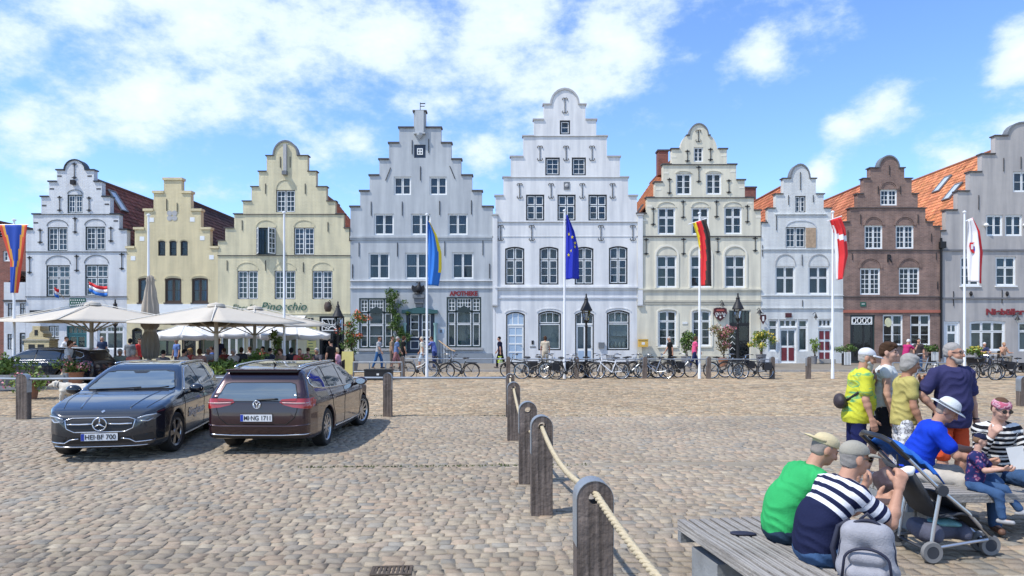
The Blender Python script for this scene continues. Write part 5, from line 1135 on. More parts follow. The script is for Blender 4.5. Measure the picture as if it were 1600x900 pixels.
# ---- bicycles
material('bike_black', (.012, .012, .014), .35, var=.1, coat=.3); material('rubber', (.018, .018, .018), .75, var=.2); material('chrome', (.62, .63, .65), .22, metal=1, var=.05); material('bike_white', (.75, .76, .77), .35, coat=.3); material('bike_silver', (.4, .42, .44), .3, metal=.7); material('saddle_brown', (.12, .06, .03), .6)
material('piping_dark', (.015, .016, .02), .7, var=.2)
def make_bike(label, frame, kind, basket=False):
    r = thing('bicycle', label, 'bicycle', (0, 0, 0), 0, 'bicycles leaning along the rail'); R_ = .345; fx, rx = .56, -.53
    for wx in (fx, rx):
        w = MB().tube([(wx + R_ * math.cos(t), 0, R_ + R_ * math.sin(t)) for t in [i * 2 * math.pi / 28 for i in range(28)]], .024, 6, closed=True).build('wheel', 'rubber', r, smooth=True)
        m = MB().tube([(wx + .318 * math.cos(t), 0, R_ + .318 * math.sin(t)) for t in [i * 2 * math.pi / 28 for i in range(28)]], .011, 5, closed=True)
        for k in range(18): a = k * 2 * math.pi / 18; m.tube([(wx, .02 * (-1) ** k, R_), (wx + .315 * math.cos(a), 0, R_ + .315 * math.sin(a))], .0028, 3)
        m.build('rim_and_spokes', 'chrome', w); MB().lathe([(.02, -.05), (.035, -.03), (.035, .03), (.02, .05)], 8, Matrix.Translation((wx, 0, R_)) @ Matrix.Rotation(R(90), 4, 'X')).build('hub', 'bike_black', w)
        m = MB(); arc = [(wx + .385 * math.cos(t), 0, R_ + .385 * math.sin(t)) for t in [R(20 + i * 14) for i in range(11)]]
        m.tube(arc, .016, 5); m.build('mudguard', 'bike_black', r)
    m = MB(); bb = (-.08, 0, .29); seat = (-.27, 0, .80); head = (.36, 0, .86); headb = (.41, 0, .70)
    if kind == 'step': m.tube([headb, (.2, 0, .48), (-.02, 0, .36), bb], .030, 7); m.tube([(.38, 0, .80), (.16, 0, .58), (-.15, 0, .47)], .018, 6)
    else: m.tube([headb, bb], .030, 7); m.tube([(.37, 0, .83), (-.24, 0, .74)], .020, 6)
    m.tube([bb, seat], .024, 6); m.tube([bb, (rx, .05, R_)], .013, 5); m.tube([bb, (rx, -.05, R_)], .013, 5); m.tube([(-.22, .0, .70), (rx, .05, R_)], .010, 5); m.tube([(-.22, 0, .70), (rx, -.05, R_)], .010, 5)
    m.tube([headb, (head[0] - .015, 0, .93)], .024, 6); m.tube([(.41, .04, .70), (fx, .05, R_)], .014, 5); m.tube([(.41, -.04, .70), (fx, -.05, R_)], .014, 5); m.build('frame', frame, r, smooth=40)
    m = MB().tube([(.355, 0, .9), (.33, 0, 1.04)], .014, 5).tube([(.12, -.30, 1.05), (.24, -.27, 1.07), (.34, -.12, 1.05), (.36, 0, 1.04), (.34, .12, 1.05), (.24, .27, 1.07), (.12, .30, 1.05)], .012, 6); m.build('handlebar', 'chrome', r); [MB().tube([(.10, s_ * .305, 1.05), (.21, s_ * .28, 1.065)], .018, 6).build('grip', 'bike_black', r) for s_ in (-1, 1)]
    s = MB().lathe([(0, -.03), (.07, -.02), (.085, .01), (.05, .03), (0, .035)], 10, Matrix.Translation((-.33, 0, .93)) @ Matrix.Diagonal((1.5, 1, 1, 1))); s.tube([(-.28, 0, .93), (-.14, 0, .93)], [.05, .022], 7); s.build('saddle', 'saddle_brown' if kind == 'brown' else 'bike_black', r, smooth=True); MB().tube([seat, (-.31, 0, .92)], .014, 6).build('seat_post', 'chrome', r)
    m = MB(); [m.tube([(-.27, s_ * .06, .73), (-.78, s_ * .06, .73)], .008, 4) for s_ in (-1, 1)]; [m.tube([(x, -.06, .73), (x, .06, .73)], .007, 4) for x in (-.4, -.55, -.7)]; m.tube([(-.7, .07, .73), (rx, .06, R_)], .007, 4); m.tube([(-.7, -.07, .73), (rx, -.06, R_)], .007, 4); m.build('carrier', 'bike_black', r)
    m = MB().lathe([(.0, -.02), (.09, -.015), (.09, .015), (0, .02)], 14, Matrix.Translation((bb[0], -.06, bb[2])) @ Matrix.Rotation(R(90), 4, 'X')); m.tube([(bb[0], -.09, bb[2]), (bb[0], .09, bb[2])], .015, 6); m.tube([(bb[0], -.09, bb[2]), (bb[0] + .13, -.09, bb[2] - .1)], .011, 5); m.tube([(bb[0], .09, bb[2]), (bb[0] - .13, .09, bb[2] + .1)], .011, 5); m.build('crank', 'bike_black', r); MB().box(bb[0] + .09, bb[0] + .17, -.19, -.09, bb[2] - .115, bb[2] - .09).build('pedal', 'bike_black', r); MB().box(bb[0] - .17, bb[0] - .09, .09, .19, bb[2] + .09, bb[2] + .115).build('pedal', 'bike_black', r)
    MB().lathe([(.03, 0), (.04, .05), (.0, .06)], 8, Matrix.Translation((.42, 0, .88)) @ Matrix.Rotation(R(90), 4, 'Y')).build('front_lamp', 'chrome', r); MB().tube([(-.1, .1, .28), (-.16, .22, .02)], .010, 5).build('kickstand', 'bike_black', r)
    if kind == 'x' and frame == 'bike_black': MB().box(-.78, -.45, -.21, -.085, .40, .70).build('pannier', 'piping_dark', r); MB().box(-.74, -.42, .085, .2, .42, .70).build('pannier', 'piping_dark', r)
    if basket:
        m = MB()
        for k in range(5): z = .78 + k * .055; e = .13 + k * .012; m.tube([(.55 - e, -e, z), (.55 + e, -e, z), (.55 + e, e, z), (.55 - e, e, z)], .006, 4, closed=True)
        for k in range(12): a = k * math.pi / 6; m.tube([(.55 + .15 * math.cos(a), .15 * math.sin(a), .78), (.55 + .19 * math.cos(a), .19 * math.sin(a), 1.0)], .005, 3)
        m.box(.43, .67, -.12, .12, .775, .785); m.build('basket', 'bike_black', r)
    return r
BK = [(655, 31.9, 0, 'bike_silver', 'step', False, 'pale faded bicycle beside the rail left of the black one by the pharmacy'), (718, 30.9, 180, 'bike_black', 'step', False, 'black city bicycle in front of the pharmacy, right of the blue flag pole'), (834, 31.0, 0, 'bike_black', 'step', False, 'black bicycle at the left end of the row before the white house'), (868, 31.6, 170, 'bike_black', 'x', True, 'black bicycle with child seat basket just left of the starry flag pole'),
      (886, 30.8, 20, 'bike_black', 'x', False, 'dark bicycle leaning right under the starry flag'), (906, 31.7, 175, 'bike_black', 'step', False, 'dark bicycle between starry flag pole and street lantern'), (953, 30.9, 180, 'bike_white', 'x', False, 'white framed bicycle right of the street lantern'), (988, 31.3, 12, 'bike_silver', 'x', True, 'silver bicycle with front basket below the yellow letter box'),
      (1022, 31.2, 165, 'bike_silver', 'step', False, 'silver step-through bicycle right of the yellow letter box'), (1044, 31.8, 200, 'bike_black', 'x', False, 'black bicycle seen end-on beside the man in black'), (1130, 31.5, 0, 'bike_black', 'step', False, 'black bicycle right of the German flag pole'), (1178, 30.8, 180, 'bike_black', 'x', False, 'black sturdy bicycle at the right end of the rail'),
      (813, 31.9, 178, 'bike_black', 'x', False, 'black bicycle half hidden at the left end of the white house row'), (851, 32.2, 8, 'bike_silver', 'step', False, 'silver bicycle behind the dark ones left of the starry flag pole'), (925, 31.8, 5, 'bike_black', 'x', False, 'black bicycle with panniers right behind the street lantern'), (972, 32.0, 182, 'bike_black', 'step', True, 'black basket bicycle behind the white framed one'), (1006, 32.1, 168, 'bike_black', 'x', False, 'black pannier bicycle behind the post below the letter box'), (1062, 32.0, 15, 'bike_silver', 'step', False, 'silver bicycle left of the German flag pole'), (1152, 32.2, 176, 'bike_black', 'x', False, 'black pannier bicycle in front of the pub lantern'), (690, 32.3, 4, 'bike_black', 'step', False, 'black bicycle right behind the blue flag pole'), (1556, 31.6, 183, 'bike_black', 'x', False, 'black pannier bicycle between the two before the bakery'),
      (1537, 30.0, 10, 'bike_black', 'step', False, 'dark bicycle left of two, before the bakery'), (1578, 30.3, 176, 'bike_black', 'x', True, 'dark bicycle with basket before the bakery, at the right edge'), (1442, 32.5, 190, 'bike_silver', 'x', False, 'bicycle held by the person in magenta')]
protos = {}
for px, d, rz, fr, kd, bk, lab in BK:
    key = (fr, kd, bk); p = GD(px, d)
    if key not in protos: o = make_bike(lab, fr, kd, bk); protos[key] = o; o.location = p; o.rotation_euler = (R(random.uniform(-6, 6)), 0, R(rz))
    else: o = dup(protos[key], p); o.rotation_euler = (R(random.uniform(-6, 6)), 0, R(rz)); o['label'] = lab
# ---- plants
def leaf_mat(name, c, c2):
    m = material(name, c, .55, var=0, spec=.35); N = m.node_tree.nodes; L = m.node_tree.links; b = N['Principled BSDF']
    q = N.new('ShaderNodeAttribute'); q.attribute_name = 'Col'; x = N.new('ShaderNodeMix'); x.data_type = 'RGBA'; L.new(q.outputs['Fac'], x.inputs[0]); x.inputs[6].default_value = (*c, 1); x.inputs[7].default_value = (*c2, 1); L.new(x.outputs[2], b.inputs['Base Color'])
    try: b.inputs['Subsurface Weight'].default_value = .0
    except Exception: pass
leaf_mat('leaf_green', (.03, .075, .015), (.13, .20, .04)); leaf_mat('leaf_bright', (.07, .13, .02), (.22, .30, .06)); leaf_mat('petal_pink', (.45, .10, .14), (.7, .34, .36)); leaf_mat('petal_red', (.5, .04, .02), (.62, .16, .05)); leaf_mat('petal_yellow', (.55, .42, .05), (.75, .6, .12)); leaf_mat('leaf_olive', (.09, .09, .03), (.28, .22, .09))
def leaves(name, blobs, n, size, mat, parent, droop=.3):
    """leaf-sized quads spread through a set of lobes (x,y,z,rx,ry,rz)"""
    n = int(n); B = np.array(blobs, float); w = (B[:, 3] * B[:, 4] * B[:, 5]) ** .67; w /= w.sum(); idx = RNG.choice(len(B), n, p=w)
    v = RNG.normal(size=(n, 3)); v /= np.linalg.norm(v, axis=1, keepdims=True); rad = RNG.uniform(.25, 1.08, (n, 1)) ** .5
    P = B[idx, :3] + v * rad * B[idx, 3:6]; nr = v + RNG.normal(0, .6, (n, 3)); nr /= np.linalg.norm(nr, axis=1, keepdims=True)
    t = np.cross(nr, RNG.normal(size=(n, 3))); t /= np.linalg.norm(t, axis=1, keepdims=True); bt = np.cross(nr, t); s = size * RNG.uniform(.6, 1.3, (n, 1))
    V = np.stack([P - t * s * .5, P + bt * s * .32 + nr * s * .08, P + t * s * .5 - np.array([[0, 0, 1]]) * s * droop, P - bt * s * .32 + nr * s * .08], 1).reshape(-1, 3)
    me = npmesh(name, V, np.arange(4 * n).reshape(-1, 4), mat, smooth=False); c = RNG.uniform(0, 1, n) * .6 + .4 * (RNG.uniform(0, 1, len(B))[idx]); c = np.repeat(c, 4)[:, None]
    ca = me.color_attributes.new('Col', 'FLOAT_COLOR', 'POINT'); ca.data.foreach_set('color', np.concatenate([c, c, c, np.ones_like(c)], 1).astype(np.float32).ravel()); return mobj(name, me, parent)
material('terracotta', (.34, .15, .08), .8, var=.15); material('pot_grey', (.20, .20, .21), .7); material('bark', (.12, .085, .06), .9, var=.3, bump=.5)
def potted(px, d, label, h, rad, pot, fl=None, leaf='leaf_green', n=500, pot_h=.45, pot_r=.25, stem=True, z=STREET_Z, lsz=.13):
    p = GD(px, d); r = thing('potted_plant', label, 'plant', (p.x, d, z if d > KERB_D else 0)); MB().lathe([(pot_r * .72, 0), (pot_r, pot_h * .92), (pot_r * 1.08, pot_h * .93), (pot_r * 1.08, pot_h), (pot_r * .9, pot_h), (pot_r * .88, pot_h - .05), (0, pot_h - .05)], 16).build('pot', pot, r, smooth=40)
    if stem:
        m = MB(); [m.tube([(0.03 * k, 0, pot_h - .1), (random.gauss(0, .06), random.gauss(0, .06), pot_h + h * .3), (random.gauss(0, rad * .4), random.gauss(0, rad * .4), pot_h + h * .75)], [.025, .018, .008], 5) for k in range(5)]; m.build('stem', 'bark', r)
    bl = [(random.gauss(0, rad * .45), random.gauss(0, rad * .45), pot_h + h * (.35 + .65 * random.random()) - rad * .25, rad * random.uniform(.3, .55), rad * random.uniform(.3, .55), rad * random.uniform(.28, .5)) for _ in range(11)] + [(0, 0, pot_h + h * .45, rad * .6, rad * .6, h * .35)]
    leaves('foliage', bl, n, lsz, leaf, r)
    if fl: leaves('blossom', [(b[0] * 1.2, b[1] * 1.2 - .05, b[2] + .05, b[3] * .95, b[4] * .95, b[5] * .9) for b in bl[:8]], n * .35, lsz * .85, fl, r)
    return r
potted(551, 36.0, 'oleander tree with red flowers in a grey pot left of the pharmacy window', 2.5, .62, 'pot_grey', 'petal_red', 'leaf_green', 900, .6, .3)
potted(1072, 40.5, 'leafy potted shrub between the two pub windows', 1.45, .55, 'pot_grey', None, 'leaf_green', 800, .6, .28); potted(1130, 40.5, 'large potted shrub with pale pink flowers left of the pub door', 1.9, .72, 'terracotta', 'petal_pink', 'leaf_olive', 950, .5, .3); potted(1189, 40.5, 'bushy potted shrub between pub and small white house', 1.5, .6, 'pot_grey', 'petal_yellow', 'leaf_bright', 800, .7, .28)
def slat_planter(px, d_, label, sp):
    p = GD(px, d_, STREET_Z); r = thing('slatted_planter', label, 'planter', p, 0, 'white slatted planters'); MB().box(-.19, .19, -.17, .17, 0, .72).build('tub', 'black_paint', r)
    for i in range(5): MB().box(-.2 + i * .087, -.2 + i * .087 + .05, -.19, -.172, .03, .8).build('slat', WH, r)
    leaves('foliage', [(random.gauss(0, sp * .5), random.gauss(0, .1), .85 + random.uniform(0, .25), sp * .5, .2, .2) for _ in range(6)], 380, .12, 'leaf_green', r)
slat_planter(1322, 42, 'green plant in a white slatted planter by the brick house door', .55); slat_planter(1458, 42, 'round shrub in a white slatted planter right of the brick shop window', .3)
potted(1524, 39.5, 'yellow flowering plant in a dark tub before the bakery window', .7, .42, 'black_paint', 'petal_yellow', 'leaf_bright', 420, .55, .5, False); potted(1272, 43.6, 'small green climber beside the red panelled door', 1.2, .28, 'pot_grey', None, 'leaf_bright', 260, .5, .2)
potted(45, 21.5, 'pot of pink hydrangeas behind the left post', .25, .62, 'terracotta', 'petal_pink', 'leaf_bright', 700, .55, .3, False, lsz=.1); potted(117, 25.5, 'pot of bright pink flowers right of the woman in white', .5, .5, 'terracotta', 'petal_pink', 'leaf_green', 520, .6, .28, False, lsz=.1); potted(4, 24.5, 'dark green shrub in a tub at the left edge', .8, .7, 'pot_grey', None, 'leaf_green', 800, .5, .35)
potted(400, 28.2, 'leafy palm-like pot behind the maroon car roof', .9, .5, 'pot_grey', None, 'leaf_bright', 520, .5, .28); potted(345, 26.8, 'bushy green pot right of the middle umbrella pole', .6, .5, 'pot_grey', None, 'leaf_green', 520, .45, .28, False); potted(480, 29.0, 'pink potted flowers in front of the waiter at the terrace', .55, .35, 'terracotta', 'petal_pink', 'leaf_bright', 360, .65, .25, False, lsz=.1); potted(432, 31.5, 'tall thin bamboo-like plant on the cafe terrace', 1.7, .38, 'pot_grey', None, 'leaf_bright', 420, .5, .25)
for px, d, w, lab in ((358, 25.5, 1.0, 'low green hedge planter in front of the terrace, left piece'), (388, 26.0, 1.0, 'low green hedge planter in front of the terrace, middle piece'), (415, 27, .9, 'low green hedge planter in front of the terrace, right piece')):
    p = GD(px, d); r = thing('hedge_planter', lab, 'planter', (p.x, d, 0), 0, 'hedge planters round the terrace'); MB().box(-w / 2, w / 2, -.2, .2, 0, .5).build('trough', 'pot_grey', r); leaves('foliage', [(x, 0, .68 + random.uniform(-.05, .12), .28, .26, .26) for x in np.linspace(-w / 2, w / 2, 5)], 650, .11, 'leaf_bright', r)
def climber():
    r = thing('climbing_plant', 'tall climbing plant on the pharmacy wall left of the door', 'plant', (hx(620), HD - .35, STREET_Z)); m = MB(); bl = []
    for k in range(3): m.tube([(.1 * k - .1, .1, 0), (.15 * math.sin(k), .1, 1.5), (.2 * math.sin(k * 2), .15, 3.0), (-.1 + .2 * k, .2, 4.0)], [.03, .025, .02, .01], 5)
    m.build('stem', 'bark', r)
    for i in range(34): t = i / 33; bl.append((random.gauss(-.05 + .15 * math.sin(t * 6), .22), random.uniform(-.1, .15), .5 + t * 4.0, random.uniform(.16, .36), .18, random.uniform(.16, .34)))
    bl += [(-.55, .0, 4.5, .22, .15, .2), (.55, 0, 3.9, .25, .12, .16), (.75, 0, 3.2, .15, .1, .12)]
    leaves('foliage', bl, 2600, .12, 'leaf_green', r)
climber()
m = MB()
def eagle():
    r = thing('eagle_statue', 'black eagle statue perched above the pharmacy door', 'statue', (hx(654), HD - .22, hz(460.5))); m = MB()
    m.lathe([(.0, 0), (.26, .0), (.28, .06), (.1, .12)], 10); m.lathe([(.1, .1), (.2, .3), (.16, .52), (.07, .66), (.08, .74), (.05, .8), (0, .82)], 10, Matrix.Rotation(R(6), 4, 'Y')); m.tube([(-.03, 0, .76), (-.12, 0, .74), (-.14, 0, .70)], [.04, .025, .008], 6); m.build('body', 'iron', r, smooth=True)
    for s_ in (-1, 1): MB().prism([(s_ * .1, .2), (s_ * .2, .1), (s_ * .36, .22), (s_ * .42, .45), (s_ * .36, .6), (s_ * .2, .52), (s_ * .1, .55)], -.04, .06).build('wing', 'iron', r)
eagle()
# trees and roofs seen behind the row
def far_tree(x, d, h, label):
    p = Vector((x, d, 0)); r = thing('background_tree', label, 'tree', p); MB().tube([(0, 0, 0), (.1, 0, h * .6), (0, 0, h * .85)], [.25, .18, .06], 8).build('trunk', 'bark', r); leaves('crown', [(random.gauss(0, 1.0), random.gauss(0, 1.0), h * .72 + random.gauss(0, .9), 1.0, 1.0, .8) for _ in range(14)], 2200, .28, 'leaf_green', r)
far_tree((357 - 800) / F * 63, 63, 12.6, 'green treetop peeking between the cream and the yellow house')
# ---- little model house (donation box) at the left
def model_house():
    r = thing('model_house', 'small yellow model house with stepped gable on a stand, left of the dark car', 'model', GD(63, 28.5)); s = 28.5 / F * 1.18; pts = [(-16, 0), (-16, 26), (-9, 30), (-9, 34), (-5, 38), (-5, 44), (5, 44), (5, 38), (9, 34), (9, 30), (17, 26), (17, 0)]
    MB().prism([(x * s, .95 + z * s) for x, z in pts], -.25, .3).build('wall', 'wall_cream', r); MB().box(-17.5 * s, 18.5 * s, -.28, .32, .95 + 25 * s, .95 + 27 * s).build('cornice', 'stone_band', r)
    for x in (-10, 2): MB().box(x * s, (x + 8) * s, -.262, -.251, .95 + 8 * s, .95 + 20 * s).build('window', 'black_paint', r)
    MB().box(-2 * s, 2 * s, -.262, -.251, .95 + 32 * s, .95 + 39 * s).build('window', 'black_paint', r); MB().box(-.4, .4, -.22, .28, 0, .945).build('stand', 'grey_board', r)
model_house()
for px, d, w, hh, lab, mt in ((550, 33.5, .55, 1.15, 'yellow menu board standing at the corner of the cafe', 'menu_yellow'),):
    r = thing('menu_stand', lab, 'menu board', GD(px - 8, d)); M1 = Matrix.Rotation(R(-9), 4, 'X'); b_ = MB().box(-w / 2, w / 2, -.02, .02, .05, hh); MB().add([M1 @ Vector(v) for v in b_.v], b_.f).build('board', mt, r); MB().tube([(-w / 2, .35, 0), (-w / 2, .15, hh * .9)], .015, 5).tube([(w / 2, .35, 0), (w / 2, .15, hh * .9)], .015, 5).tube([(-w / 2, -.02, 0), (-w / 2, .0, .1)], .02, 5).tube([(w / 2, -.02, 0), (w / 2, .0, .1)], .02, 5).build('prop', 'wood_rail', r)
    for j in range(6): MB().box(-w * .35, w * .35 - .05 * (j % 3), -.10 + .0, -.0, 0, 0)
# cafe sign bracket over the doorway, wall lamps
def wall_lamp(px, py, label, d=HD, s=1.0):
    r = thing('wall_lamp', label, 'wall lamp', (hx(px), d, hz(py)), 0, 'iron wall lamps'); MB().tube([(0, 0, .25), (0, -.3, .35), (0, -.45, .3)], .02, 5).build('bracket', 'iron', r); MB().lathe([(.2 * s, 0), (.1 * s, .14), (.03, .25), (0, .3)], 10, Matrix.Translation((0, -.45, 0))).build('shade', 'iron', r, smooth=40); MB().lathe([(.05, -.12), (.08, -.05), (.05, 0)], 8, Matrix.Translation((0, -.45, 0))).build('bulb', 'lamp_lit', r)
wall_lamp(517, 478, 'iron wall lamp beside the cafe lettering'); wall_lamp(1125.5, 478, 'small black lamp above the pub sign', s=.8); wall_lamp(1183, 490, 'black wall lamp at the corner of the pub'); wall_lamp(1582, 500, 'black wall lantern right of the bakery window', s=.8); wall_lamp(1270, 497, 'thin wall lamp above the red panelled door', s=.6)
r = thing('hanging_sign', 'red shield-shaped hanging sign at the pub corner', 'sign', (hx(1187.5), HD - .02, hz(497))); MB().prism([(-.18, .2), (.18, .2), (.2, -.05), (0, -.42), (-.2, -.05)], -.55, -.5).build('board', 'sign_dark_red', r); MB().box(-.06, .06, -.56, -.551, -.2, .1).build('mark', 'sign_white', r); MB().tube([(0, 0, .3), (0, -.7, .3)], .018, 5).build('bracket', 'iron', r); MB().tube([(0, -.52, .3), (0, -.52, .19)], .01, 4).build('hanger', 'iron', r)
r = thing('barrel_sign', 'round barrel-shaped lamp sign over the cafe corner', 'sign', (hx(515), HD - .4, hz(480))); MB().lathe([(.16, -.3), (.24, -.1), (.24, .1), (.16, .3)], 12).build('barrel', 'brown_wood_paint', r, smooth=40); MB().tube([(0, .4, .2), (0, 0, .34)], .025, 5).build('bracket', 'iron', r)
r = thing('shop_disc_sign', 'pale oval hanging sign left of the brick house window', 'sign', (hx(1381), HD - .02, hz(504))); MB().lathe([(0, -.03), (.2, -.03), (.2, .03), (0, .03)], 16, Matrix.Translation((0, -.5, 0)) @ Matrix.Diagonal((1, 1, 1.45, 1)) @ Matrix.Rotation(R(90), 4, 'X')).build('disc', 'sign_cream', r) if 'sign_cream' in MATS else None
material('sign_cream', (.62, .60, .38), .6)
if not r.children: MB().lathe([(0, -.03), (.2, -.03), (.2, .03), (0, .03)], 16, Matrix.Translation((0, -.5, 0)) @ Matrix.Diagonal((1, 1, 1.45, 1)) @ Matrix.Rotation(R(90), 4, 'X')).build('disc', 'sign_cream', r)
MB().tube([(0, 0, .34), (0, -.6, .34)], .018, 5).build('bracket', 'iron', r)
# ------------------------------------------------------------------ implicit surfaces (bodies of cars, people, animals)
def surface_nets(Fd, org, vox):
    """quad mesh of the zero level of a sampled field (inside < 0)"""
    S = Fd < 0; nx, ny, nz = Fd.shape
    c = np.zeros((nx - 1, ny - 1, nz - 1), np.int8)
    for a in (0, 1):
        for b in (0, 1):
            for d in (0, 1): c += S[a:nx - 1 + a, b:ny - 1 + b, d:nz - 1 + d]
    act = (c > 0) & (c < 8); I = np.argwhere(act); n = len(I); idx = np.full(act.shape, -1, np.int32); idx[act] = np.arange(n)
    acc = np.zeros((n, 3)); cnt = np.zeros((n, 1)); corners = [(a, b, d) for a in (0, 1) for b in (0, 1) for d in (0, 1)]
    val = {k: Fd[I[:, 0] + k[0], I[:, 1] + k[1], I[:, 2] + k[2]] for k in corners}
    for k in corners:
        for ax in range(3):
            if k[ax] == 0:
                k2 = list(k); k2[ax] = 1; k2 = tuple(k2); v0, v1 = val[k], val[k2]; m = (v0 < 0) != (v1 < 0); t = np.where(m, v0 / np.where(m, v0 - v1, 1), 0)
                p = np.tile(np.array(k, float), (n, 1)); p[:, ax] += t; acc += np.where(m[:, None], p, 0); cnt += m[:, None]
    V = (I + acc / np.maximum(cnt, 1)) * vox + org
    Q = []
    for ax in range(3):
        s0 = [slice(None)] * 3; s1 = [slice(None)] * 3; s0[ax] = slice(0, -1); s1[ax] = slice(1, None); a, b = S[tuple(s0)], S[tuple(s1)]; E = np.argwhere(a != b); fl = a[tuple(E.T)]
        u, w = (ax + 1) % 3, (ax + 2) % 3; ok = (E[:, u] > 0) & (E[:, w] > 0) & (E[:, u] < Fd.shape[u] - 1) & (E[:, w] < Fd.shape[w] - 1); E = E[ok]; fl = fl[ok]
        def cell(du, dw): e = E.copy(); e[:, u] += du; e[:, w] += dw; return idx[tuple(e.T)]
        q = np.stack([cell(-1, -1), cell(0, -1), cell(0, 0), cell(-1, 0)], 1); q[~fl] = q[~fl][:, ::-1]; Q.append(q)
    Q = np.concatenate(Q); return V, Q[(Q >= 0).all(1)]
def smax(a, b, k): h = np.clip(.5 - .5 * (b - a) / k, 0, 1); return b * (1 - h) + a * h + k * h * (1 - h)
def smin(a, b, k): return -smax(-a, -b, k)
# ------------------------------------------------------------------ cars
def catmull(pts, n=6, closed=True):
    P = np.array(pts, float); out = []; k = len(P)
    for i in range(k):
        p0, p1, p2, p3 = P[i - 1], P[i], P[(i + 1) % k], P[(i + 2) % k]
        for j in range(n):
            t = j / n; out.append(.5 * ((2 * p1) + (-p0 + p2) * t + (2 * p0 - 5 * p1 + 4 * p2 - p3) * t * t + (-p0 + 3 * p1 - 3 * p2 + p3) * t ** 3))
    return np.array(out)
def poly_sdf(P, x, z):
    """signed distance to a closed polygon, vectorised"""
    sh = x.shape; x = x.ravel(); z = z.ravel(); d = np.full(x.shape, 1e9); ins = np.zeros(x.shape, bool); n = len(P)
    for i in range(n):
        a, b = P[i], P[(i + 1) % n]; e = b - a; l = e @ e
        if l < 1e-12: continue
        t = np.clip(((x - a[0]) * e[0] + (z - a[1]) * e[1]) / l, 0, 1); d = np.minimum(d, (x - a[0] - t * e[0]) ** 2 + (z - a[1] - t * e[1]) ** 2)
        c = (a[1] > z) != (b[1] > z); ins ^= c & (x < (b[0] - a[0]) * (z - a[1]) / (b[1] - a[1] + 1e-12) + a[0])
    d = np.sqrt(d); return np.where(ins, -d, d).reshape(sh)
material('paint_blue', (.013, .018, .027), .22, metal=.35, var=.04, coat=1.0); material('paint_maroon', (.030, .009, .014), .22, metal=.4, var=.04, coat=1.0); material('paint_navy', (.015, .02, .035), .25, metal=.3, coat=1.0)
material('car_plastic', (.012, .012, .013), .5, var=.1); material('car_trim', (.70, .71, .73), .18, metal=1, var=.02); material('car_gap', (.003, .003, .003), .8, var=0); material('headlamp', (.5, .53, .56), .12, metal=.4, var=.1, coat=1); material('lamp_dark', (.09, .10, .115), .1, coat=1)
material('tail_red', (.38, .008, .008), .15, var=.1, coat=1); material('tail_white', (.6, .45, .42), .2); material('rim_silver', (.45, .46, .48), .25, metal=.9); material('rim_dark', (.02, .02, .022), .4, metal=.5); material('plate_white', (.72, .73, .74), .4, var=.03); material('plate_blue', (.01, .04, .35), .4); material('plate_black', (.01, .01, .01), .5)
material('car_glass', (.02, .026, .03), .04, var=0, spec=.8, coat=1); material('dash', (.015, .015, .016), .8)
def make_windshield():
    m = material('wind_glass', (.10, .135, .16), .03, var=.12, vs=1.5, spec=1.0, coat=1)
make_windshield()
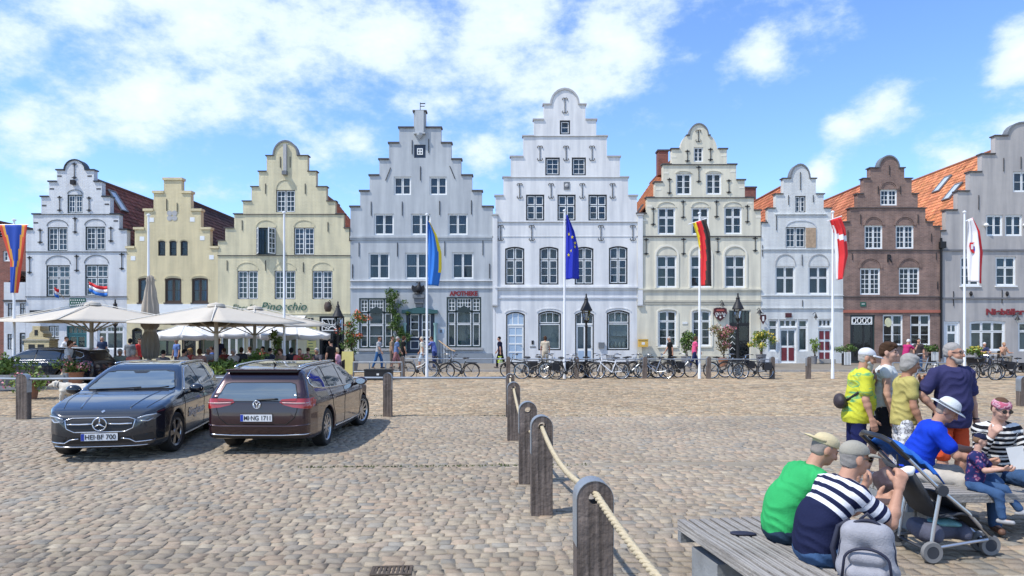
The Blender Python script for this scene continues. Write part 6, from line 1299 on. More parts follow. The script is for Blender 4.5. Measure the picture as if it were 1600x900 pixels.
class Car:
    def __init__(s, name, label, prof, plan, tum, wb, paint, tr=.335, W_=1.83, group='cars parked on the square'):
        s.P = catmull(prof, 5); s.plan = np.array(plan); s.tum = np.array(tum); s.wb = wb; s.tr = tr; s.paint = paint
        s.root = thing(name, label, 'car', (0, 0, 0), 0, group)
        x0, x1 = s.P[:, 0].min() - .06, s.P[:, 0].max() + .06; vox = .022; nx = int((x1 - x0) / vox) + 2; nz = int(1.75 / vox); ny = int(2.2 / vox) + 1
        X = x0 + np.arange(nx) * vox; Z = np.arange(nz) * vox; Y = -1.1 + np.arange(ny) * vox
        s.x0 = x0; s.vox = vox
        XX, ZZ = np.meshgrid(X, Z, indexing='ij'); s.Pg = poly_sdf(s.P, XX, ZZ); s.Wg = s.width(XX, ZZ)
        f = smax(s.Pg[:, None, :], (np.abs(Y)[None, :, None] - s.Wg[:, None, :]) * .93, .07)
        for wx in wb:
            r_ = np.sqrt((XX - wx) ** 2 + (ZZ - tr) ** 2); arch = (tr + .045) - r_
            f = np.maximum(f, np.minimum(arch[:, None, :], (np.abs(Y) - .60)[None, :, None] * 1.0))
        V, Q = surface_nets(f, np.array([x0, Y[0], 0]), vox)
        me = npmesh('body', V, Q, [paint, 'car_plastic'], smooth=True)
        cz = V[Q].mean(1); low = (cz[:, 2] < .235) ; inn = np.zeros(len(Q), bool)
        for wx in wb: inn |= (np.hypot(cz[:, 0] - wx, cz[:, 2] - tr) < tr + .05) & (np.abs(cz[:, 1]) < s.width(cz[:, 0], cz[:, 2]) - .03) & (np.abs(cz[:, 1]) > .55)
        me.polygons.foreach_set('material_index', (low | inn).astype(np.int32)); s.body = mobj('body', me, s.root)
    def width(s, x, z):
        return np.interp(x, s.plan[:, 0], s.plan[:, 1]) + np.interp(z, s.tum[:, 0], s.tum[:, 1])
    def f(s, x, y, z):
        x, y, z = np.broadcast_arrays(np.asarray(x, float), np.asarray(y, float), np.asarray(z, float))
        i = np.clip((x - s.x0) / s.vox, 0, s.Pg.shape[0] - 1.001); k = np.clip(z / s.vox, 0, s.Pg.shape[1] - 1.001); i0 = i.astype(int); k0 = k.astype(int); fi = i - i0; fk = k - k0
        P = (s.Pg[i0, k0] * (1 - fi) * (1 - fk) + s.Pg[i0 + 1, k0] * fi * (1 - fk) + s.Pg[i0, k0 + 1] * (1 - fi) * fk + s.Pg[i0 + 1, k0 + 1] * fi * fk)
        return smax(P, (np.abs(y) - s.width(x, z)) * .93, .07)
    def hit(s, O, D):
        """first surface point from outside along unit direction D"""
        O = np.asarray(O, float); D = np.broadcast_to(np.asarray(D, float), O.shape); t = np.zeros(len(O))
        for _ in range(160):
            p = O + D * t[:, None]; d = s.f(p[:, 0], p[:, 1], p[:, 2]); t = t + np.clip(d, -.01, .08) * .7
        return O + D * t[:, None]
    def patch(s, name, poly, view, mat, off=.006, res=.035, parent=None, smooth=True, trim=None, tmat='car_trim', thick=0):
        """lay a polygon on the body; view 'L'/'R' = side (x,z), 'F'/'B' = front/back (y,z), 'T' = from above (x,y), 'WF'/'WB' slanted screens (y, s)"""
        P = np.array(poly, float); pts = []; n = len(P); loop = []
        for i in range(n):
            a, b = P[i], P[(i + 1) % n]; k = max(1, int(np.hypot(*(b - a)) / res)); loop += [tuple(a + (b - a) * j / k) for j in range(k)]
        mn, mx = P.min(0), P.max(0); inner = [(u, v) for u in np.arange(mn[0] + res / 2, mx[0], res) for v in np.arange(mn[1] + res / 2, mx[1], res) if in_poly(loop, u, v) and min(math.hypot(u - q[0], v - q[1]) for q in loop) > res * .45]
        allp = loop + inner; nl = len(loop); vs, es, fs, *_ = delaunay_2d_cdt([Vector(q) for q in allp], [(i, (i + 1) % nl) for i in range(nl)], [], 0, 1e-6)
        fs = [f for f in fs if in_poly(loop, sum(vs[i].x for i in f) / 3, sum(vs[i].y for i in f) / 3)]
        U = np.array([(v.x, v.y) for v in vs]); p3 = s.lay(U, view, off)
        mb = MB(); mb.add([tuple(p) for p in p3], fs); o = mb.build(name, mat, parent or s.root, smooth=smooth)
        if trim:
            L3 = s.lay(np.array(loop), view, off + .002); MB().tube([tuple(p) for p in L3], trim, 5, closed=True).build(name + '_trim', tmat, o, smooth=True)
        return o
    def lay(s, U, view, off):
        n = len(U); z0 = np.zeros(n)
        if view in 'LR': sg = 1 if view == 'L' else -1; O = np.stack([U[:, 0], z0 + sg * 1.3, U[:, 1]], 1); D = np.array([0, -sg, 0.])
        elif view in 'FB': sg = 1 if view == 'F' else -1; O = np.stack([z0 + sg * 3.2, U[:, 0], U[:, 1]], 1); D = np.array([-sg, 0, 0.])
        elif view == 'T': O = np.stack([U[:, 0], U[:, 1], z0 + 1.72], 1); D = np.array([0, 0, -1.])
        else:
            sg = 1 if view == 'WF' else -1; D = np.array([-sg * .7071, 0, -.7071]); O = np.stack([U[:, 1], U[:, 0], z0 + 1.0], 1) - D * 1.2
        p = s.hit(O, D); e = 1e-3
        g = np.stack([s.f(p[:, 0] + e, p[:, 1], p[:, 2]) - s.f(p[:, 0] - e, p[:, 1], p[:, 2]), s.f(p[:, 0], p[:, 1] + e, p[:, 2]) - s.f(p[:, 0], p[:, 1] - e, p[:, 2]), s.f(p[:, 0], p[:, 1], p[:, 2] + e) - s.f(p[:, 0], p[:, 1], p[:, 2] - e)], 1)
        g /= np.linalg.norm(g, axis=1, keepdims=True) + 1e-9; return p + g * off
    def line(s, name, pts, view, mat, r=.006, off=.0, parent=None, res=.05, n=5):
        q = [np.array(p, float) for p in pts]; out = []
        for a, b in zip(q[:-1], q[1:]): k = max(1, int(np.hypot(*(b - a)) / res)); out += [a + (b - a) * j / k for j in range(k)]
        out.append(q[-1]); L3 = s.lay(np.array(out), view, off); return MB().tube([tuple(p) for p in L3], r, n).build(name, mat, parent or s.root, smooth=True)
    def wheels(s, steer=0, spokes=5, rimr=.235, rim='rim_silver', yw=.775):
        for wx in s.wb:
            for sg in (-1, 1):
                M = Matrix.Translation((wx, sg * yw, s.tr)) @ Matrix.Rotation(steer if wx == s.wb[0] else 0, 4, 'Z') @ Matrix.Rotation(R(90) * -sg, 4, 'X')
                t = s.tr; w = MB().lathe([(rimr - .01, -.10), (t - .03, -.115), (t - .006, -.09), (t, -.05), (t, .05), (t - .006, .09), (t - .03, .112), (rimr + .01, .105), (rimr - .012, .085)], 36, M, caps=False).build('wheel', 'rubber', s.root, smooth=35)
                MB().lathe([(0, .0), (rimr - .02, .0), (rimr - .012, .06)], 24, M, caps=False).build('brake_disc', 'rim_dark', w, smooth=35)
                m = MB().lathe([(rimr - .012, .04), (rimr - .002, .088), (rimr + .008, .10), (rimr - .006, .102), (rimr - .03, .085)], 36, M, caps=False); m.lathe([(0, .085), (.05, .085), (.062, .07), (.062, .05)], 14, M)
                for k in range(spokes):
                    for e in ((-.11, .11) if spokes == 5 else (0,)):
                        a = 2 * math.pi * k / spokes + e; c, sn = math.cos(a), math.sin(a); wd = .022 if spokes == 5 else .019
                        vs = [(.045, -wd, .082), (.045, wd, .082), (rimr - .008, wd * 1.2, .085), (rimr - .008, -wd * 1.2, .085), (.045, -wd, .05), (.045, wd, .05), (rimr - .008, wd * 1.2, .05), (rimr - .008, -wd * 1.2, .05)]
                        m.add([M @ Vector((x * c - y * sn, x * sn + y * c, z)) for x, y, z in vs], [(0, 1, 2, 3), (7, 6, 5, 4), (0, 4, 5, 1), (1, 5, 6, 2), (2, 6, 7, 3), (3, 7, 4, 0)])
                m.build('rim', rim, w, smooth=35)
    def mirror(s, x, z, yb=.90):
        for sg in (-1, 1):
            M = Matrix.Translation((x, sg * (yb + .11), z + .03)) @ Matrix.Diagonal((.085, .125, .085, 1)); m = MB().lathe([(math.sin(t) * 1.0, -math.cos(t)) for t in [math.pi * i / 10 for i in range(11)]], 14, M); o = m.build('wing_mirror', s.paint, s.root, smooth=True)
            MB().tube([(x + .02, sg * (yb - .05), z - .05), (x, sg * (yb + .06), z)], .03, 6).build('mirror_arm', 'car_plastic', o); MB().lathe([(0, 0), (.085, 0), (.085, .004), (0, .004)], 12, Matrix.Translation((x - .083, sg * (yb + .11), z + .03)) @ Matrix.Rotation(R(-90), 4, 'Y') @ Matrix.Diagonal((.7, 1.15, 1, 1))).build('mirror_glass', 'car_trim', o)
    def plate(s, body, view, z, w=.52, h=.112, y=0, tilt=0):
        sg = 1 if view == 'F' else -1; p = s.lay(np.array([(y, z)]), view, .018)[0]; M = Matrix.Translation(Vector(p)) @ Matrix.Rotation(R(90) * sg, 4, 'Z') @ Matrix.Rotation(R(90), 4, 'X')
        o = MB().obox(M, w, h, .012).build('licence_plate', 'plate_white', s.root); MB().obox(M @ Matrix.Translation((-w / 2 + .024, 0, .0065)), .044, h - .006, .004).build('plate_band', 'plate_blue', o)
        c = bpy.data.curves.new('t', 'FONT'); c.body = body; c.size = .10; c.extrude = .001; c.offset = .0015; t = bpy.data.objects.new('t', c); COL.objects.link(t); bpy.context.view_layer.update(); me = bpy.data.meshes.new_from_object(t.evaluated_get(bpy.context.evaluated_depsgraph_get())); bpy.data.objects.remove(t)
        xs = [v.co.x for v in me.vertices]; ys = [v.co.y for v in me.vertices]; k = (w - .085) / (max(xs) - min(xs)); ky = (h - .036) / (max(ys) - min(ys))
        me.transform(M @ Matrix.Translation((-w / 2 + .06 - min(xs) * k, -(h - .036) / 2 - min(ys) * ky, .0085)) @ Matrix.Diagonal((k, ky, 1, 1))); me.materials.clear(); me.materials.append(MAT('plate_black')); mobj('plate_lettering', me, o)
        MB().obox(M @ Matrix.Translation((0, 0, -.009)), w + .014, h + .014, .008).build('plate_holder', 'car_plastic', o)
    def badge_frame(s, view, y, z, off):
        sg = 1 if view == 'F' else -1; p = s.lay(np.array([(y, z)]), view, off)[0]; return Matrix.Translation(Vector(p)) @ Matrix.Rotation(R(90) * sg, 4, 'Z') @ Matrix.Rotation(R(90), 4, 'X')
def side_common(c, zb, zsill, doors, handles, arches=True):
    for v in 'LR':
        for pts in doors: c.line('door_gap', pts, v, 'car_gap', .0055)
        for (x, z) in handles:
            L3 = c.lay(np.array([(x, z), (x - .07, z + .004), (x - .14, z + .008), (x - .21, z + .008)]), v, .022); MB().tube([tuple(p) for p in L3], .014, 6).build('door_handle', c.paint, c.root, smooth=True)
# --- dark blue estate, front towards us
PROF_M = [(2.34, .30), (2.365, .48), (2.33, .66), (2.22, .775), (1.95, .86), (1.5, .945), (1.08, 1.0), (.92, 1.045), (.60, 1.20), (.22, 1.365), (-.05, 1.435), (-.5, 1.462), (-1.1, 1.455), (-1.65, 1.42), (-2.02, 1.37), (-2.16, 1.335), (-2.24, 1.22), (-2.34, 1.04), (-2.42, .90), (-2.42, .62), (-2.38, .36), (-2.2, .22), (-1.0, .17), (1.0, .17), (2.2, .20)]
PLAN = [(-2.5, .60), (-2.40, .72), (-2.25, .80), (-2.0, .86), (-1.4, .905), (0, .912), (1.2, .905), (1.7, .885), (2.0, .84), (2.18, .76), (2.30, .64), (2.40, .42)]
TUM = [(0, -.10), (.18, -.07), (.30, -.015), (.5, .0), (.66, -.005), (.76, .004), (.86, -.015), (.95, -.045), (1.0, -.075), (1.2, -.175), (1.38, -.285), (1.46, -.36), (1.6, -.5)]
mc = Car('parked_car', 'dark blue estate car with its front towards the camera, left of the maroon one', PROF_M, PLAN, TUM, (1.44, -1.42), 'paint_blue')
GL = [(.84, 1.005), (.40, 1.235), (.12, 1.35), (-.25, 1.395), (-.8, 1.40), (-1.3, 1.385), (-1.72, 1.33), (-2.02, 1.215), (-1.98, 1.13), (-1.5, 1.06), (-.6, 1.02), (.3, 1.0)]
def cut_x(poly, a, b):
    """clip polygon to a<=x<=b"""
    def half(P, lim, sg):
        out = []
        for i in range(len(P)):
            p, q = P[i - 1], P[i]; ip, iq = sg * (p[0] - lim) >= 0, sg * (q[0] - lim) >= 0
            if ip != iq: t = (lim - p[0]) / (q[0] - p[0]); out.append((lim, p[1] + t * (q[1] - p[1])))
            if iq: out.append(q)
        return out
    return half(half(poly, a, 1), b, -1)
def glazing(c, GL, cuts):
    for v in 'LR':
        c.patch('window_surround', GL, v, 'car_plastic', .003, .06, trim=.011)
        for a, b in cuts: c.patch('side_window', cut_x(GL, a, b), v, 'car_glass', .007, .05)
glazing(mc, [(x, z) for x, z in GL], ((-.28, .80), (-1.22, -.33), (-1.96, -1.28)))
mc.patch('windscreen', [(-.66, .93), (.66, .93), (.70, .86), (.56, .10), (.40, .02), (-.40, .02), (-.56, .10), (-.70, .86)], 'WF', 'wind_glass', .006, .06, trim=.006, tmat='car_plastic')
mc.line('wiper', [(-.55, .94), (-.1, .90), (.15, .86)], 'WF', 'car_plastic', .008, .014); mc.line('wiper', [(.05, .93), (.45, .90), (.6, .84)], 'WF', 'car_plastic', .008, .014)
mc.patch('mirror_housing', [(-.09, .16), (.09, .16), (.14, .06), (-.14, .06)], 'WF', 'car_plastic', .009, .05)
mc.patch('rear_window', [(-.60, -2.33), (.60, -2.33), (.52, -2.06), (-.52, -2.06)], 'WB', 'car_glass', .006, .06)
gr = mc.patch('grille', [(-.50, .655), (-.47, .53), (-.36, .475), (.36, .475), (.47, .53), (.50, .655), (.40, .685), (-.40, .685)], 'F', 'car_plastic', .006, .05, trim=.009)
for y0, y1 in ((-.46, -.11), (.11, .46)): mc.line('grille_bar', [(y0, .595), ((y0 + y1) / 2, .59), (y1, .595)], 'F', 'car_trim', .014, .014, parent=gr)
M = mc.badge_frame('F', 0, .59, .03); st = MB().tube([M @ Vector((.098 * math.cos(t), .098 * math.sin(t), 0)) for t in [i * 2 * math.pi / 24 for i in range(24)]], .011, 6, closed=True); [st.tube([M @ Vector((0, 0, .006)), M @ Vector((.095 * math.cos(a), .095 * math.sin(a), 0))], [.02, .006], 5) for a in (R(90), R(210), R(330))]; st.build('star_badge', 'car_trim', gr, smooth=True)
mc.patch('bonnet_badge', [(2.22, -.03), (2.26, 0), (2.22, .03), (2.18, 0)], 'T', 'car_trim', .008, .03)
for sg in (-1, 1):
    hl = mc.patch('headlamp', [(sg * y, z) for y, z in ((.50, .655), (.60, .70), (.76, .735), (.80, .70), (.74, .64), (.60, .605), (.53, .62))], 'F', 'lamp_dark', .008, .04)
    mc.line('lamp_strip', [(sg * .53, .67), (sg * .64, .705), (sg * .76, .72)], 'F', 'headlamp', .013, .012, parent=hl); mc.line('lamp_strip', [(sg * .56, .635), (sg * .66, .625), (sg * .72, .665)], 'F', 'headlamp', .011, .012, parent=hl)
    mc.patch('air_intake', [(sg * y, z) for y, z in ((.47, .40), (.72, .44), (.76, .33), (.50, .30))], 'F', 'car_plastic', .006, .05)
    mc.line('bumper_trim', [(sg * .30, .375), (sg * .42, .36), (sg * .50, .31), (sg * .74, .315)], 'F', 'car_trim', .011, .008)
mc.patch('lower_grille', [(-.44, .395), (.44, .395), (.48, .30), (-.48, .30)], 'F', 'car_plastic', .006, .05); mc.line('splitter', [(-.68, .255), (-.3, .245), (.3, .245), (.68, .255)], 'F', 'car_trim', .009, .006)
mc.plate('HEI·BF 700', 'F', .40)
for sg in (-1, 1):
    mc.line('bonnet_crease', [(2.1, sg * .36), (1.6, sg * .43), (1.08, sg * .52)], 'T', 'paint_blue', .018, -.006); mc.line('bonnet_gap', [(2.12, sg * .60), (1.7, sg * .70), (1.15, sg * .75)], 'T', 'car_gap', .005)
    L3 = mc.lay(np.array([(.0, sg * .56), (-.3, sg * .57), (-1.0, sg * .565), (-1.7, sg * .54), (-1.9, sg * .52)]), 'T', .03); MB().tube([tuple(p) for p in L3], .016, 6).build('roof_rail', 'car_trim', mc.root, smooth=True)
side_common(mc, .98, .3, [[(1.02, .96), (1.05, .5), (.92, .26)], [(-.30, 1.0), (-.33, .5), (-.33, .26)], [(-1.25, 1.02), (-1.16, .75), (-1.02, .55), (-.92, .26)], [(.95, .262), (0, .255), (-.95, .262)]], [(-.12, .865), (-1.05, .885)])
for v in 'LR': mc.line('sill_trim', [(.95, .225), (0, .22), (-.95, .225)], v, 'car_trim', .011, .004)
mc.patch('sunroof', [(.02, -.42), (.02, .42), (-.75, .42), (-.75, -.42)], 'T', 'car_glass', .004, .08)
def side_script(c, body, x, z, hgt, view, width):
    cu = bpy.data.curves.new('t', 'FONT'); cu.body = body; cu.size = hgt; cu.shear = .35; cu.extrude = .002; t = bpy.data.objects.new('t', cu); COL.objects.link(t); bpy.context.view_layer.update(); me = bpy.data.meshes.new_from_object(t.evaluated_get(bpy.context.evaluated_depsgraph_get())); bpy.data.objects.remove(t)
    xs = np.array([v.co.x for v in me.vertices]); k = width / (xs.max() - xs.min()); sg = -1 if view == 'L' else 1
    U = np.array([(x + sg * (v.co.x - xs.min()) * k, z + v.co.y) for v in me.vertices]); p = c.lay(U, view, .010); p[:, 1] += np.array([v.co.z for v in me.vertices]) * (1 if view == 'L' else -1); me.vertices.foreach_set('co', p.astype(np.float32).ravel()); me.update(); me.materials.clear(); me.materials.append(MAT('plate_white')); mobj('side_lettering', me, c.root)
side_script(mc, 'Bieghaus', .85, .52, .22, 'L', 1.15)
mc.mirror(.70, .985); mc.wheels(steer=R(-9), spokes=5)
# place by its two wheels nearest us
def place_car(c, pf, pr, yside):
    """pf, pr: ground points of the visible front/rear wheels on side yside (+1 left, -1 right)"""
    ax = (pf - pr).normalized(); rz = math.atan2(ax.y, ax.x); mid = (pf + pr) / 2; wbm = (c.wb[0] + c.wb[1]) / 2
    left = Vector((-math.sin(rz), math.cos(rz), 0)); c.root.location = mid - left * (yside * .83) - ax * wbm; c.root.rotation_euler = (0, 0, rz)
place_car(mc, G(267, 708), G(336, 668), 1)
# --- maroon estate, rear towards us
PROF_P = [(2.30, .30), (2.33, .48), (2.30, .64), (2.20, .77), (1.95, .85), (1.5, .925), (1.02, .985), (.88, 1.03), (.56, 1.20), (.18, 1.385), (-.08, 1.455), (-.5, 1.478), (-1.1, 1.468), (-1.70, 1.43), (-2.05, 1.375), (-2.14, 1.345), (-2.20, 1.22), (-2.33, 1.03), (-2.40, .95), (-2.425, .80), (-2.44, .55), (-2.40, .34), (-2.2, .24), (-1.0, .17), (1.0, .17), (2.2, .20)]
PLAN_P = [(-2.55, .70), (-2.42, .80), (-2.3, .845), (-2.0, .885), (-1.4, .912), (0, .916), (1.2, .905), (1.7, .885), (2.0, .83), (2.18, .74), (2.30, .62), (2.40, .42)]
TUM_P = [(0, -.10), (.18, -.07), (.30, -.01), (.5, .0), (.68, -.004), (.80, .004), (.90, -.012), (1.0, -.05), (1.05, -.08), (1.2, -.15), (1.38, -.245), (1.47, -.33), (1.6, -.5)]
pc = Car('parked_car', 'maroon estate car seen from behind, right of the dark blue one', PROF_P, PLAN_P, TUM_P, (1.40, -1.39), 'paint_maroon')
GP = [(.80, 1.01), (.36, 1.25), (.10, 1.365), (-.25, 1.41), (-.8, 1.415), (-1.3, 1.40), (-1.75, 1.345), (-2.0, 1.27), (-2.06, 1.16), (-1.98, 1.09), (-1.5, 1.04), (-.6, 1.01), (.3, 1.0)]
glazing(pc, GP, ((-.26, .76), (-1.18, -.31), (-2.0, -1.24)))
pc.patch('windscreen', [(-.66, .90), (.66, .90), (.56, .10), (.40, .0), (-.40, .0), (-.56, .10)], 'WF', 'wind_glass', .006, .06)
pc.patch('rear_window', [(-.64, -2.53), (.64, -2.53), (.66, -2.46), (.58, -2.09), (.50, -2.05), (-.50, -2.05), (-.58, -2.09), (-.66, -2.46)], 'WB', 'wind_glass', .006, .05, trim=.006, tmat='car_plastic')
pc.line('rear_wiper', [(.0, -2.51), (-.34, -2.49)], 'WB', 'car_plastic', .016, .018)
sp = MB().box(-2.24, -1.98, -.60, .60, 1.372, 1.402).build('spoiler', 'paint_maroon', pc.root); sp.modifiers.new('b', 'BEVEL').width = .012
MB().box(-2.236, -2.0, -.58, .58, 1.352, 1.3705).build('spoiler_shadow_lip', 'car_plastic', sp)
for sg in (-1, 1):
    tl = pc.patch('tail_lamp', [(sg * y, z) for y, z in ((.85, .925), (.60, .93), (.40, .915), (.37, .87), (.44, .825), (.60, .785), (.85, .76))], 'B', 'tail_red', .010, .04)
    pc.line('lamp_strip', [(sg * .82, .855), (sg * .62, .855), (sg * .42, .862)], 'B', 'tail_white', .009, .014, parent=tl)
    pc.patch('tail_lamp_side', [(-2.30, .905), (-2.14, .90), (-2.06, .885), (-2.14, .80), (-2.3, .77)], 'L' if sg > 0 else 'R', 'tail_red', .008, .04)
    L3 = pc.lay(np.array([(.0, sg * .58), (-.3, sg * .595), (-1.0, sg * .59), (-1.75, sg * .565), (-1.95, sg * .55)]), 'T', .035); MB().tube([tuple(p) for p in L3], .018, 6).build('roof_rail', 'car_trim', pc.root, smooth=True)
pc.patch('boot_recess', [(-.62, .62), (-.55, .70), (.55, .70), (.62, .62), (.46, .52), (-.46, .52)], 'B', 'paint_maroon', .004, .05)
pc.line('boot_gap', [(-.66, .74), (-.62, .62), (-.48, .505), (.48, .505), (.62, .62), (.66, .74)], 'B', 'car_gap', .007); pc.line('boot_gap', [(-.66, .74), (-.68, .95)], 'B', 'car_gap', .006); pc.line('boot_gap', [(.66, .74), (.68, .95)], 'B', 'car_gap', .006)
pc.line('bumper_crease', [(-.84, .50), (-.6, .475), (.6, .475), (.84, .50)], 'B', 'paint_maroon', .02, -.004); pc.line('bumper_trim', [(-.84, .345), (-.4, .325), (.4, .325), (.84, .345)], 'B', 'car_trim', .011, .004); pc.patch('bumper_skirt', [(-.80, .315), (.80, .315), (.76, .25), (-.76, .25)], 'B', 'car_plastic', .005, .06)
pc.plate('MI·NG 1711', 'B', .615)
M = pc.badge_frame('B', 0, .83, .016); vw = MB().tube([M @ Vector((.062 * math.cos(t), .062 * math.sin(t), 0)) for t in [i * 2 * math.pi / 20 for i in range(20)]], .009, 6, closed=True)
for pts in ([(-.035, .045), (0, .002), (.035, .045)], [(-.055, .02), (-.024, -.05), (0, -.006), (.024, -.05), (.055, .02)]): vw.tube([M @ Vector((x, y, 0)) for x, y in pts], .0075, 5)
vw.build('round_badge', 'car_trim', pc.root, smooth=True)
MB().tube([(-1.55, 0, 1.44), (-1.66, 0, 1.50)], [.02, .008], 6).build('aerial', 'car_plastic', pc.root)
side_common(pc, .98, .3, [[(.98, .95), (1.0, .5), (.9, .26)], [(-.29, 1.0), (-.31, .5), (-.31, .26)], [(-1.22, 1.02), (-1.14, .75), (-1.0, .55), (-.9, .26)], [(.93, .262), (0, .255), (-.93, .262)]], [(-.1, .86), (-1.02, .88)])
for v in 'LR': pc.line('sill_trim', [(.95, .30), (0, .295), (-.95, .305)], v, 'car_trim', .013, .006)
pc.patch('sunroof', [(.02, -.46), (.02, .46), (-1.3, .46), (-1.3, -.46)], 'T', 'car_glass', .004, .08)
pc.mirror(.66, .99); pc.wheels(steer=R(-14), spokes=10, rimr=.24); place_car(pc, G(565, 663.5), G(506, 697), -1)
# --- dark car far left, side on
nc = Car('parked_car', 'dark navy estate car seen from the side behind the flower pots, far left', PROF_P, PLAN_P, TUM_P, (1.44, -1.42), 'paint_navy')
glazing(nc, GP, ((-.26, .76), (-1.18, -.31), (-2.0, -1.24))); side_common(nc, 0, 0, [[(.98, .95), (1.0, .5)], [(-.29, 1.0), (-.31, .3)]], [(-.1, .86), (-1.02, .88)]); nc.wheels(spokes=10); nc.mirror(.66, .99)
nc.patch('windscreen', [(-.66, .90), (.66, .90), (.5, .0), (-.5, .0)], 'WF', 'wind_glass', .006, .08)
for v in 'LR': nc.line('waist_trim', [(.8, .92), (-.6, .93), (-1.9, .95)], v, 'car_trim', .01, .004)
p = GD(66, 27.0); nc.root.location = (p.x, p.y, 0); nc.root.rotation_euler = (0, 0, R(180))
# ------------------------------------------------------------------ people
material('skin', (.5, .3, .22), .55, src='object', var=.10, vs=9, bump=.12, bs=60, spec=.3); material('cloth', (.3, .3, .3), .85, src='object', var=.10, vs=5, bump=.25, bs=70, spec=.15); material('hair', (.2, .15, .1), .8, src='object', var=.12, vs=30, bump=.25, bs=70, spec=.15); material('leather', (.1, .1, .1), .6, src='object', var=.15, vs=8, bump=.2)
material('eye_dark', (.02, .015, .012), .15, var=0); material('lip', (.33, .12, .10), .5, var=0); material('lens_dark', (.012, .012, .014), .08, var=0, coat=1); material('paper', (.72, .72, .70), .8, var=.05)
def pattern_mat(name, kind):
    m = material(name, (.5, .5, .5), .85, var=0, bump=.25, bs=70, spec=.15); N = m.node_tree.nodes; L = m.node_tree.links; b = N['Principled BSDF']; tc = [n for n in N if n.type == 'TEX_COORD'][0]
    def ramp(src, stops, const=True):
        r = N.new('ShaderNodeValToRGB'); r.color_ramp.interpolation = 'CONSTANT' if const else 'LINEAR'; e = r.color_ramp.elements; e[0].position, e[0].color = stops[0][0], (*stops[0][1], 1); e[1].position, e[1].color = stops[1][0], (*stops[1][1], 1)
        for p, c in stops[2:]: q = e.new(p); q.color = (*c, 1)
        L.new(src, r.inputs[0]); return r.outputs[0]
    if kind[0] == 'stripe':
        _, period, duty, c0, c1, tlow, clow = kind
        at = N.new('ShaderNodeAttribute'); at.attribute_name = 'T'; mod = N.new('ShaderNodeMath'); mod.operation = 'MODULO'; L.new(at.outputs['Fac'], mod.inputs[0]); mod.inputs[1].default_value = period
        dv = N.new('ShaderNodeMath'); dv.operation = 'DIVIDE'; L.new(mod.outputs[0], dv.inputs[0]); dv.inputs[1].default_value = period; c = ramp(dv.outputs[0], [(0, c0), (duty, c1)])
        lt = N.new('ShaderNodeMath'); lt.operation = 'LESS_THAN'; L.new(at.outputs['Fac'], lt.inputs[0]); lt.inputs[1].default_value = tlow
        x = N.new('ShaderNodeMix'); x.data_type = 'RGBA'; L.new(lt.outputs[0], x.inputs[0]); L.new(c, x.inputs[6]); x.inputs[7].default_value = (*clow, 1); L.new(x.outputs[2], b.inputs['Base Color'])
    else:
        _, scl, sc, stops, rot = kind; mp = N.new('ShaderNodeMapping'); mp.inputs['Scale'].default_value = scl; mp.inputs['Rotation'].default_value = rot; L.new(tc.outputs['Object'], mp.inputs[0]); nz = N.new('ShaderNodeTexNoise'); nz.inputs['Scale'].default_value = sc; nz.inputs['Detail'].default_value = 3; L.new(mp.outputs[0], nz.inputs[0]); L.new(ramp(nz.outputs[0], stops, False), b.inputs['Base Color'])
NAVY = (.012, .016, .05)
pattern_mat('stripe_navy', ('stripe', .066, .52, (.68, .68, .72), NAVY, .262, NAVY)); pattern_mat('stripe_black', ('stripe', .052, .42, (.66, .65, .62), (.012, .012, .016), -9, NAVY))
pattern_mat('yellow_print', ('noise', (1.2, 1.2, 4), 2.2, [(0, (.54, .55, .05)), (.53, (.54, .55, .05)), (.58, (.10, .34, .16)), (.64, (.5, .53, .05)), (.75, (.05, .22, .20))], (R(20), R(38), 0))); pattern_mat('floral_bw', ('noise', (1, 1, 1), 24, [(0, (.66, .66, .66)), (.47, (.66, .66, .66)), (.53, (.08, .08, .10)), (.60, (.55, .55, .55))], (0, 0, 0))); pattern_mat('navy_floral', ('noise', (1, 1, 1), 26, [(0, (.02, .025, .10)), (.56, (.02, .025, .10)), (.63, (.25, .05, .12)), (.7, (.3, .3, .4))], (0, 0, 0)))
pattern_mat('headband', ('noise', (1, 1, 3), 20, [(0, (.42, .10, .16)), (.48, (.42, .10, .16)), (.56, (.62, .40, .44)), (.66, (.2, .05, .1))], (0, 0, 0)))
V3 = lambda *a: np.array(a, float)
def unit(v): v = np.asarray(v, float); return v / (np.linalg.norm(v) + 1e-9)
def cap(a, b, ra, rb): return ('c', np.asarray(a, float), np.asarray(b, float), ra, rb)
def ell(c, r, M=None): return ('e', np.asarray(c, float), np.asarray(r, float), np.eye(3) if M is None else M)
def prim_box(p, g=0):
    if p[0] == 'c': m = max(p[3], p[4]) + g; return np.minimum(p[1], p[2]) - m, np.maximum(p[1], p[2]) + m
    m = p[2].max() + g; return p[1] - m, p[1] + m
def prim_d(p, X):
    if p[0] == 'c':
        a, b = p[1], p[2]; e = b - a; l = max(e @ e, 1e-9); t = np.clip(((X - a) @ e) / l, 0, 1); return np.linalg.norm(X - a - t[..., None] * e, axis=-1) - (p[3] + (p[4] - p[3]) * t)
    q = (X - p[1]) @ p[3]; k0 = np.linalg.norm(q / p[2], axis=-1); k1 = np.linalg.norm(q / p[2] ** 2, axis=-1) + 1e-9; return k0 * (k0 - 1) / k1
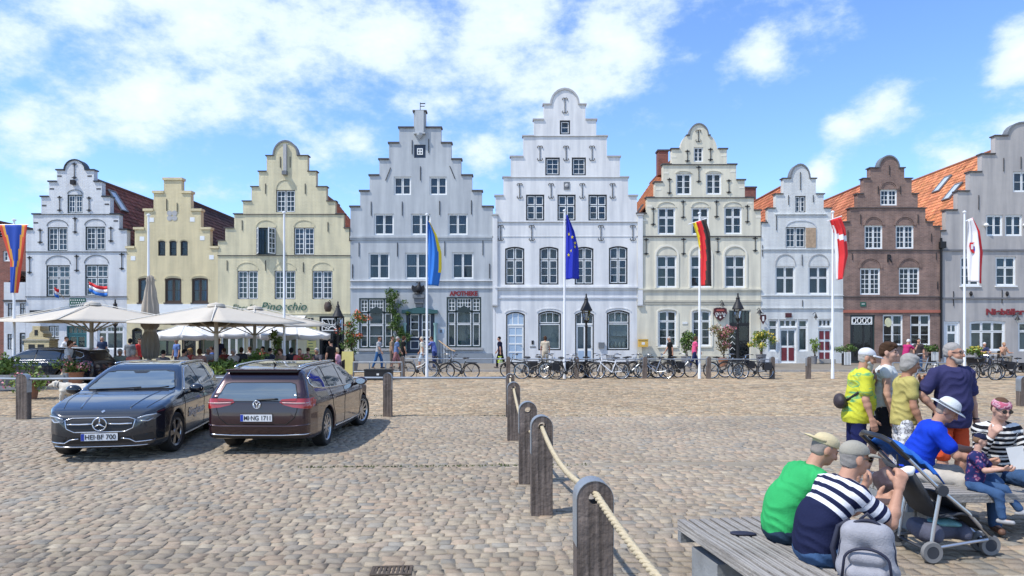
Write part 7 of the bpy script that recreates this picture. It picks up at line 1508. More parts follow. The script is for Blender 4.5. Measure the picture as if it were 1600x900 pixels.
def blob(prims, vox, k=.03, cuts=(), grow=0, fold=0, fs=40, subs=()):
    lo = np.min([prim_box(p, grow)[0] for p in prims], 0) - 3 * vox; hi = np.max([prim_box(p, grow)[1] for p in prims], 0) + 3 * vox
    n = np.ceil((hi - lo) / vox).astype(int) + 1; Fd = np.full(n, .5, np.float32); ax = [lo[i] + np.arange(n[i]) * vox for i in range(3)]
    for p in prims:
        a, b = prim_box(p, grow + .07); i0 = np.clip(((a - lo) / vox).astype(int), 0, n - 1); i1 = np.clip(((b - lo) / vox).astype(int) + 2, 1, n); sl = tuple(slice(i0[i], i1[i]) for i in range(3))
        X = np.stack(np.meshgrid(*[ax[i][sl[i]] for i in range(3)], indexing='ij'), -1); d = prim_d(p, X) - grow; Fd[sl] = smin(Fd[sl], d, k)
    if fold or cuts or subs:
        X = np.stack(np.meshgrid(*ax, indexing='ij'), -1)
        if fold:
            x, y, z = X[..., 0], X[..., 1], X[..., 2]; wv = np.sin(x * fs * .55 + 1.3) + np.sin(y * fs * .6 + z * fs * .35); r1 = 1 - 2 * np.abs(np.sin(z * fs * .9 + wv * 1.1 + x * fs * .45)); r2 = 1 - 2 * np.abs(np.sin(x * fs * .8 + z * fs * .55 + wv * .8 + y * fs * .7)); Fd = Fd - fold * (r1 * (.55 + .45 * np.sin(x * fs * .4 + y * 3)) + .6 * r2 * (.5 + .5 * np.sin(z * fs * .3 + 2)))
        for (pt, nm) in cuts: Fd = np.maximum(Fd, (X - np.asarray(pt)) @ np.asarray(unit(nm)))
        for p in subs: Fd = np.maximum(Fd, -prim_d(p, X))
    return surface_nets(Fd, lo, vox)
def rotm(axis, a): return np.array(Matrix.Rotation(a, 3, Vector(axis)))
def hand(w, d, nrm, side, curl, S, fine):
    """w wrist, d pointing direction, nrm palm normal (towards the inside); side +1 right / -1 left"""
    d = unit(d); nrm = unit(nrm - d * (nrm @ d)); lat = np.cross(d, nrm) * side; out = []          # lat towards the thumb
    kn = w + d * .09 * S
    for o in (-.028, -.009, .010, .027): out.append(cap(w + d * .012 * S + lat * o * .6 * S, kn + lat * o * S, .017 * S, .0135 * S))
    if not fine: out += [cap(kn, kn + d * .06 * S + nrm * .03 * curl * S, .026 * S, .018 * S), cap(w + d * .03 * S + lat * .03 * S, w + d * .08 * S + lat * .055 * S, .014 * S, .011 * S)]; return out
    for o, l in ((-.030, .75), (-.010, .95), (.010, 1.0), (.029, .92)):
        p = kn + lat * o * S; dd = d.copy(); ax_ = np.cross(d, nrm)
        for seg, sl in enumerate((.040, .026, .021)):
            a = curl * (.75 if seg == 0 else .9); dd = unit(rotm(ax_, a) @ dd); q = p + dd * sl * l * S; out.append(cap(p, q, (.0098 - .001 * seg) * S, (.0092 - .001 * seg) * S)); p = q
    p = w + d * .025 * S + lat * .026 * S; dd = unit(d * .7 + lat * .75 + nrm * .3)
    for seg, sl in enumerate((.045, .032, .026)): q = p + dd * sl * S; out.append(cap(p, q, (.0135 - .0015 * seg) * S, (.0115 - .001 * seg) * S)); p = q; dd = unit(dd + d * .35 + nrm * .25 * curl)
    return out
def skeleton(H, pel, lean=(0, 0), side=0, twist=0, head=(0, 0, 0), armR=None, armL=None, legR=None, legL=None, belly=.0, sit=False, width=1.0):
    S = H / 1.75; J = {'S': S}; pel = np.array(pel, float)
    Ry = lambda a, s_: unit(V3(math.sin(s_), math.sin(a) * math.cos(s_), math.cos(a) * math.cos(s_)))
    d1 = Ry(R(lean[0]), R(side)); d2 = Ry(R(lean[1]), R(side)); J['pel'] = pel; J['waist'] = pel + d1 * .20 * S; J['chest'] = J['waist'] + d2 * .19 * S; J['neck'] = J['chest'] + d2 * .13 * S
    tw = rotm((0, 0, 1), R(twist)); J['rt'] = tw @ V3(1, 0, 0); J['fw'] = tw @ V3(0, 1, 0); J['up2'] = d2
    hp, hy, hr = (R(v) for v in head); Mh = np.array((Matrix.Rotation(hy + R(twist), 3, 'Z') @ Matrix.Rotation(-hp, 3, 'X') @ Matrix.Rotation(hr, 3, 'Y'))); J['Mh'] = Mh
    J['hb'] = J['neck'] + unit(d2 * .5 + V3(0, .05, .5)) * .085 * S; J['head'] = J['hb'] + Mh @ (V3(0, .02, .105) * S)
    J['shR'] = J['neck'] + J['rt'] * .178 * S * width - d2 * .055 * S; J['shL'] = J['neck'] - J['rt'] * .178 * S * width - d2 * .055 * S; J['hipR'] = pel + V3(.092, 0, -.03) * S; J['hipL'] = pel + V3(-.092, 0, -.03) * S
    for q, arm in (('R', armR), ('L', armL)):
        a, b, nrm, curl = arm; J['el' + q] = J['sh' + q] + unit(a) * .285 * S; J['wr' + q] = J['el' + q] + unit(b) * .245 * S; J['hd' + q] = (unit(b) if len(arm) < 5 else 0, V3(*nrm), curl)
    for q, leg in (('R', legR), ('L', legL)):
        a, b, f = leg; J['kn' + q] = J['hip' + q] + unit(a) * .42 * S; J['an' + q] = J['kn' + q] + unit(b) * .405 * S; J['ft' + q] = unit(f)
    J['belly'] = belly; J['w'] = width; return J
def torso(J, g=0):
    S, w = J['S'], J['w']; rt, fw, up2 = J['rt'], J['fw'], J['up2']; o = []
    p, wa, c, n = J['pel'], J['waist'], J['chest'], J['neck']; up1 = unit(wa - p); bl = J['belly']
    def fr(r_, u): f_ = unit(np.cross(u, r_)); return np.stack([unit(r_ - u * (r_ @ u)), f_, u], 1)
    M1, M2 = fr(V3(1, 0, 0), up1), fr(rt, up2)
    o += [ell(p + up1 * .02 * S, V3(.160 * w, .118, .135) * S + g, M1), ell((p + wa) / 2 + up1 * .03 * S + M1[:, 1] * bl * .55 * S, V3(.150 * w + bl * .25, .112 + bl * .75, .175) * S + g, M1), ell(wa + up2 * .05 * S + M2[:, 1] * bl * .35 * S, V3(.152 * w, .112 + bl * .4, .16) * S + g, M2), ell(c + up2 * .0 * S + M2[:, 1] * .01 * S, V3(.168 * w, .118 + bl * .15, .165) * S + g, M2)]
    for s_ in (-1, 1): sh = J['sh' + ('R' if s_ > 0 else 'L')]; o += [cap(n - up2 * .045 * S + rt * s_ * .04 * S, sh + up2 * .006 * S, .060 * S + g * .8, .056 * S + g * .8), cap(n + up2 * .012 * S, sh + up2 * .02 * S, .040 * S + g * .6, .036 * S + g * .6), ell(c + up2 * .045 * S + rt * s_ * .085 * w * S, V3(.085, .105, .09) * S + g, M2)]
    return o
def head_prims(J):
    S, M, h = J['S'], J['Mh'], J['head']; P = lambda x, y, z: h + M @ (V3(x, y, z) * S); e = lambda c, r: ell(P(*c), V3(*r) * S, M)
    return [e((0, -.012, .028), (.074, .093, .088)), e((0, .018, -.03), (.062, .072, .082)), e((0, .045, -.078), (.040, .042, .032)), cap(P(0, .088, .012), P(0, .108, -.028), .010 * S, .015 * S), e((0, .078, .022), (.045, .016, .012)), e((.077, -.008, -.008), (.011, .022, .033)), e((-.077, -.008, -.008), (.011, .022, .033)), e((.035, .062, -.03), (.024, .022, .022)), e((-.035, .062, -.03), (.024, .022, .022)), cap(J['neck'] - J['up2'] * .03 * S, J['hb'] + M @ (V3(0, .0, .04) * S), .062 * S, .056 * S)]
def arm_prims(J, q, fine, g=0):
    S = J['S']; s_, e, w = J['sh' + q], J['el' + q], J['wr' + q]; d, nrm, curl = J['hd' + q]; m = e + (w - e) * .3
    return [cap(s_, e, .052 * S, .041 * S), cap(e, m, .042 * S, .043 * S), cap(m, w, .043 * S, .026 * S)] + hand(w, d, nrm, 1 if q == 'R' else -1, curl, S, fine)
def leg_prims(J, q, shoe=False):
    S = J['S']; h, k, a, f = J['hip' + q], J['kn' + q], J['an' + q], J['ft' + q]; m = k + (a - k) * .3; up = V3(0, 0, 1)
    return [cap(h, k, .088 * S, .055 * S), cap(k, m, .055 * S, .058 * S), cap(m, a, .058 * S, .036 * S), cap(a - up * .03 * S - f * .04 * S, a - up * .045 * S + f * .13 * S, .035 * S, .030 * S)]
def shoe_prims(J, q):
    S = J['S']; a, f = J['an' + q], J['ft' + q]; up = V3(0, 0, 1); b = a - up * .045 * S
    return [cap(b - f * .05 * S, b + f * .16 * S - up * .008 * S, .044 * S, .036 * S), cap(a + up * .01 * S, b, .044 * S, .043 * S)]
def mk(name, VQ, mat, parent, col=None, J=None, sleeve=True):
    V, Q = VQ; me = npmesh(name, V, Q, mat, smooth=True); o = mobj(name, me, parent)
    if col is not None: o.color = (*col, 1)
    if J is not None:
        S = J['S']; segs = [(J['pel'], J['waist'], 0), (J['waist'], J['chest'], .20 * S), (J['chest'], J['neck'] + J['up2'] * .1, .39 * S)]; best = np.full(len(V), 9.); T = np.zeros(len(V))
        for a, b, t0 in segs:
            e = b - a; L = np.linalg.norm(e); t = (V - a) @ e / L; tc = np.clip(t, 0, L) if t0 else np.minimum(t, L); d = np.linalg.norm(V - a - tc[:, None] * e / L, axis=1) - .13 * S; m = d < best; best = np.where(m, d, best); T = np.where(m, t0 + tc, T)
        for q in 'RL':
            for a, b, l0 in ((J['sh' + q], J['el' + q], 0), (J['el' + q], J['wr' + q], .285 * S)):
                e = b - a; L = np.linalg.norm(e); t = np.clip((V - a) @ e / L, 0, L); d = np.linalg.norm(V - a - t[:, None] * e / L, axis=1) - .035 * S; m = (d < best) & (t + l0 > .05); best = np.where(m, d, best); T = np.where(m, 1.0 + .01 + t + l0, T)
        at = me.attributes.new('T', 'FLOAT', 'POINT'); at.data.foreach_set('value', T.astype(np.float32))
    return o
def hair_mesh(J, kind, vox):
    S, M, h = J['S'], J['Mh'], J['head']; P = lambda x, y, z: h + M @ (V3(x, y, z) * S); e = lambda c, r: ell(P(*c), V3(*r) * S, M)
    if kind == 'short': pr = [e((0, -.02, .042), (.080, .096, .086)), e((0, -.045, .0), (.076, .066, .075))]; cut = [(P(0, .058, .03), M @ V3(0, 1, -.75)), (P(0, 0, -.055), M @ V3(0, -.1, -1))]
    elif kind == 'messy': pr = [e((0, -.012, .05), (.086, .104, .090)), e((0, .05, .09), (.06, .05, .035)), e((0, -.05, .0), (.080, .066, .08)), e((.04, -.01, .10), (.05, .06, .04)), e((-.04, .0, .10), (.05, .06, .04))]; cut = [(P(0, .06, .045), M @ V3(0, 1, -1.1)), (P(0, 0, -.06), M @ V3(0, -.1, -1))]
    elif kind == 'bob': pr = [e((0, -.018, .045), (.092, .104, .092)), e((0, -.045, -.03), (.094, .075, .09)), e((.072, .005, -.02), (.022, .05, .075)), e((-.072, .005, -.02), (.022, .05, .075)), e((0, .05, .08), (.06, .05, .035))]; cut = [(P(0, .068, .03), M @ V3(0, 1, -.85)), (P(0, 0, -.115), M @ V3(0, 0, -1))]
    elif kind == 'long': pr = [e((0, -.018, .042), (.086, .10, .09)), e((0, -.06, -.06), (.080, .06, .14)), e((.06, -.02, -.06), (.026, .05, .11)), e((-.06, -.02, -.06), (.026, .05, .11))]; cut = [(P(0, .062, .03), M @ V3(0, 1, -.8))]
    elif kind == 'fringe': pr = [e((0, -.012, .026), (.0785, .0985, .092)), e((0, -.03, -.035), (.066, .068, .055))]; cut = [(P(0, .012, 0), M @ V3(0, 1, -.25)), (P(0, 0, -.085), M @ V3(0, -.3, -1))]
    return blob(pr, vox, .02, cut, fold=.0022 * S, fs=60)
def person(name, label, loc, rz, J, skin, shirt, legs, hair=None, shoes=(.05, .05, .05), fine=True, sleeve=.55, leg_len=1.0, vox=(.0075, .011), group=None, neck=.075, hem=-.10, beard=None, glasses=None, shirt_fold=.0060, puff=.0, cat='person'):
    r = thing(name, label, cat, loc, rz, group); S = J['S']; vb, vc = vox
    pr = torso(J) + head_prims(J) + arm_prims(J, 'R', fine) + arm_prims(J, 'L', fine) + leg_prims(J, 'R') + leg_prims(J, 'L'); b = mk('body', blob(pr, vb, .018 * S + .004), 'skin', r, skin)
    # shirt
    sp = torso(J, .016 * S + puff); sit_ = abs(J['knR'][2] - J['hipR'][2]) < .25 * S
    if not sit_: sp.append(ell(J['pel'] + V3(0, .01, -.05) * S, V3(.163 * J['w'] + .012, .128 + J['belly'] * .7, .17) * S + puff))
    cuts = [(J['pel'] + V3(0, 0, hem * S), (0, 0, -1))]
    for q in 'RL':
        s_, e, w = J['sh' + q], J['el' + q], J['wr' + q]
        if sleeve <= 1: sp.append(cap(s_, s_ + (e - s_) * sleeve, (.066 * S + puff * .7), (.068 * S + puff)))
        else: sp += [cap(s_, e, .068 * S, .056 * S), cap(e, e + (w - e) * (sleeve - 1), .056 * S, .042 * S)]
    mat, col = shirt if isinstance(shirt, tuple) and isinstance(shirt[0], str) else ('cloth', shirt)
    mk('shirt', blob(sp, vc, .03, cuts, fold=shirt_fold * S, subs=[cap(J['neck'] + J['up2'] * .03 * S, J['neck'] + J['up2'] * .2 * S + J['fw'] * .03 * S, neck * S, neck * 1.3 * S)]), mat, r, col, J if mat.startswith('stripe') else None)
    # trousers / shorts
    tp = [ell(J['pel'] + V3(0, 0, -.02) * S, V3(.162 * J['w'], .117, .12) * S + .006)]
    for q in 'RL':
        h, k, a = J['hip' + q], J['kn' + q], J['an' + q]
        if leg_len < .62: tp.append(cap(h, h + (k - h) * min(1, leg_len / .5), .092 * S, .090 * S))
        else: tp += [cap(h, k, .092 * S, .076 * S), cap(k, k + (a - k) * min(1, (leg_len - .5) * 2), .078 * S, .062 * S)]
    mat, col = legs if isinstance(legs[0], str) else ('cloth', legs)
    mk('trousers', blob(tp, vc, .022, fold=.0055 * S, grow=.003), mat, r, col)
    for q in 'RL': mk('shoe', blob(shoe_prims(J, q), vc, .015, [(J['an' + q] - V3(0, 0, .078 * S), (0, 0, -1))]), 'leather', r, shoes)
    if hair: mk('hair', hair_mesh(J, hair[0], vb * 1.1), 'hair', r, hair[1])
    M, h = J['Mh'], J['head']; P = lambda x, y, z: Vector(h + M @ (V3(x, y, z) * S))
    if fine:
        for s_ in (-1, 1):
            MB().lathe([(math.sin(t) * .009 * S, -math.cos(t) * .006 * S) for t in [math.pi * i / 6 for i in range(7)]], 8, Matrix.Translation(P(s_ * .031, .083, .012)) @ Matrix(M.tolist()).to_4x4() @ Matrix.Rotation(R(90), 4, 'X')).build('eye', 'eye_dark', r, smooth=True)
            MB().tube([P(s_ * .016, .094, .031), P(s_ * .034, .091, .036), P(s_ * .05, .078, .03)], .0045 * S, 5).build('eyebrow', 'hair', r).color = (*(hair[1] if hair else (.2, .18, .16)), 1)
        MB().tube([P(-.026, .078, -.062), P(0, .09, -.060), P(.026, .078, -.062)], [.003 * S, .007 * S, .003 * S], 6).build('mouth', 'lip', r, smooth=True)
    if beard: mk('beard', blob([ell(h + M @ (V3(0, .05, -.095) * S), V3(.055, .05, .055) * S, M), ell(h + M @ (V3(0, .065, -.14) * S), V3(.035, .03, .05) * S, M), cap(h + M @ (V3(-.055, .03, -.05) * S), h + M @ (V3(-.03, .06, -.09) * S), .024, .02), cap(h + M @ (V3(.055, .03, -.05) * S), h + M @ (V3(.03, .06, -.09) * S), .024, .02)] if beard[0] == 'long' else [ell(h + M @ (V3(0, .052, -.086) * S), V3(.052, .046, .042) * S, M), cap(h + M @ (V3(-.062, .01, -.04) * S), h + M @ (V3(-.035, .055, -.085) * S), .016, .02), cap(h + M @ (V3(.062, .01, -.04) * S), h + M @ (V3(.035, .055, -.085) * S), .016, .02)], vb, .02, fold=.003, fs=40), 'hair', r, beard[1])
    if glasses:
        m = MB()
        for s_ in (-1, 1):
            if glasses == 'dark': m.lathe([(0, 0), (.026 * S, .0), (.027 * S, .006), (0, .008)], 10, Matrix.Translation(P(s_ * .032, .095, .010)) @ Matrix(M.tolist()).to_4x4() @ Matrix.Rotation(R(-90), 4, 'X') @ Matrix.Diagonal((1, .75, 1, 1)))
            else: m.tube([P(s_ * .034 + .025 * math.cos(t), .098, .010 + .018 * math.sin(t)) for t in [i * math.pi / 5 for i in range(10)]], .0028, 4, closed=True)
            m.tube([P(s_ * .056, .092, .016), P(s_ * .08, .0, .012)], .004, 4)
        m.tube([P(-.01, .10, .014), P(.01, .10, .014)], .003, 4); m.build('glasses', 'lens_dark', r)
    return r
def headgear(r, J, kind, col, back=False, vox=.007):
    S, M, h = J['S'], J['Mh'], J['head']; e = lambda c, q: ell(h + M @ (V3(*c) * S), V3(*q) * S, M); P = lambda x, y, z: h + M @ (V3(x, y, z) * S)
    if kind in ('cap', 'cap_back', 'beanie'):
        o = mk('cap', blob([e((0, -.012, .052), (.086, .106, .080))], vox, .01, [(P(0, 0, .036), M @ V3(0, .12 if kind != 'beanie' else -.1, -1))], fold=.0015, fs=30), 'cloth', r, col)
        if kind == 'beanie': return
        s_ = -1 if kind == 'cap_back' else 1; m = MB(); n = 12; vs = []
        for i in range(n + 1):
            a = math.pi * (i / n); x, y = .078 * math.cos(a), .078 * math.sin(a)
            for rr, dz in ((1.0, 0), (1.5, -.004), (1.95, -.018)): vs.append(P(x * (1 if rr == 1 else 1.02), s_ * (.055 + y * .35 * 1) if rr == 1 else s_ * (.05 + math.sin(a) * .085 * (rr - .25)), .052 + dz * (1 if s_ > 0 else .9) + (.012 if s_ < 0 else 0)))
        m.add(vs, [(3 * i + j, 3 * i + 3 + j, 3 * i + 4 + j, 3 * i + 1 + j) for i in range(n) for j in (0, 1)]); q = m.build('peak', 'cloth', o, smooth=True); q.color = (*col, 1); q.modifiers.new('s', 'SOLIDIFY').thickness = .006
    elif kind == 'hat':
        o = mk('hat', blob([e((0, -.01, .062), (.088, .108, .062)), e((0, -.01, .10), (.072, .09, .04))], vox, .02, [(P(0, 0, .04), M @ V3(0, 0, -1))]), 'cloth', r, col); m = MB(); n = 28; vs = []
        for i in range(n):
            a = 2 * math.pi * i / n
            for rx, ry, z in ((.085, .105, .042), (.12, .142, .036), (.152, .178, .028 + .016 * abs(math.cos(a)))): vs.append(P(rx * math.cos(a), ry * math.sin(a) - .01, z))
        m.add(vs, [(3 * i + j, 3 * ((i + 1) % n) + j, 3 * ((i + 1) % n) + j + 1, 3 * i + j + 1) for i in range(n) for j in (0, 1)]); q = m.build('brim', 'cloth', o, smooth=True); q.color = (*col, 1); q.modifiers.new('s', 'SOLIDIFY').thickness = .006
        MB().tube([P(.089 * math.cos(t), .109 * math.sin(t) - .01, .055) for t in [i * math.pi / 14 for i in range(28)]], .006 * S, 5, closed=True).build('hat_band', 'cloth', o).color = (.2, .2, .2, 1)
    elif kind == 'headband': mk('headband', blob([e((0, -.01, .048), (.088, .106, .072))], vox, .01, [(P(0, 0, .028), M @ V3(0, -.1, -1)), (P(0, 0, .098), M @ V3(0, 0, 1))]), 'headband', r, None)
DN = (0, 0, -1); SK = (.46, .25, .17); SK2 = (.52, .31, .23); SKT = (.38, .19, .115); JEAN = (.045, .095, .20)
STAND = dict(legR=((.06, .0, -1), (.0, -.03, -1), (.25, 1, 0)), legL=((-.06, .0, -1), (0, -.03, -1), (-.25, 1, 0)))
def zfeet(H): return (.42 + .405 + .03 + .078) * H / 1.75
GRPN = 'group of people eating in the foreground'
def near_people():
    # yellow shirt, white cap and beard, hand at his mouth
    H = 1.80; J = skeleton(H, (0, 0, zfeet(H)), (4, 10), head=(14, -8, 0), armR=((.16, -.05, -1), (.05, .28, -1), (-1, 0, 0), .35), armL=((-.35, .45, -1), (.42, .62, 1.05), (.6, -.3, 0), .8), belly=.07, width=1.16, **STAND)
    r = person('person', 'bearded man in yellow and green T-shirt and white cap, hand at his mouth', G(1338, 757), R(-102), J, SK, ('yellow_print', None), (.012, .016, .07), ('fringe', (.36, .34, .32)), (.3, .3, .3), leg_len=.47, sleeve=.62, beard=('long', (.46, .44, .41)), group=GRPN, hem=-.13, puff=.012); headgear(r, J, 'cap', (.56, .57, .60))
    S = J['S']; tp = torso(J, .03); lay = []
    ctr = J['waist']; A, B = J['neck'] + J['fw'] * .10 - V3(0, 0, .06), J['pel'] - J['fw'] * .16 + V3(0, 0, .14)          # from the chest round to the bag at his back
    ax_ = unit(B - A); mid = (A + B) / 2
    for i in range(40):
        t = 2 * math.pi * i / 40; d = ax_ * math.cos(t) + V3(1, 0, 0) * math.sin(t); o = mid + d * .8; q = 0
        for _ in range(60): q += min(float(prim_d(p_, (o - d * q)[None])[0]) for p_ in tp) * .8
        lay.append(tuple(o - d * q))
    MB().tube(lay, .016, 6, closed=True).build('bag_strap', 'leather', r, smooth=True).color = (.02, .02, .022, 1)
    mk('shoulder_bag', blob([ell((.05, -.215, zfeet(H) + .15), (.13, .075, .10)), ell((.02, -.20, zfeet(H) + .12), (.14, .07, .07))], .01, .03), 'leather', r, (.035, .025, .03))
    # young man in white vest
    H = 1.86; J = skeleton(H, (0, 0, zfeet(H)), (2, 4), head=(4, -16, 0), armR=((.12, .02, -1), (.0, .22, -1), (-1, 0, 0), .4), armL=((-.14, .0, -1), (0, .22, -1), (1, 0, 0), .4), width=.92, **{**STAND, 'legL': ((-.10, -.22, -1), (0, -.25, -1), (-.25, 1, 0))})
    r = person('person', 'young man with dark tousled hair in a white vest and dark shorts behind the woman', G(1380, 752), R(-115), J, SK2, (.62, .64, .62), (.02, .022, .03), ('messy', (.06, .032, .018)), (.62, .62, .60), leg_len=.52, sleeve=.12, group=GRPN)
    # grey-haired woman in khaki top and patterned trousers
    H = 1.73; J = skeleton(H, (0, 0, zfeet(H)), (2, 6), head=(8, -6, 0), armR=((.16, .05, -1), (.02, .38, -.95), (-1, 0, .1), .5), armL=((-.3, .55, -1), (.25, .62, 1.1), (.6, -.3, 0), .8), width=.95, belly=.03, **STAND)
    r = person('person', 'grey-haired woman in khaki top and black-and-white trousers, eating', G(1411, 770), R(-100), J, SKT, (.42, .36, .12), ('floral_bw', None), ('bob', (.30, .285, .265)), (.4, .36, .3), leg_len=.93, sleeve=.5, group=GRPN, puff=.006, neck=.09, hem=-.06)
    # man in navy T-shirt, hand on hip
    H = 1.87; J = skeleton(H, (0, 0, zfeet(H)), (0, 0), head=(0, 26, 0), armR=((.62, -.1, -.85), (-.62, .25, -.80), (-.3, -1, 0), .5), armL=((-.2, .0, -1), (-.06, .18, -1), (1, .2, 0), .4), belly=.05, width=1.14, **STAND)
    r = person('person', 'stocky man in navy T-shirt and orange shorts, hand on hip, looking right', G(1487, 774), R(188), J, SK, (.035, .035, .10), (.55, .08, .03), ('short', (.30, .285, .27)), (.1, .1, .1), leg_len=.5, sleeve=.68, beard=('short', (.32, .30, .28)), glasses='clear', group=GRPN, puff=.014, hem=-.14)
    w = J['wrL']; MB().tube([Vector(w + V3(.031 * math.cos(t), .031 * math.sin(t), .01)) for t in [i * math.pi / 6 for i in range(12)]], .009, 5, closed=True).build('wrist_watch', 'leather', r).color = (.02, .02, .02, 1)
    # seated: man in blue polo and pale hat
    seat = .45
    H = 1.78; J = skeleton(H, (0, 0, seat + .105), (17, 31), head=(32, -10, 0), armR=((.12, .62, -.80), (-.25, .95, -.22), (-.5, 0, .8), .55), armL=((-.1, .65, -.72), (.25, .95, .0), (.6, 0, .8), .55), legR=((.14, 1, -.08), (.0, -.12, -1), (.1, 1, 0)), legL=((-.14, 1, -.02), (.0, .08, -1), (-.1, 1, 0)), width=1.05, belly=.03)
    pB = Vector((4.27, 7.52, 0)); r = person('person', 'man in bright blue polo shirt and pale brimmed hat bending over the toddler', pB, R(-112), J, SK, (.008, .045, .48), (.50, .46, .40), ('fringe', (.30, .24, .2)), (.3, .25, .2), leg_len=1.0, sleeve=.62, group=GRPN, puff=.01); headgear(r, J, 'hat', (.56, .59, .60))
    w = J['wrL']; MB().tube([Vector(w + rotm((0, 0, 1), 0) @ V3(.0, .03 * math.cos(t), .03 * math.sin(t))) for t in [i * math.pi / 6 for i in range(12)]], .009, 5, closed=True).build('wrist_watch', 'car_trim', r)
    # toddler in dark cap
    H = .98; J = skeleton(H, (0, 0, seat + .075), (4, 6), head=(10, 20, 0), armR=((.3, .7, -.7), (-.3, 1, .2), (-.5, 0, .8), .5), armL=((-.3, .6, -.8), (.3, 1, .1), (.6, 0, .8), .5), legR=((.12, 1, -.25), (.0, .12, -1), (.1, 1, .1)), legL=((-.25, 1, -.15), (-.12, .62, -.9), (-.2, 1, .3)), width=.95, belly=.03)
    J['head'] = J['head'] + V3(0, 0, .025); pT = Vector((4.58, 6.98, 0)); r = person('person', 'toddler in dark cap, flowered navy shirt and jeans on the bench edge', pT, R(-138), J, SK2, ('navy_floral', None), JEAN, ('short', (.2, .12, .07)), (.35, .36, .38), leg_len=.95, sleeve=.7, group=GRPN, vox=(.006, .008)); headgear(r, J, 'beanie', (.014, .017, .045), vox=.006)
    # woman with headband and striped top
    H = 1.70; J = skeleton(H, (0, 0, seat + .10), (6, 16), head=(16, 8, 0), armR=((.22, .42, -.95), (-.3, .5, 1.0), (-.6, -.1, .3), .8), armL=((-.25, .5, -.9), (-.05, .95, .3), (.7, 0, .6), .6), legR=((.22, 1, -.05), (.0, .05, -1), (.1, 1, 0)), legL=((-.20, 1, .06), (-.3, .22, -1), (-.2, 1, 0)), width=.96)
    pW = Vector((5.06, 7.42, 0)); r = person('person', 'woman in black-and-white striped top, pink headband and sunglasses, eating', pW, R(-188), J, SK2, ('stripe_black', None), JEAN, ('short', (.10, .055, .035)), (.12, .06, .04), leg_len=1.0, sleeve=1.9, glasses='dark', group=GRPN, puff=.006); headgear(r, J, 'headband', None)
    # green T-shirt man on the near bench
    H = 1.70; J = skeleton(H, (0, 0, seat + .105), (8, 46), head=(26, -6, 0), armR=((.1, .62, -.8), (-.25, .75, .62), (-.6, 0, .5), .7), armL=((-.1, .6, -.8), (.2, .85, .4), (.6, 0, .5), .7), legR=((.14, 1, -.05), (.0, .05, -1), (.1, 1, 0)), legL=((-.14, 1, -.05), (.0, .1, -1), (-.1, 1, 0)), width=1.10, belly=.03)
    r = person('person', 'man in green T-shirt with cream cap turned backwards, seated on the near bench', (2.02, 5.30, 0), R(-84), J, SK, (.035, .37, .115), (.02, .04, .07), ('fringe', (.25, .22, .2)), (.05, .05, .05), leg_len=1.0, sleeve=.6, group=GRPN, puff=.002, vox=(.007, .009)); headgear(r, J, 'cap_back', (.58, .49, .30))
    # striped shirt man
    H = 1.68; J = skeleton(H, (0, 0, seat + .105), (6, 44), head=(8, -2, 0), armR=((.16, .72, -.62), (-.16, .38, 1.0), (-.5, .2, .3), .8), armL=((-.1, .6, -.8), (.2, .85, .3), (.6, 0, .5), .6), legR=((.14, 1, -.04), (.0, .05, -1), (.1, 1, 0)), legL=((-.14, 1, -.04), (.0, .1, -1), (-.1, 1, 0)), width=1.10, belly=.03)
    r = person('person', 'man in navy and white striped shirt and beige cap eating on the near bench', (2.06, 4.80, 0), R(-82), J, SK, ('stripe_navy', None), JEAN, ('fringe', (.25, .235, .22)), (.05, .05, .05), leg_len=1.0, sleeve=.66, group=GRPN, puff=.002, glasses='dark', vox=(.007, .009)); headgear(r, J, 'cap', (.33, .31, .26))
    w = Vector(J['wrR'] + unit(J['hdR'][0]) * .11); f = r.matrix_basis if False else (Matrix.Translation(r.location) @ Matrix.Rotation(R(-82), 4, 'Z')); p = f @ (w + Vector((-.03, .05, .0)))
    V, Q = blob([ell((0, 0, 0), (.05, .04, .03)), ell((.03, .0, .015), (.03, .03, .02))], .007, .02, fold=.003, fs=40); o = mobj('bread_roll', npmesh('bread_roll', V, Q, 'paper')); o.location = p; tag(o, 'white wrapped snack in the striped man\'s hand', 'food')
near_people()
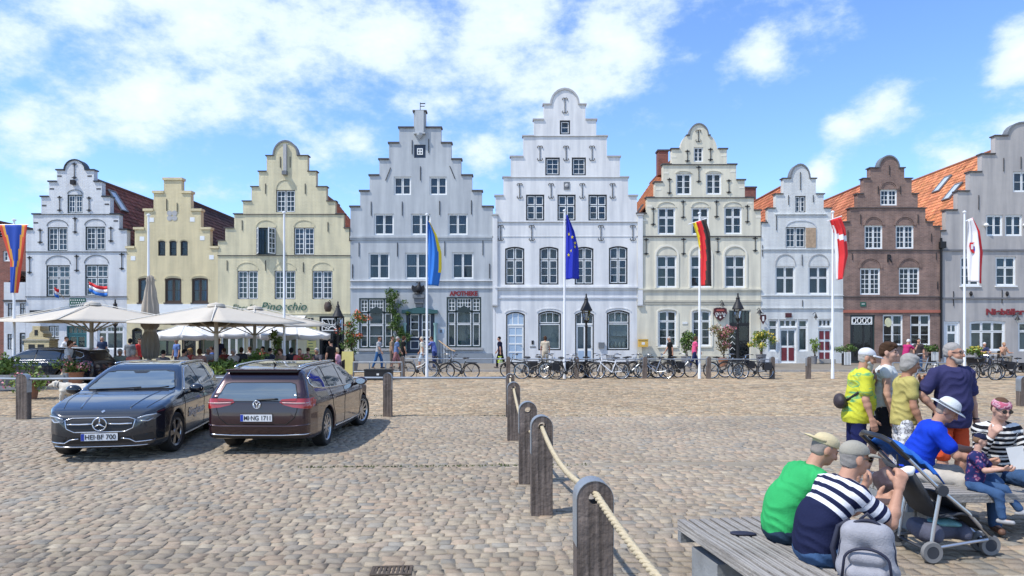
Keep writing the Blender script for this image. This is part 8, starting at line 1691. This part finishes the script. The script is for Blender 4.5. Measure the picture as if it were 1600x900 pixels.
def props():
    for p, sc, lab in (((4.86, 6.78, .80), 1.0, 'folded paper bag of chips held out to the toddler'), ((5.22, 6.88, .92), 1.1, 'paper napkin with food in the hand of the woman with headband')):
        m = MB(); m.add([(-.07, 0, -.10), (.05, .02, -.12), (.09, .01, .10), (-.06, -.02, .12), (-.05, .05, -.1), (.05, .06, -.1), (.08, .06, .05), (-.05, .05, .07)], [(0, 1, 2, 3), (4, 7, 6, 5), (0, 4, 5, 1), (1, 5, 6, 2), (3, 7, 4, 0)]); o = m.build('paper_bag', 'paper'); o.location = p; o.scale = (sc,) * 3; o.rotation_euler = (0, R(-18), R(-20)); tag(o, lab, 'paper bag')
    # backpack on the near bench
    material('pack_grey', (.30, .30, .33), .85, var=.12, vs=14, bump=.3, bs=80); r = thing('backpack', 'grey backpack with dark piping beside the striped man', 'bag', (2.22, 4.40, .452), R(-28)); r.scale = (.84, .84, .84)
    V, Q = blob([cap((-.11, 0, .10), (-.09, 0, .34), .10, .085), cap((.11, 0, .10), (.09, 0, .34), .10, .085), cap((-.1, 0, .09), (.1, 0, .09), .10, .10), ell((0, 0, .36), (.17, .1, .09))], .01, .05, [((0, 0, .0), (0, 0, -1))], fold=.005, fs=16); mk('main_bag', (V, Q), 'pack_grey', r)
    V, Q = blob([cap((-.09, -.11, .08), (.09, -.11, .08), .055, .055), cap((-.08, -.10, .20), (.08, -.10, .20), .055, .055)], .01, .04, fold=.004, fs=18); p = mk('front_pocket', (V, Q), 'pack_grey', r)
    arc = lambda rx, rz, z0, y: [(rx * math.cos(t), y, z0 + rz * math.sin(t)) for t in [math.pi * i / 14 for i in range(15)]]
    MB().tube([(.165, -.14, .03)] + arc(.15, .10, .18, -.155) + [(-.165, -.14, .03)], .011, 6).build('piping', 'piping_navy', p, smooth=True); MB().tube([(.205, -.02, .05)] + arc(.18, .26, .20, -.03) + [(-.205, -.02, .05)], .014, 6).build('piping', 'piping_navy', r, smooth=True)
    MB().tube([(-.12, .08, .42), (-.2, .1, .36), (-.24, .06, .2), (-.2, .05, .03)], .022, 6).build('shoulder_strap', 'piping_navy', r, smooth=True); MB().tube([(-.05, .05, .44), (0, .06, .49), (.05, .05, .44)], .012, 6).build('grab_handle', 'piping_navy', r, smooth=True)
    r = thing('sunglasses_case', 'small dark blue pouch lying on the near bench', 'pouch', (1.78, 5.42, .451), R(-15)); V, Q = blob([ell((-.03, 0, .008), (.07, .045, .014)), ell((.04, .01, .008), (.06, .04, .012))], .005, .02, [((0, 0, 0), (0, 0, -1))]); mk('pouch', (V, Q), 'piping_navy', r)
material('piping_navy', (.014, .017, .04), .7); props()
# ---- stroller
def stroller():
    material('alu', (.55, .56, .58), .3, metal=.8, var=.05); material('stroller_blue', (.01, .12, .50), .75, bump=.3, bs=40); material('stroller_dark', (.04, .045, .055), .8, var=.15); material('tyre_grey', (.2, .2, .2), .8); material('blanket', (.16, .36, .38), .9, var=.3, vs=14)
    b = G(1428, 866); r = thing('stroller', 'folding stroller with blue sunshade and grey basket in front of the family', 'stroller', (b.x, b.y, 0), R(3)); W = .23
    # x forward (to the right of the picture), rear axle at x=0
    for x, ys in ((0, (-W - .02, W + .02)), (.66, (-.07, .05, ))):
        for y in ys:
            for dy in ((0,) if x == 0 else (0,)):
                w = MB().lathe([(.055, -.02), (.088, -.022), (.094, -.012), (.094, .012), (.088, .022), (.055, .02)], 20, Matrix.Translation((x, y + dy, .094)) @ Matrix.Rotation(R(90), 4, 'X'), caps=False).build('wheel', 'tyre_grey', r, smooth=35); m = MB().lathe([(0, -.018), (.06, -.018), (.06, .018), (0, .018)], 16, Matrix.Translation((x, y + dy, .094)) @ Matrix.Rotation(R(90), 4, 'X')); m.build('hub', 'stroller_dark', w)
    MB().tube([(0, -W - .02, .094), (0, W + .02, .094)], .014, 6).build('axle', 'stroller_dark', r)
    for s_ in (-1, 1):
        MB().tube([(-.36, s_ * W, 1.06), (-.22, s_ * W, .93), (.06, s_ * W, .66), (.36, s_ * W * .9, .42), (.60, s_ * W * .55, .20), (.66, s_ * .02, .12)], .017, 8).build('main_tube', 'alu', r, smooth=40); MB().tube([(0, s_ * (W + .0), .10), (.03, s_ * W, .30), (.09, s_ * W, .62)], .016, 8).build('rear_leg', 'alu', r, smooth=40); MB().tube([(.0, s_ * W, .12), (.34, s_ * W * .8, .15), (.60, s_ * .12, .16)], .014, 6).build('lower_tube', 'alu', r, smooth=40)
        MB().lathe([(0, -.02), (.05, -.02), (.05, .02), (0, .02)], 12, Matrix.Translation((.10, s_ * (W + .01), .63)) @ Matrix.Rotation(R(90), 4, 'X')).build('hinge', 'stroller_dark', r)
    MB().tube([(-.20, -W, .91), (-.36, -W, 1.06), (-.39, -W * .6, 1.09), (-.39, W * .6, 1.09), (-.36, W, 1.06), (-.20, W, .91)], .024, 8).build('handle', 'bike_black', r, smooth=40)
    def cloth(name, pts, w, mat, th=.012, sag=.03):
        m = MB(); n = 6; k = len(pts)
        for x, z in pts:
            for j in range(n + 1): t = j / n * 2 - 1; m.v.append((x + .0, t * w, z - sag * (1 - t * t)))
        for i in range(k - 1):
            for j in range(n): a = i * (n + 1) + j; m.f.append((a, a + 1, a + n + 2, a + n + 1)); m.m.append(0)
        o = m.build(name, mat, r, smooth=True); o.modifiers.new('s', 'SOLIDIFY').thickness = th
    cloth('sunshade', [(-.27, .985), (-.20, .95), (-.17, .945), (-.10, .87), (-.06, .87), (.02, .78), (.06, .775), (.12, .69)], W + .02, 'stroller_blue', sag=-.09); cloth('seat_back', [(-.16, .84), (-.02, .62), (.10, .40)], W - .02, 'stroller_dark', .02); cloth('seat', [(.10, .40), (.30, .43), (.45, .40)], W - .02, 'stroller_dark', .02); cloth('leg_rest', [(.20, .56), (.38, .41), (.62, .21)], W * .75, 'stroller_dark', .02, -.02)
    V, Q = blob([cap((.10, -.12, .22), (.10, .12, .22), .09, .09), cap((.40, -.10, .22), (.40, .10, .22), .07, .07), cap((.1, 0, .22), (.4, 0, .22), .09, .08)], .012, .05, [((0, 0, .285), (-.1, 0, 1))], fold=.005, fs=14); mk('basket', (V, Q), 'basket_grey', r)
    V, Q = blob([ell((.24, 0, .29), (.12, .10, .04)), ell((.33, -.03, .285), (.08, .09, .03))], .01, .03, fold=.008, fs=22); mk('blanket', (V, Q), 'blanket', r)
    V, Q = blob([cap((-.24, -.10, .66), (-.24, .10, .66), .085, .085), cap((-.24, 0, .72), (-.24, 0, .60), .08, .09)], .01, .04, fold=.003); o = mk('hanging_bag', (V, Q), 'leather', r, (.05, .03, .035)); MB().tube([(-.2, -.1, .72), (-.22, -.1, .92)], .008, 5).build('bag_strap', 'stroller_dark', r)
material('basket_grey', (.085, .09, .13), .85, var=.1, bump=.3, bs=60); stroller()
# ---- far figures: a few built poses, copied and dressed
FAR = {}
SITL = dict(legR=((.14, 1, -.05), (.0, .05, -1), (.1, 1, 0)), legL=((-.14, 1, -.05), (.0, -.05, -1), (-.1, 1, 0)))
REST = dict(armR=((.2, .1, -1), (.0, .25, -1), (-1, 0, 0), .4), armL=((-.2, .1, -1), (.0, .25, -1), (1, 0, 0), .4))
def far_proto(key):
    H = 1.74
    if key.startswith('sit'):
        ar = {'sit1': REST | dict(armR=((.2, .6, -.8), (-.3, .9, .1), (-.5, 0, -1), .4), armL=((-.2, .6, -.8), (.3, .9, .1), (.5, 0, -1), .4)), 'sit2': dict(armR=((.2, .6, -.8), (-.3, .5, .9), (-.5, 0, 0), .6), armL=((-.25, .4, -.9), (.1, .9, 0), (.5, 0, -1), .4))}[key[:4]]; J = skeleton(H, (0, 0, .56), (2, 8), head=(6, 0, 0), **ar, **SITL); ll, hr = 1.0, 'short'
    elif key.startswith('walk'): J = skeleton(H, (0, 0, zfeet(H) - .015), (4, 6), head=(4, 0, 0), armR=((.1, .38, -1), (-.02, .6, -1), (-1, 0, 0), .4), armL=((-.12, -.35, -1), (0, -.05, -1), (1, 0, 0), .4), legR=((.02, -.28, -1), (.0, -.42, -1), (.1, 1, -.3)), legL=((-.02, .38, -1), (0, .05, -1), (-.1, 1, .15))); ll, hr = .95, 'short'
    elif key.startswith('reach'): J = skeleton(H, (0, 0, zfeet(H)), (8, 20), head=(14, 0, 0), armR=((.2, .7, -.5), (-.3, .8, .6), (-1, 0, 0), .4), armL=((-.2, .8, -.6), (.1, 1, .0), (1, 0, 0), .4), **STAND); ll, hr = .95, 'short'
    else: J = skeleton(H, (0, 0, zfeet(H)), (1, 3), head=(4, 0, 0), **REST, **STAND); ll, hr = .95, 'short'
    fem = key.endswith('f'); sh = key.endswith('s')
    if sh: ll = .5
    r = person('person', 'x', (0, 0, 0), 0, J, SK, (.5, .5, .5), (.2, .2, .2), ('bob' if fem else hr, (.2, .15, .1)), fine=False, vox=(.019, .021), leg_len=ll, shirt_fold=.003); FAR[key] = r; return r
used = set()
def far_person(key, loc, rz, shirt, legs, hair, label, skin=SK, scale=1.0, group='passers-by before the houses', extra=None):
    if key not in FAR: far_proto(key)
    if key in used: r = dup(FAR[key])
    else: r = FAR[key]; used.add(key)
    r.location = loc; r.rotation_euler = (0, 0, R(rz)); r.scale = (scale,) * 3; r['label'] = label; r['group'] = group; r['category'] = 'person'
    for c in r.children:
        n = c.name.split('.')[0]; col = {'body': skin, 'shirt': shirt, 'trousers': legs, 'hair': hair, 'shoe': (.08, .07, .07)}.get(n)
        if col: c.color = (*col, 1)
    return r
GRY, BLK, BRN, WHT = (.42, .40, .38), (.012, .012, .013), (.07, .035, .02), (.62, .62, .62)
P0 = lambda px, d: GD(px, d, STREET_Z if d > KERB_D + .1 else 0)
for a in [('walkf', P0(106, 26.2), -80, WHT, (.50, .42, .32), BRN, 'woman in white T-shirt and beige trousers walking beside the left umbrella pole'), ('stand', P0(160, 37.5), 190, (.03, .045, .09), BLK, GRY, 'man in dark T-shirt by the shop window of the white house'), ('reach', P0(97, 38), -60, WHT, (.1, .1, .15), BRN, 'person in white shirt bending by the teal door'), ('standf', P0(203, 34), 10, (.16, .17, .18), (.05, .06, .09), BLK, 'man in grey T-shirt seen from behind, left of the closed umbrella'), ('stand', P0(217, 34.6), -100, (.62, .06, .06), BLK, BRN, 'woman in red top in front of the dark cafe entrance'), ('stand', P0(277, 35), 150, (.12, .2, .46), (.06, .07, .12), GRY, 'grey-haired man in blue shirt under the small white parasol'), ('stand', P0(342, 36.6), 200, (.03, .035, .09), BLK, BRN, 'man in navy behind the terrace tables'), ('stand', P0(518, 29.6), 60, BLK, BLK, BLK, 'waiter in black at the right end of the terrace'),
          ('walk', P0(591, 38.0), -100, (.42, .44, .46), (.05, .14, .32), BRN, 'person with grey top and blue jeans walking before the pharmacy window'), ('walks', P0(619, 37.6), -80, (.13, .2, .38), (.36, .17, .17), GRY, 'man in blue shirt and reddish shorts walking before the pharmacy'), ('standf', P0(630, 38.6), -70, BLK, BLK, BRN, 'person in black beside the man in reddish shorts'), ('stand', P0(612, 39.4), -90, (.3, .22, .15), (.15, .12, .1), BRN, 'person in brown behind the man in the blue shirt'), ('walks', P0(661, 37.0), 80, (.6, .58, .5), (.45, .55, .65), (.55, .5, .4), 'person in white top and light shorts just left of the blue flag pole'), ('reach', P0(679, 38.6), 70, (.12, .16, .42), (.03, .05, .16), BRN, 'person in blue reaching for the pharmacy handrail'),
          ('walk', P0(782, 38.6), 75, (.012, .016, .04), (.018, .018, .02), BLK, 'person in dark uniform with yellow bands walking left of the white door'), ('standf', P0(852, 39.0), 0, (.55, .47, .36), (.55, .47, .36), BRN, 'woman in beige dress looking into the shop window'), ('walk', P0(1048, 37.4), 90, BLK, BLK, GRY, 'man in black walking past the pub window'), ('walkf', P0(1085, 37.9), -90, (.66, .09, .22), (.02, .03, .10), BRN, 'woman in bright pink jacket before the pub'), ('reach', P0(1415, 34.5), -70, (.42, .03, .14), (.1, .1, .13), WHT, 'person in magenta top and white cap leaning over a bicycle'), ('stand', P0(1435, 36), 170, (.06, .05, .05), (.05, .10, .2), BLK, 'dark-haired person in jeans behind the bicycle'), ('walkf', P0(58, 31.5), 180, (.28, .36, .52), (.3, .3, .35), BLK, 'person in pale blue shirt behind the dark car, at the left edge')]: far_person(*a)
def uniform_bands(r):
    for z, rr in ((.33, .085), (.42, .09), (.62, .10)):
        for s_ in (-1, 1): MB().lathe([(rr, -.03), (rr + .008, 0), (rr, .03)], 10, Matrix.Translation((s_ * .10, -.09 * s_ * (.9 - z), z))).build('reflective_band', 'hi_vis', r)
material('hi_vis', (.55, .72, .05), .5); [uniform_bands(o) for o in bpy.data.objects if o.get('label', '').startswith('person in dark uniform')]
# ---- terrace chairs, tables and guests
material('wicker', (.035, .028, .022), .7, var=.25, vs=30, bump=.5, bs=90)
def make_chair():
    r = thing('cafe_chair', 'x', 'chair', (0, 0, 0)); MB().box(-.23, .23, -.22, .24, .42, .47).build('seat', 'wicker', r); m = MB()
    for i in range(9): a = R(200 + i * 17.5); m.box(.25 * math.cos(a) - .03, .25 * math.cos(a) + .03, .25 * math.sin(a) - .015, .25 * math.sin(a) + .015, .472, .66 + .22 * max(0, -math.sin(a)) ** .6)
    m.build('backrest', 'wicker', r)
    for x in (-.19, .19):
        for y in (-.18, .2): MB().tube([(x, y, 0), (x, y, .42)], .018, 6).build('leg', 'bike_black', r)
    return r
def make_table():
    r = thing('cafe_table', 'x', 'table', (0, 0, 0)); MB().lathe([(0, .70), (.40, .70), (.40, .73), (0, .73)], 20).build('table_top', 'wood_rail', r); MB().lathe([(.22, 0), (.2, .03), (.03, .05), (.03, .70)], 12).build('pedestal', 'bike_black', r); return r
CH, TB = make_chair(), make_table(); ch_used = tb_used = False
guests = [(122, 30, 1, (.6, .6, .6), GRY, 'grey-haired guest in white left of the terrace'), (170, 28.5, 150, (.55, .55, .52), GRY, 'guest in pale shirt beside the left umbrella pole'), (188, 28.2, 200, (.33, .38, .34), (.5, .48, .45), 'guest in pale green jacket left of the closed umbrella'), (207, 27.2, 10, (.66, .2, .16), GRY, 'guest in salmon top seen over the dark blue car'), (254, 26.5, 5, (.10, .10, .11), BLK, 'dark-haired guest seen from behind over the blue car roof'), (285, 27.5, -30, (.5, .48, .45), BLK, 'guest with black hair right of the dark-haired one'), (300, 29.5, 140, (.55, .10, .08), (.4, .26, .12), 'blonde guest in red behind the blue car'), (312, 28.2, 30, (.6, .34, .28), BRN, 'guest in pink behind the blue car roof rail'), (326, 30.5, 190, (.6, .6, .62), GRY, 'white-haired guest left of the middle umbrella pole'), (352, 30, 60, (.25, .06, .05), BRN, 'guest in dark red right of the middle umbrella pole'), (366, 28.6, 170, (.62, .55, .5), GRY, 'guest in white among the hedge planters'), (377, 31.2, 20, (.08, .08, .1), BRN, 'guest in black behind the hedge'), (404, 29, 185, (.28, .17, .12), BRN, 'tanned guest in brown behind the maroon car'), (420, 30.2, -20, (.07, .08, .12), BLK, 'guest in navy behind the maroon car'), (440, 28.8, 160, (.3, .2, .15), BRN, 'guest in rust top beside the bare pole'), (455, 30.5, 10, (.05, .05, .06), BLK, 'guest in black right of the bare pole'), (468, 29.2, 200, (.55, .1, .08), BRN, 'guest in red near the end of the terrace'), (482, 31, 30, (.16, .26, .08), BRN, 'guest in green near the cafe door'), (496, 30, 170, (.1, .1, .12), GRY, 'grey-haired guest near the cafe door'), (529, 30.2, 100, (.62, .35, .45), (.5, .4, .25), 'woman in white and pink seated right of the waiter'), (333, 33, 120, (.06, .12, .35), BRN, 'guest in blue farther back on the terrace'), (392, 33, 60, (.5, .5, .5), BRN, 'guest in grey farther back on the terrace'), (411, 33.5, 190, (.45, .12, .1), BLK, 'guest in brick red farther back on the terrace'), (147, 30.5, 60, (.45, .12, .12), BRN, 'guest in red beside the woman in white'), (1537, 41.5, 175, (.05, .06, .12), WHT, 'guest with pale cap seated before the bakery window'), (1567, 41.5, 185, (.5, .3, .2), (.4, .25, .12), 'bare-armed guest seated before the bakery window')]
for i, (px, d, rz, sh, hr, lab) in enumerate(guests):
    p = P0(px, d); o = far_person(('sit1', 'sit2', 'sit1f', 'sit2f')[i % 4], p, rz, sh, ((.05, .06, .1), (.2, .18, .15), JEAN)[i % 3], hr, lab, group='guests seated at the cafe'); c = CH if i == 0 else dup(CH); c.location = p; c.rotation_euler = (0, 0, R(rz)); c['group'] = 'wicker cafe chairs'; c['label'] = 'dark wicker cafe chair under the ' + lab
    c['label'] = ' '.join(c['label'].split()[:16])
tabs = [(140, 29.4, 'left of the left umbrella pole'), (180, 29.2, 'beside the guest in pale green'), (270, 28.2, 'between the guests seen over the blue car'), (315, 29.3, 'behind the guest in pink'), (360, 29.6, 'right of the middle umbrella pole'), (412, 29.6, 'behind the maroon car'), (448, 29.8, 'beside the bare flag pole'), (475, 30.3, 'near the end of the terrace'), (1552, 41.2, 'before the bakery window')]
for i, (px, d, w) in enumerate(tabs): t = TB if i == 0 else dup(TB); t.location = P0(px, d); t['group'] = 'round cafe tables'; t['label'] = 'small round wooden cafe table ' + w
# ---- dog
def dog():
    p = G(116, 633); r = thing('dog', 'white long-haired dog walking left behind the low rail', 'dog', (p.x, p.y, 0), 0)
    L = lambda x, hip, knee, hock, foot, rr: [cap(hip, knee, rr, rr * .62), cap(knee, hock, rr * .6, rr * .4), cap(hock, foot, rr * .42, rr * .38), cap(foot, V3(*foot) + V3(-.06, 0, -.005), .032, .026)]
    pr = [ell((-.18, 0, .46), (.21, .14, .175)), ell((.06, 0, .46), (.24, .125, .15)), ell((.28, 0, .47), (.17, .12, .145)), cap((-.32, 0, .52), (-.46, 0, .58), .105, .085), ell((-.52, 0, .60), (.095, .08, .085)), cap((-.57, 0, .58), (-.69, 0, .545), .055, .036), cap((-.50, .075, .63), (-.49, .10, .53), .03, .025), cap((-.50, -.075, .63), (-.49, -.10, .53), .03, .025), cap((.42, 0, .52), (.56, 0, .50), .04, .045), cap((.56, 0, .50), (.70, 0, .40), .05, .03), ell((-.3, 0, .40), (.1, .1, .13))]
    for s_, dx in ((-.085, -.07), (.085, .05)): pr += L(0, V3(-.25, s_, .40), V3(-.23 + dx, s_, .25), V3(-.24 + dx * 1.3, s_, .10), V3(-.25 + dx * 1.5, s_, .035), .085)
    for s_, dx in ((-.085, .06), (.085, -.06)): pr += L(0, V3(.31, s_, .43), V3(.24 + dx, s_, .28), V3(.37 + dx, s_, .16), V3(.33 + dx, s_, .035), .105)
    o = mk('body', blob(pr, .012, .04, fold=.008, fs=24), 'dog_fur', r); MB().lathe([(0, -.012), (.02, 0), (0, .012)], 8, Matrix.Translation((-.725, 0, .555))).build('nose', 'eye_dark', r); MB().tube([(-.40 + .0, .1 * math.cos(t), .55 + .1 * math.sin(t)) for t in [i * math.pi / 8 for i in range(16)]], .012, 5, closed=True).build('collar', 'leather', r).color = (.05, .05, .05, 1)
    for s_ in (-1, 1): MB().lathe([(0, -.01), (.01, 0), (0, .01)], 6, Matrix.Translation((-.585, s_ * .05, .63))).build('eye', 'eye_dark', r)
material('dog_fur', (.60, .55, .46), .9, var=.15, vs=12, bump=.7, bs=50); dog()
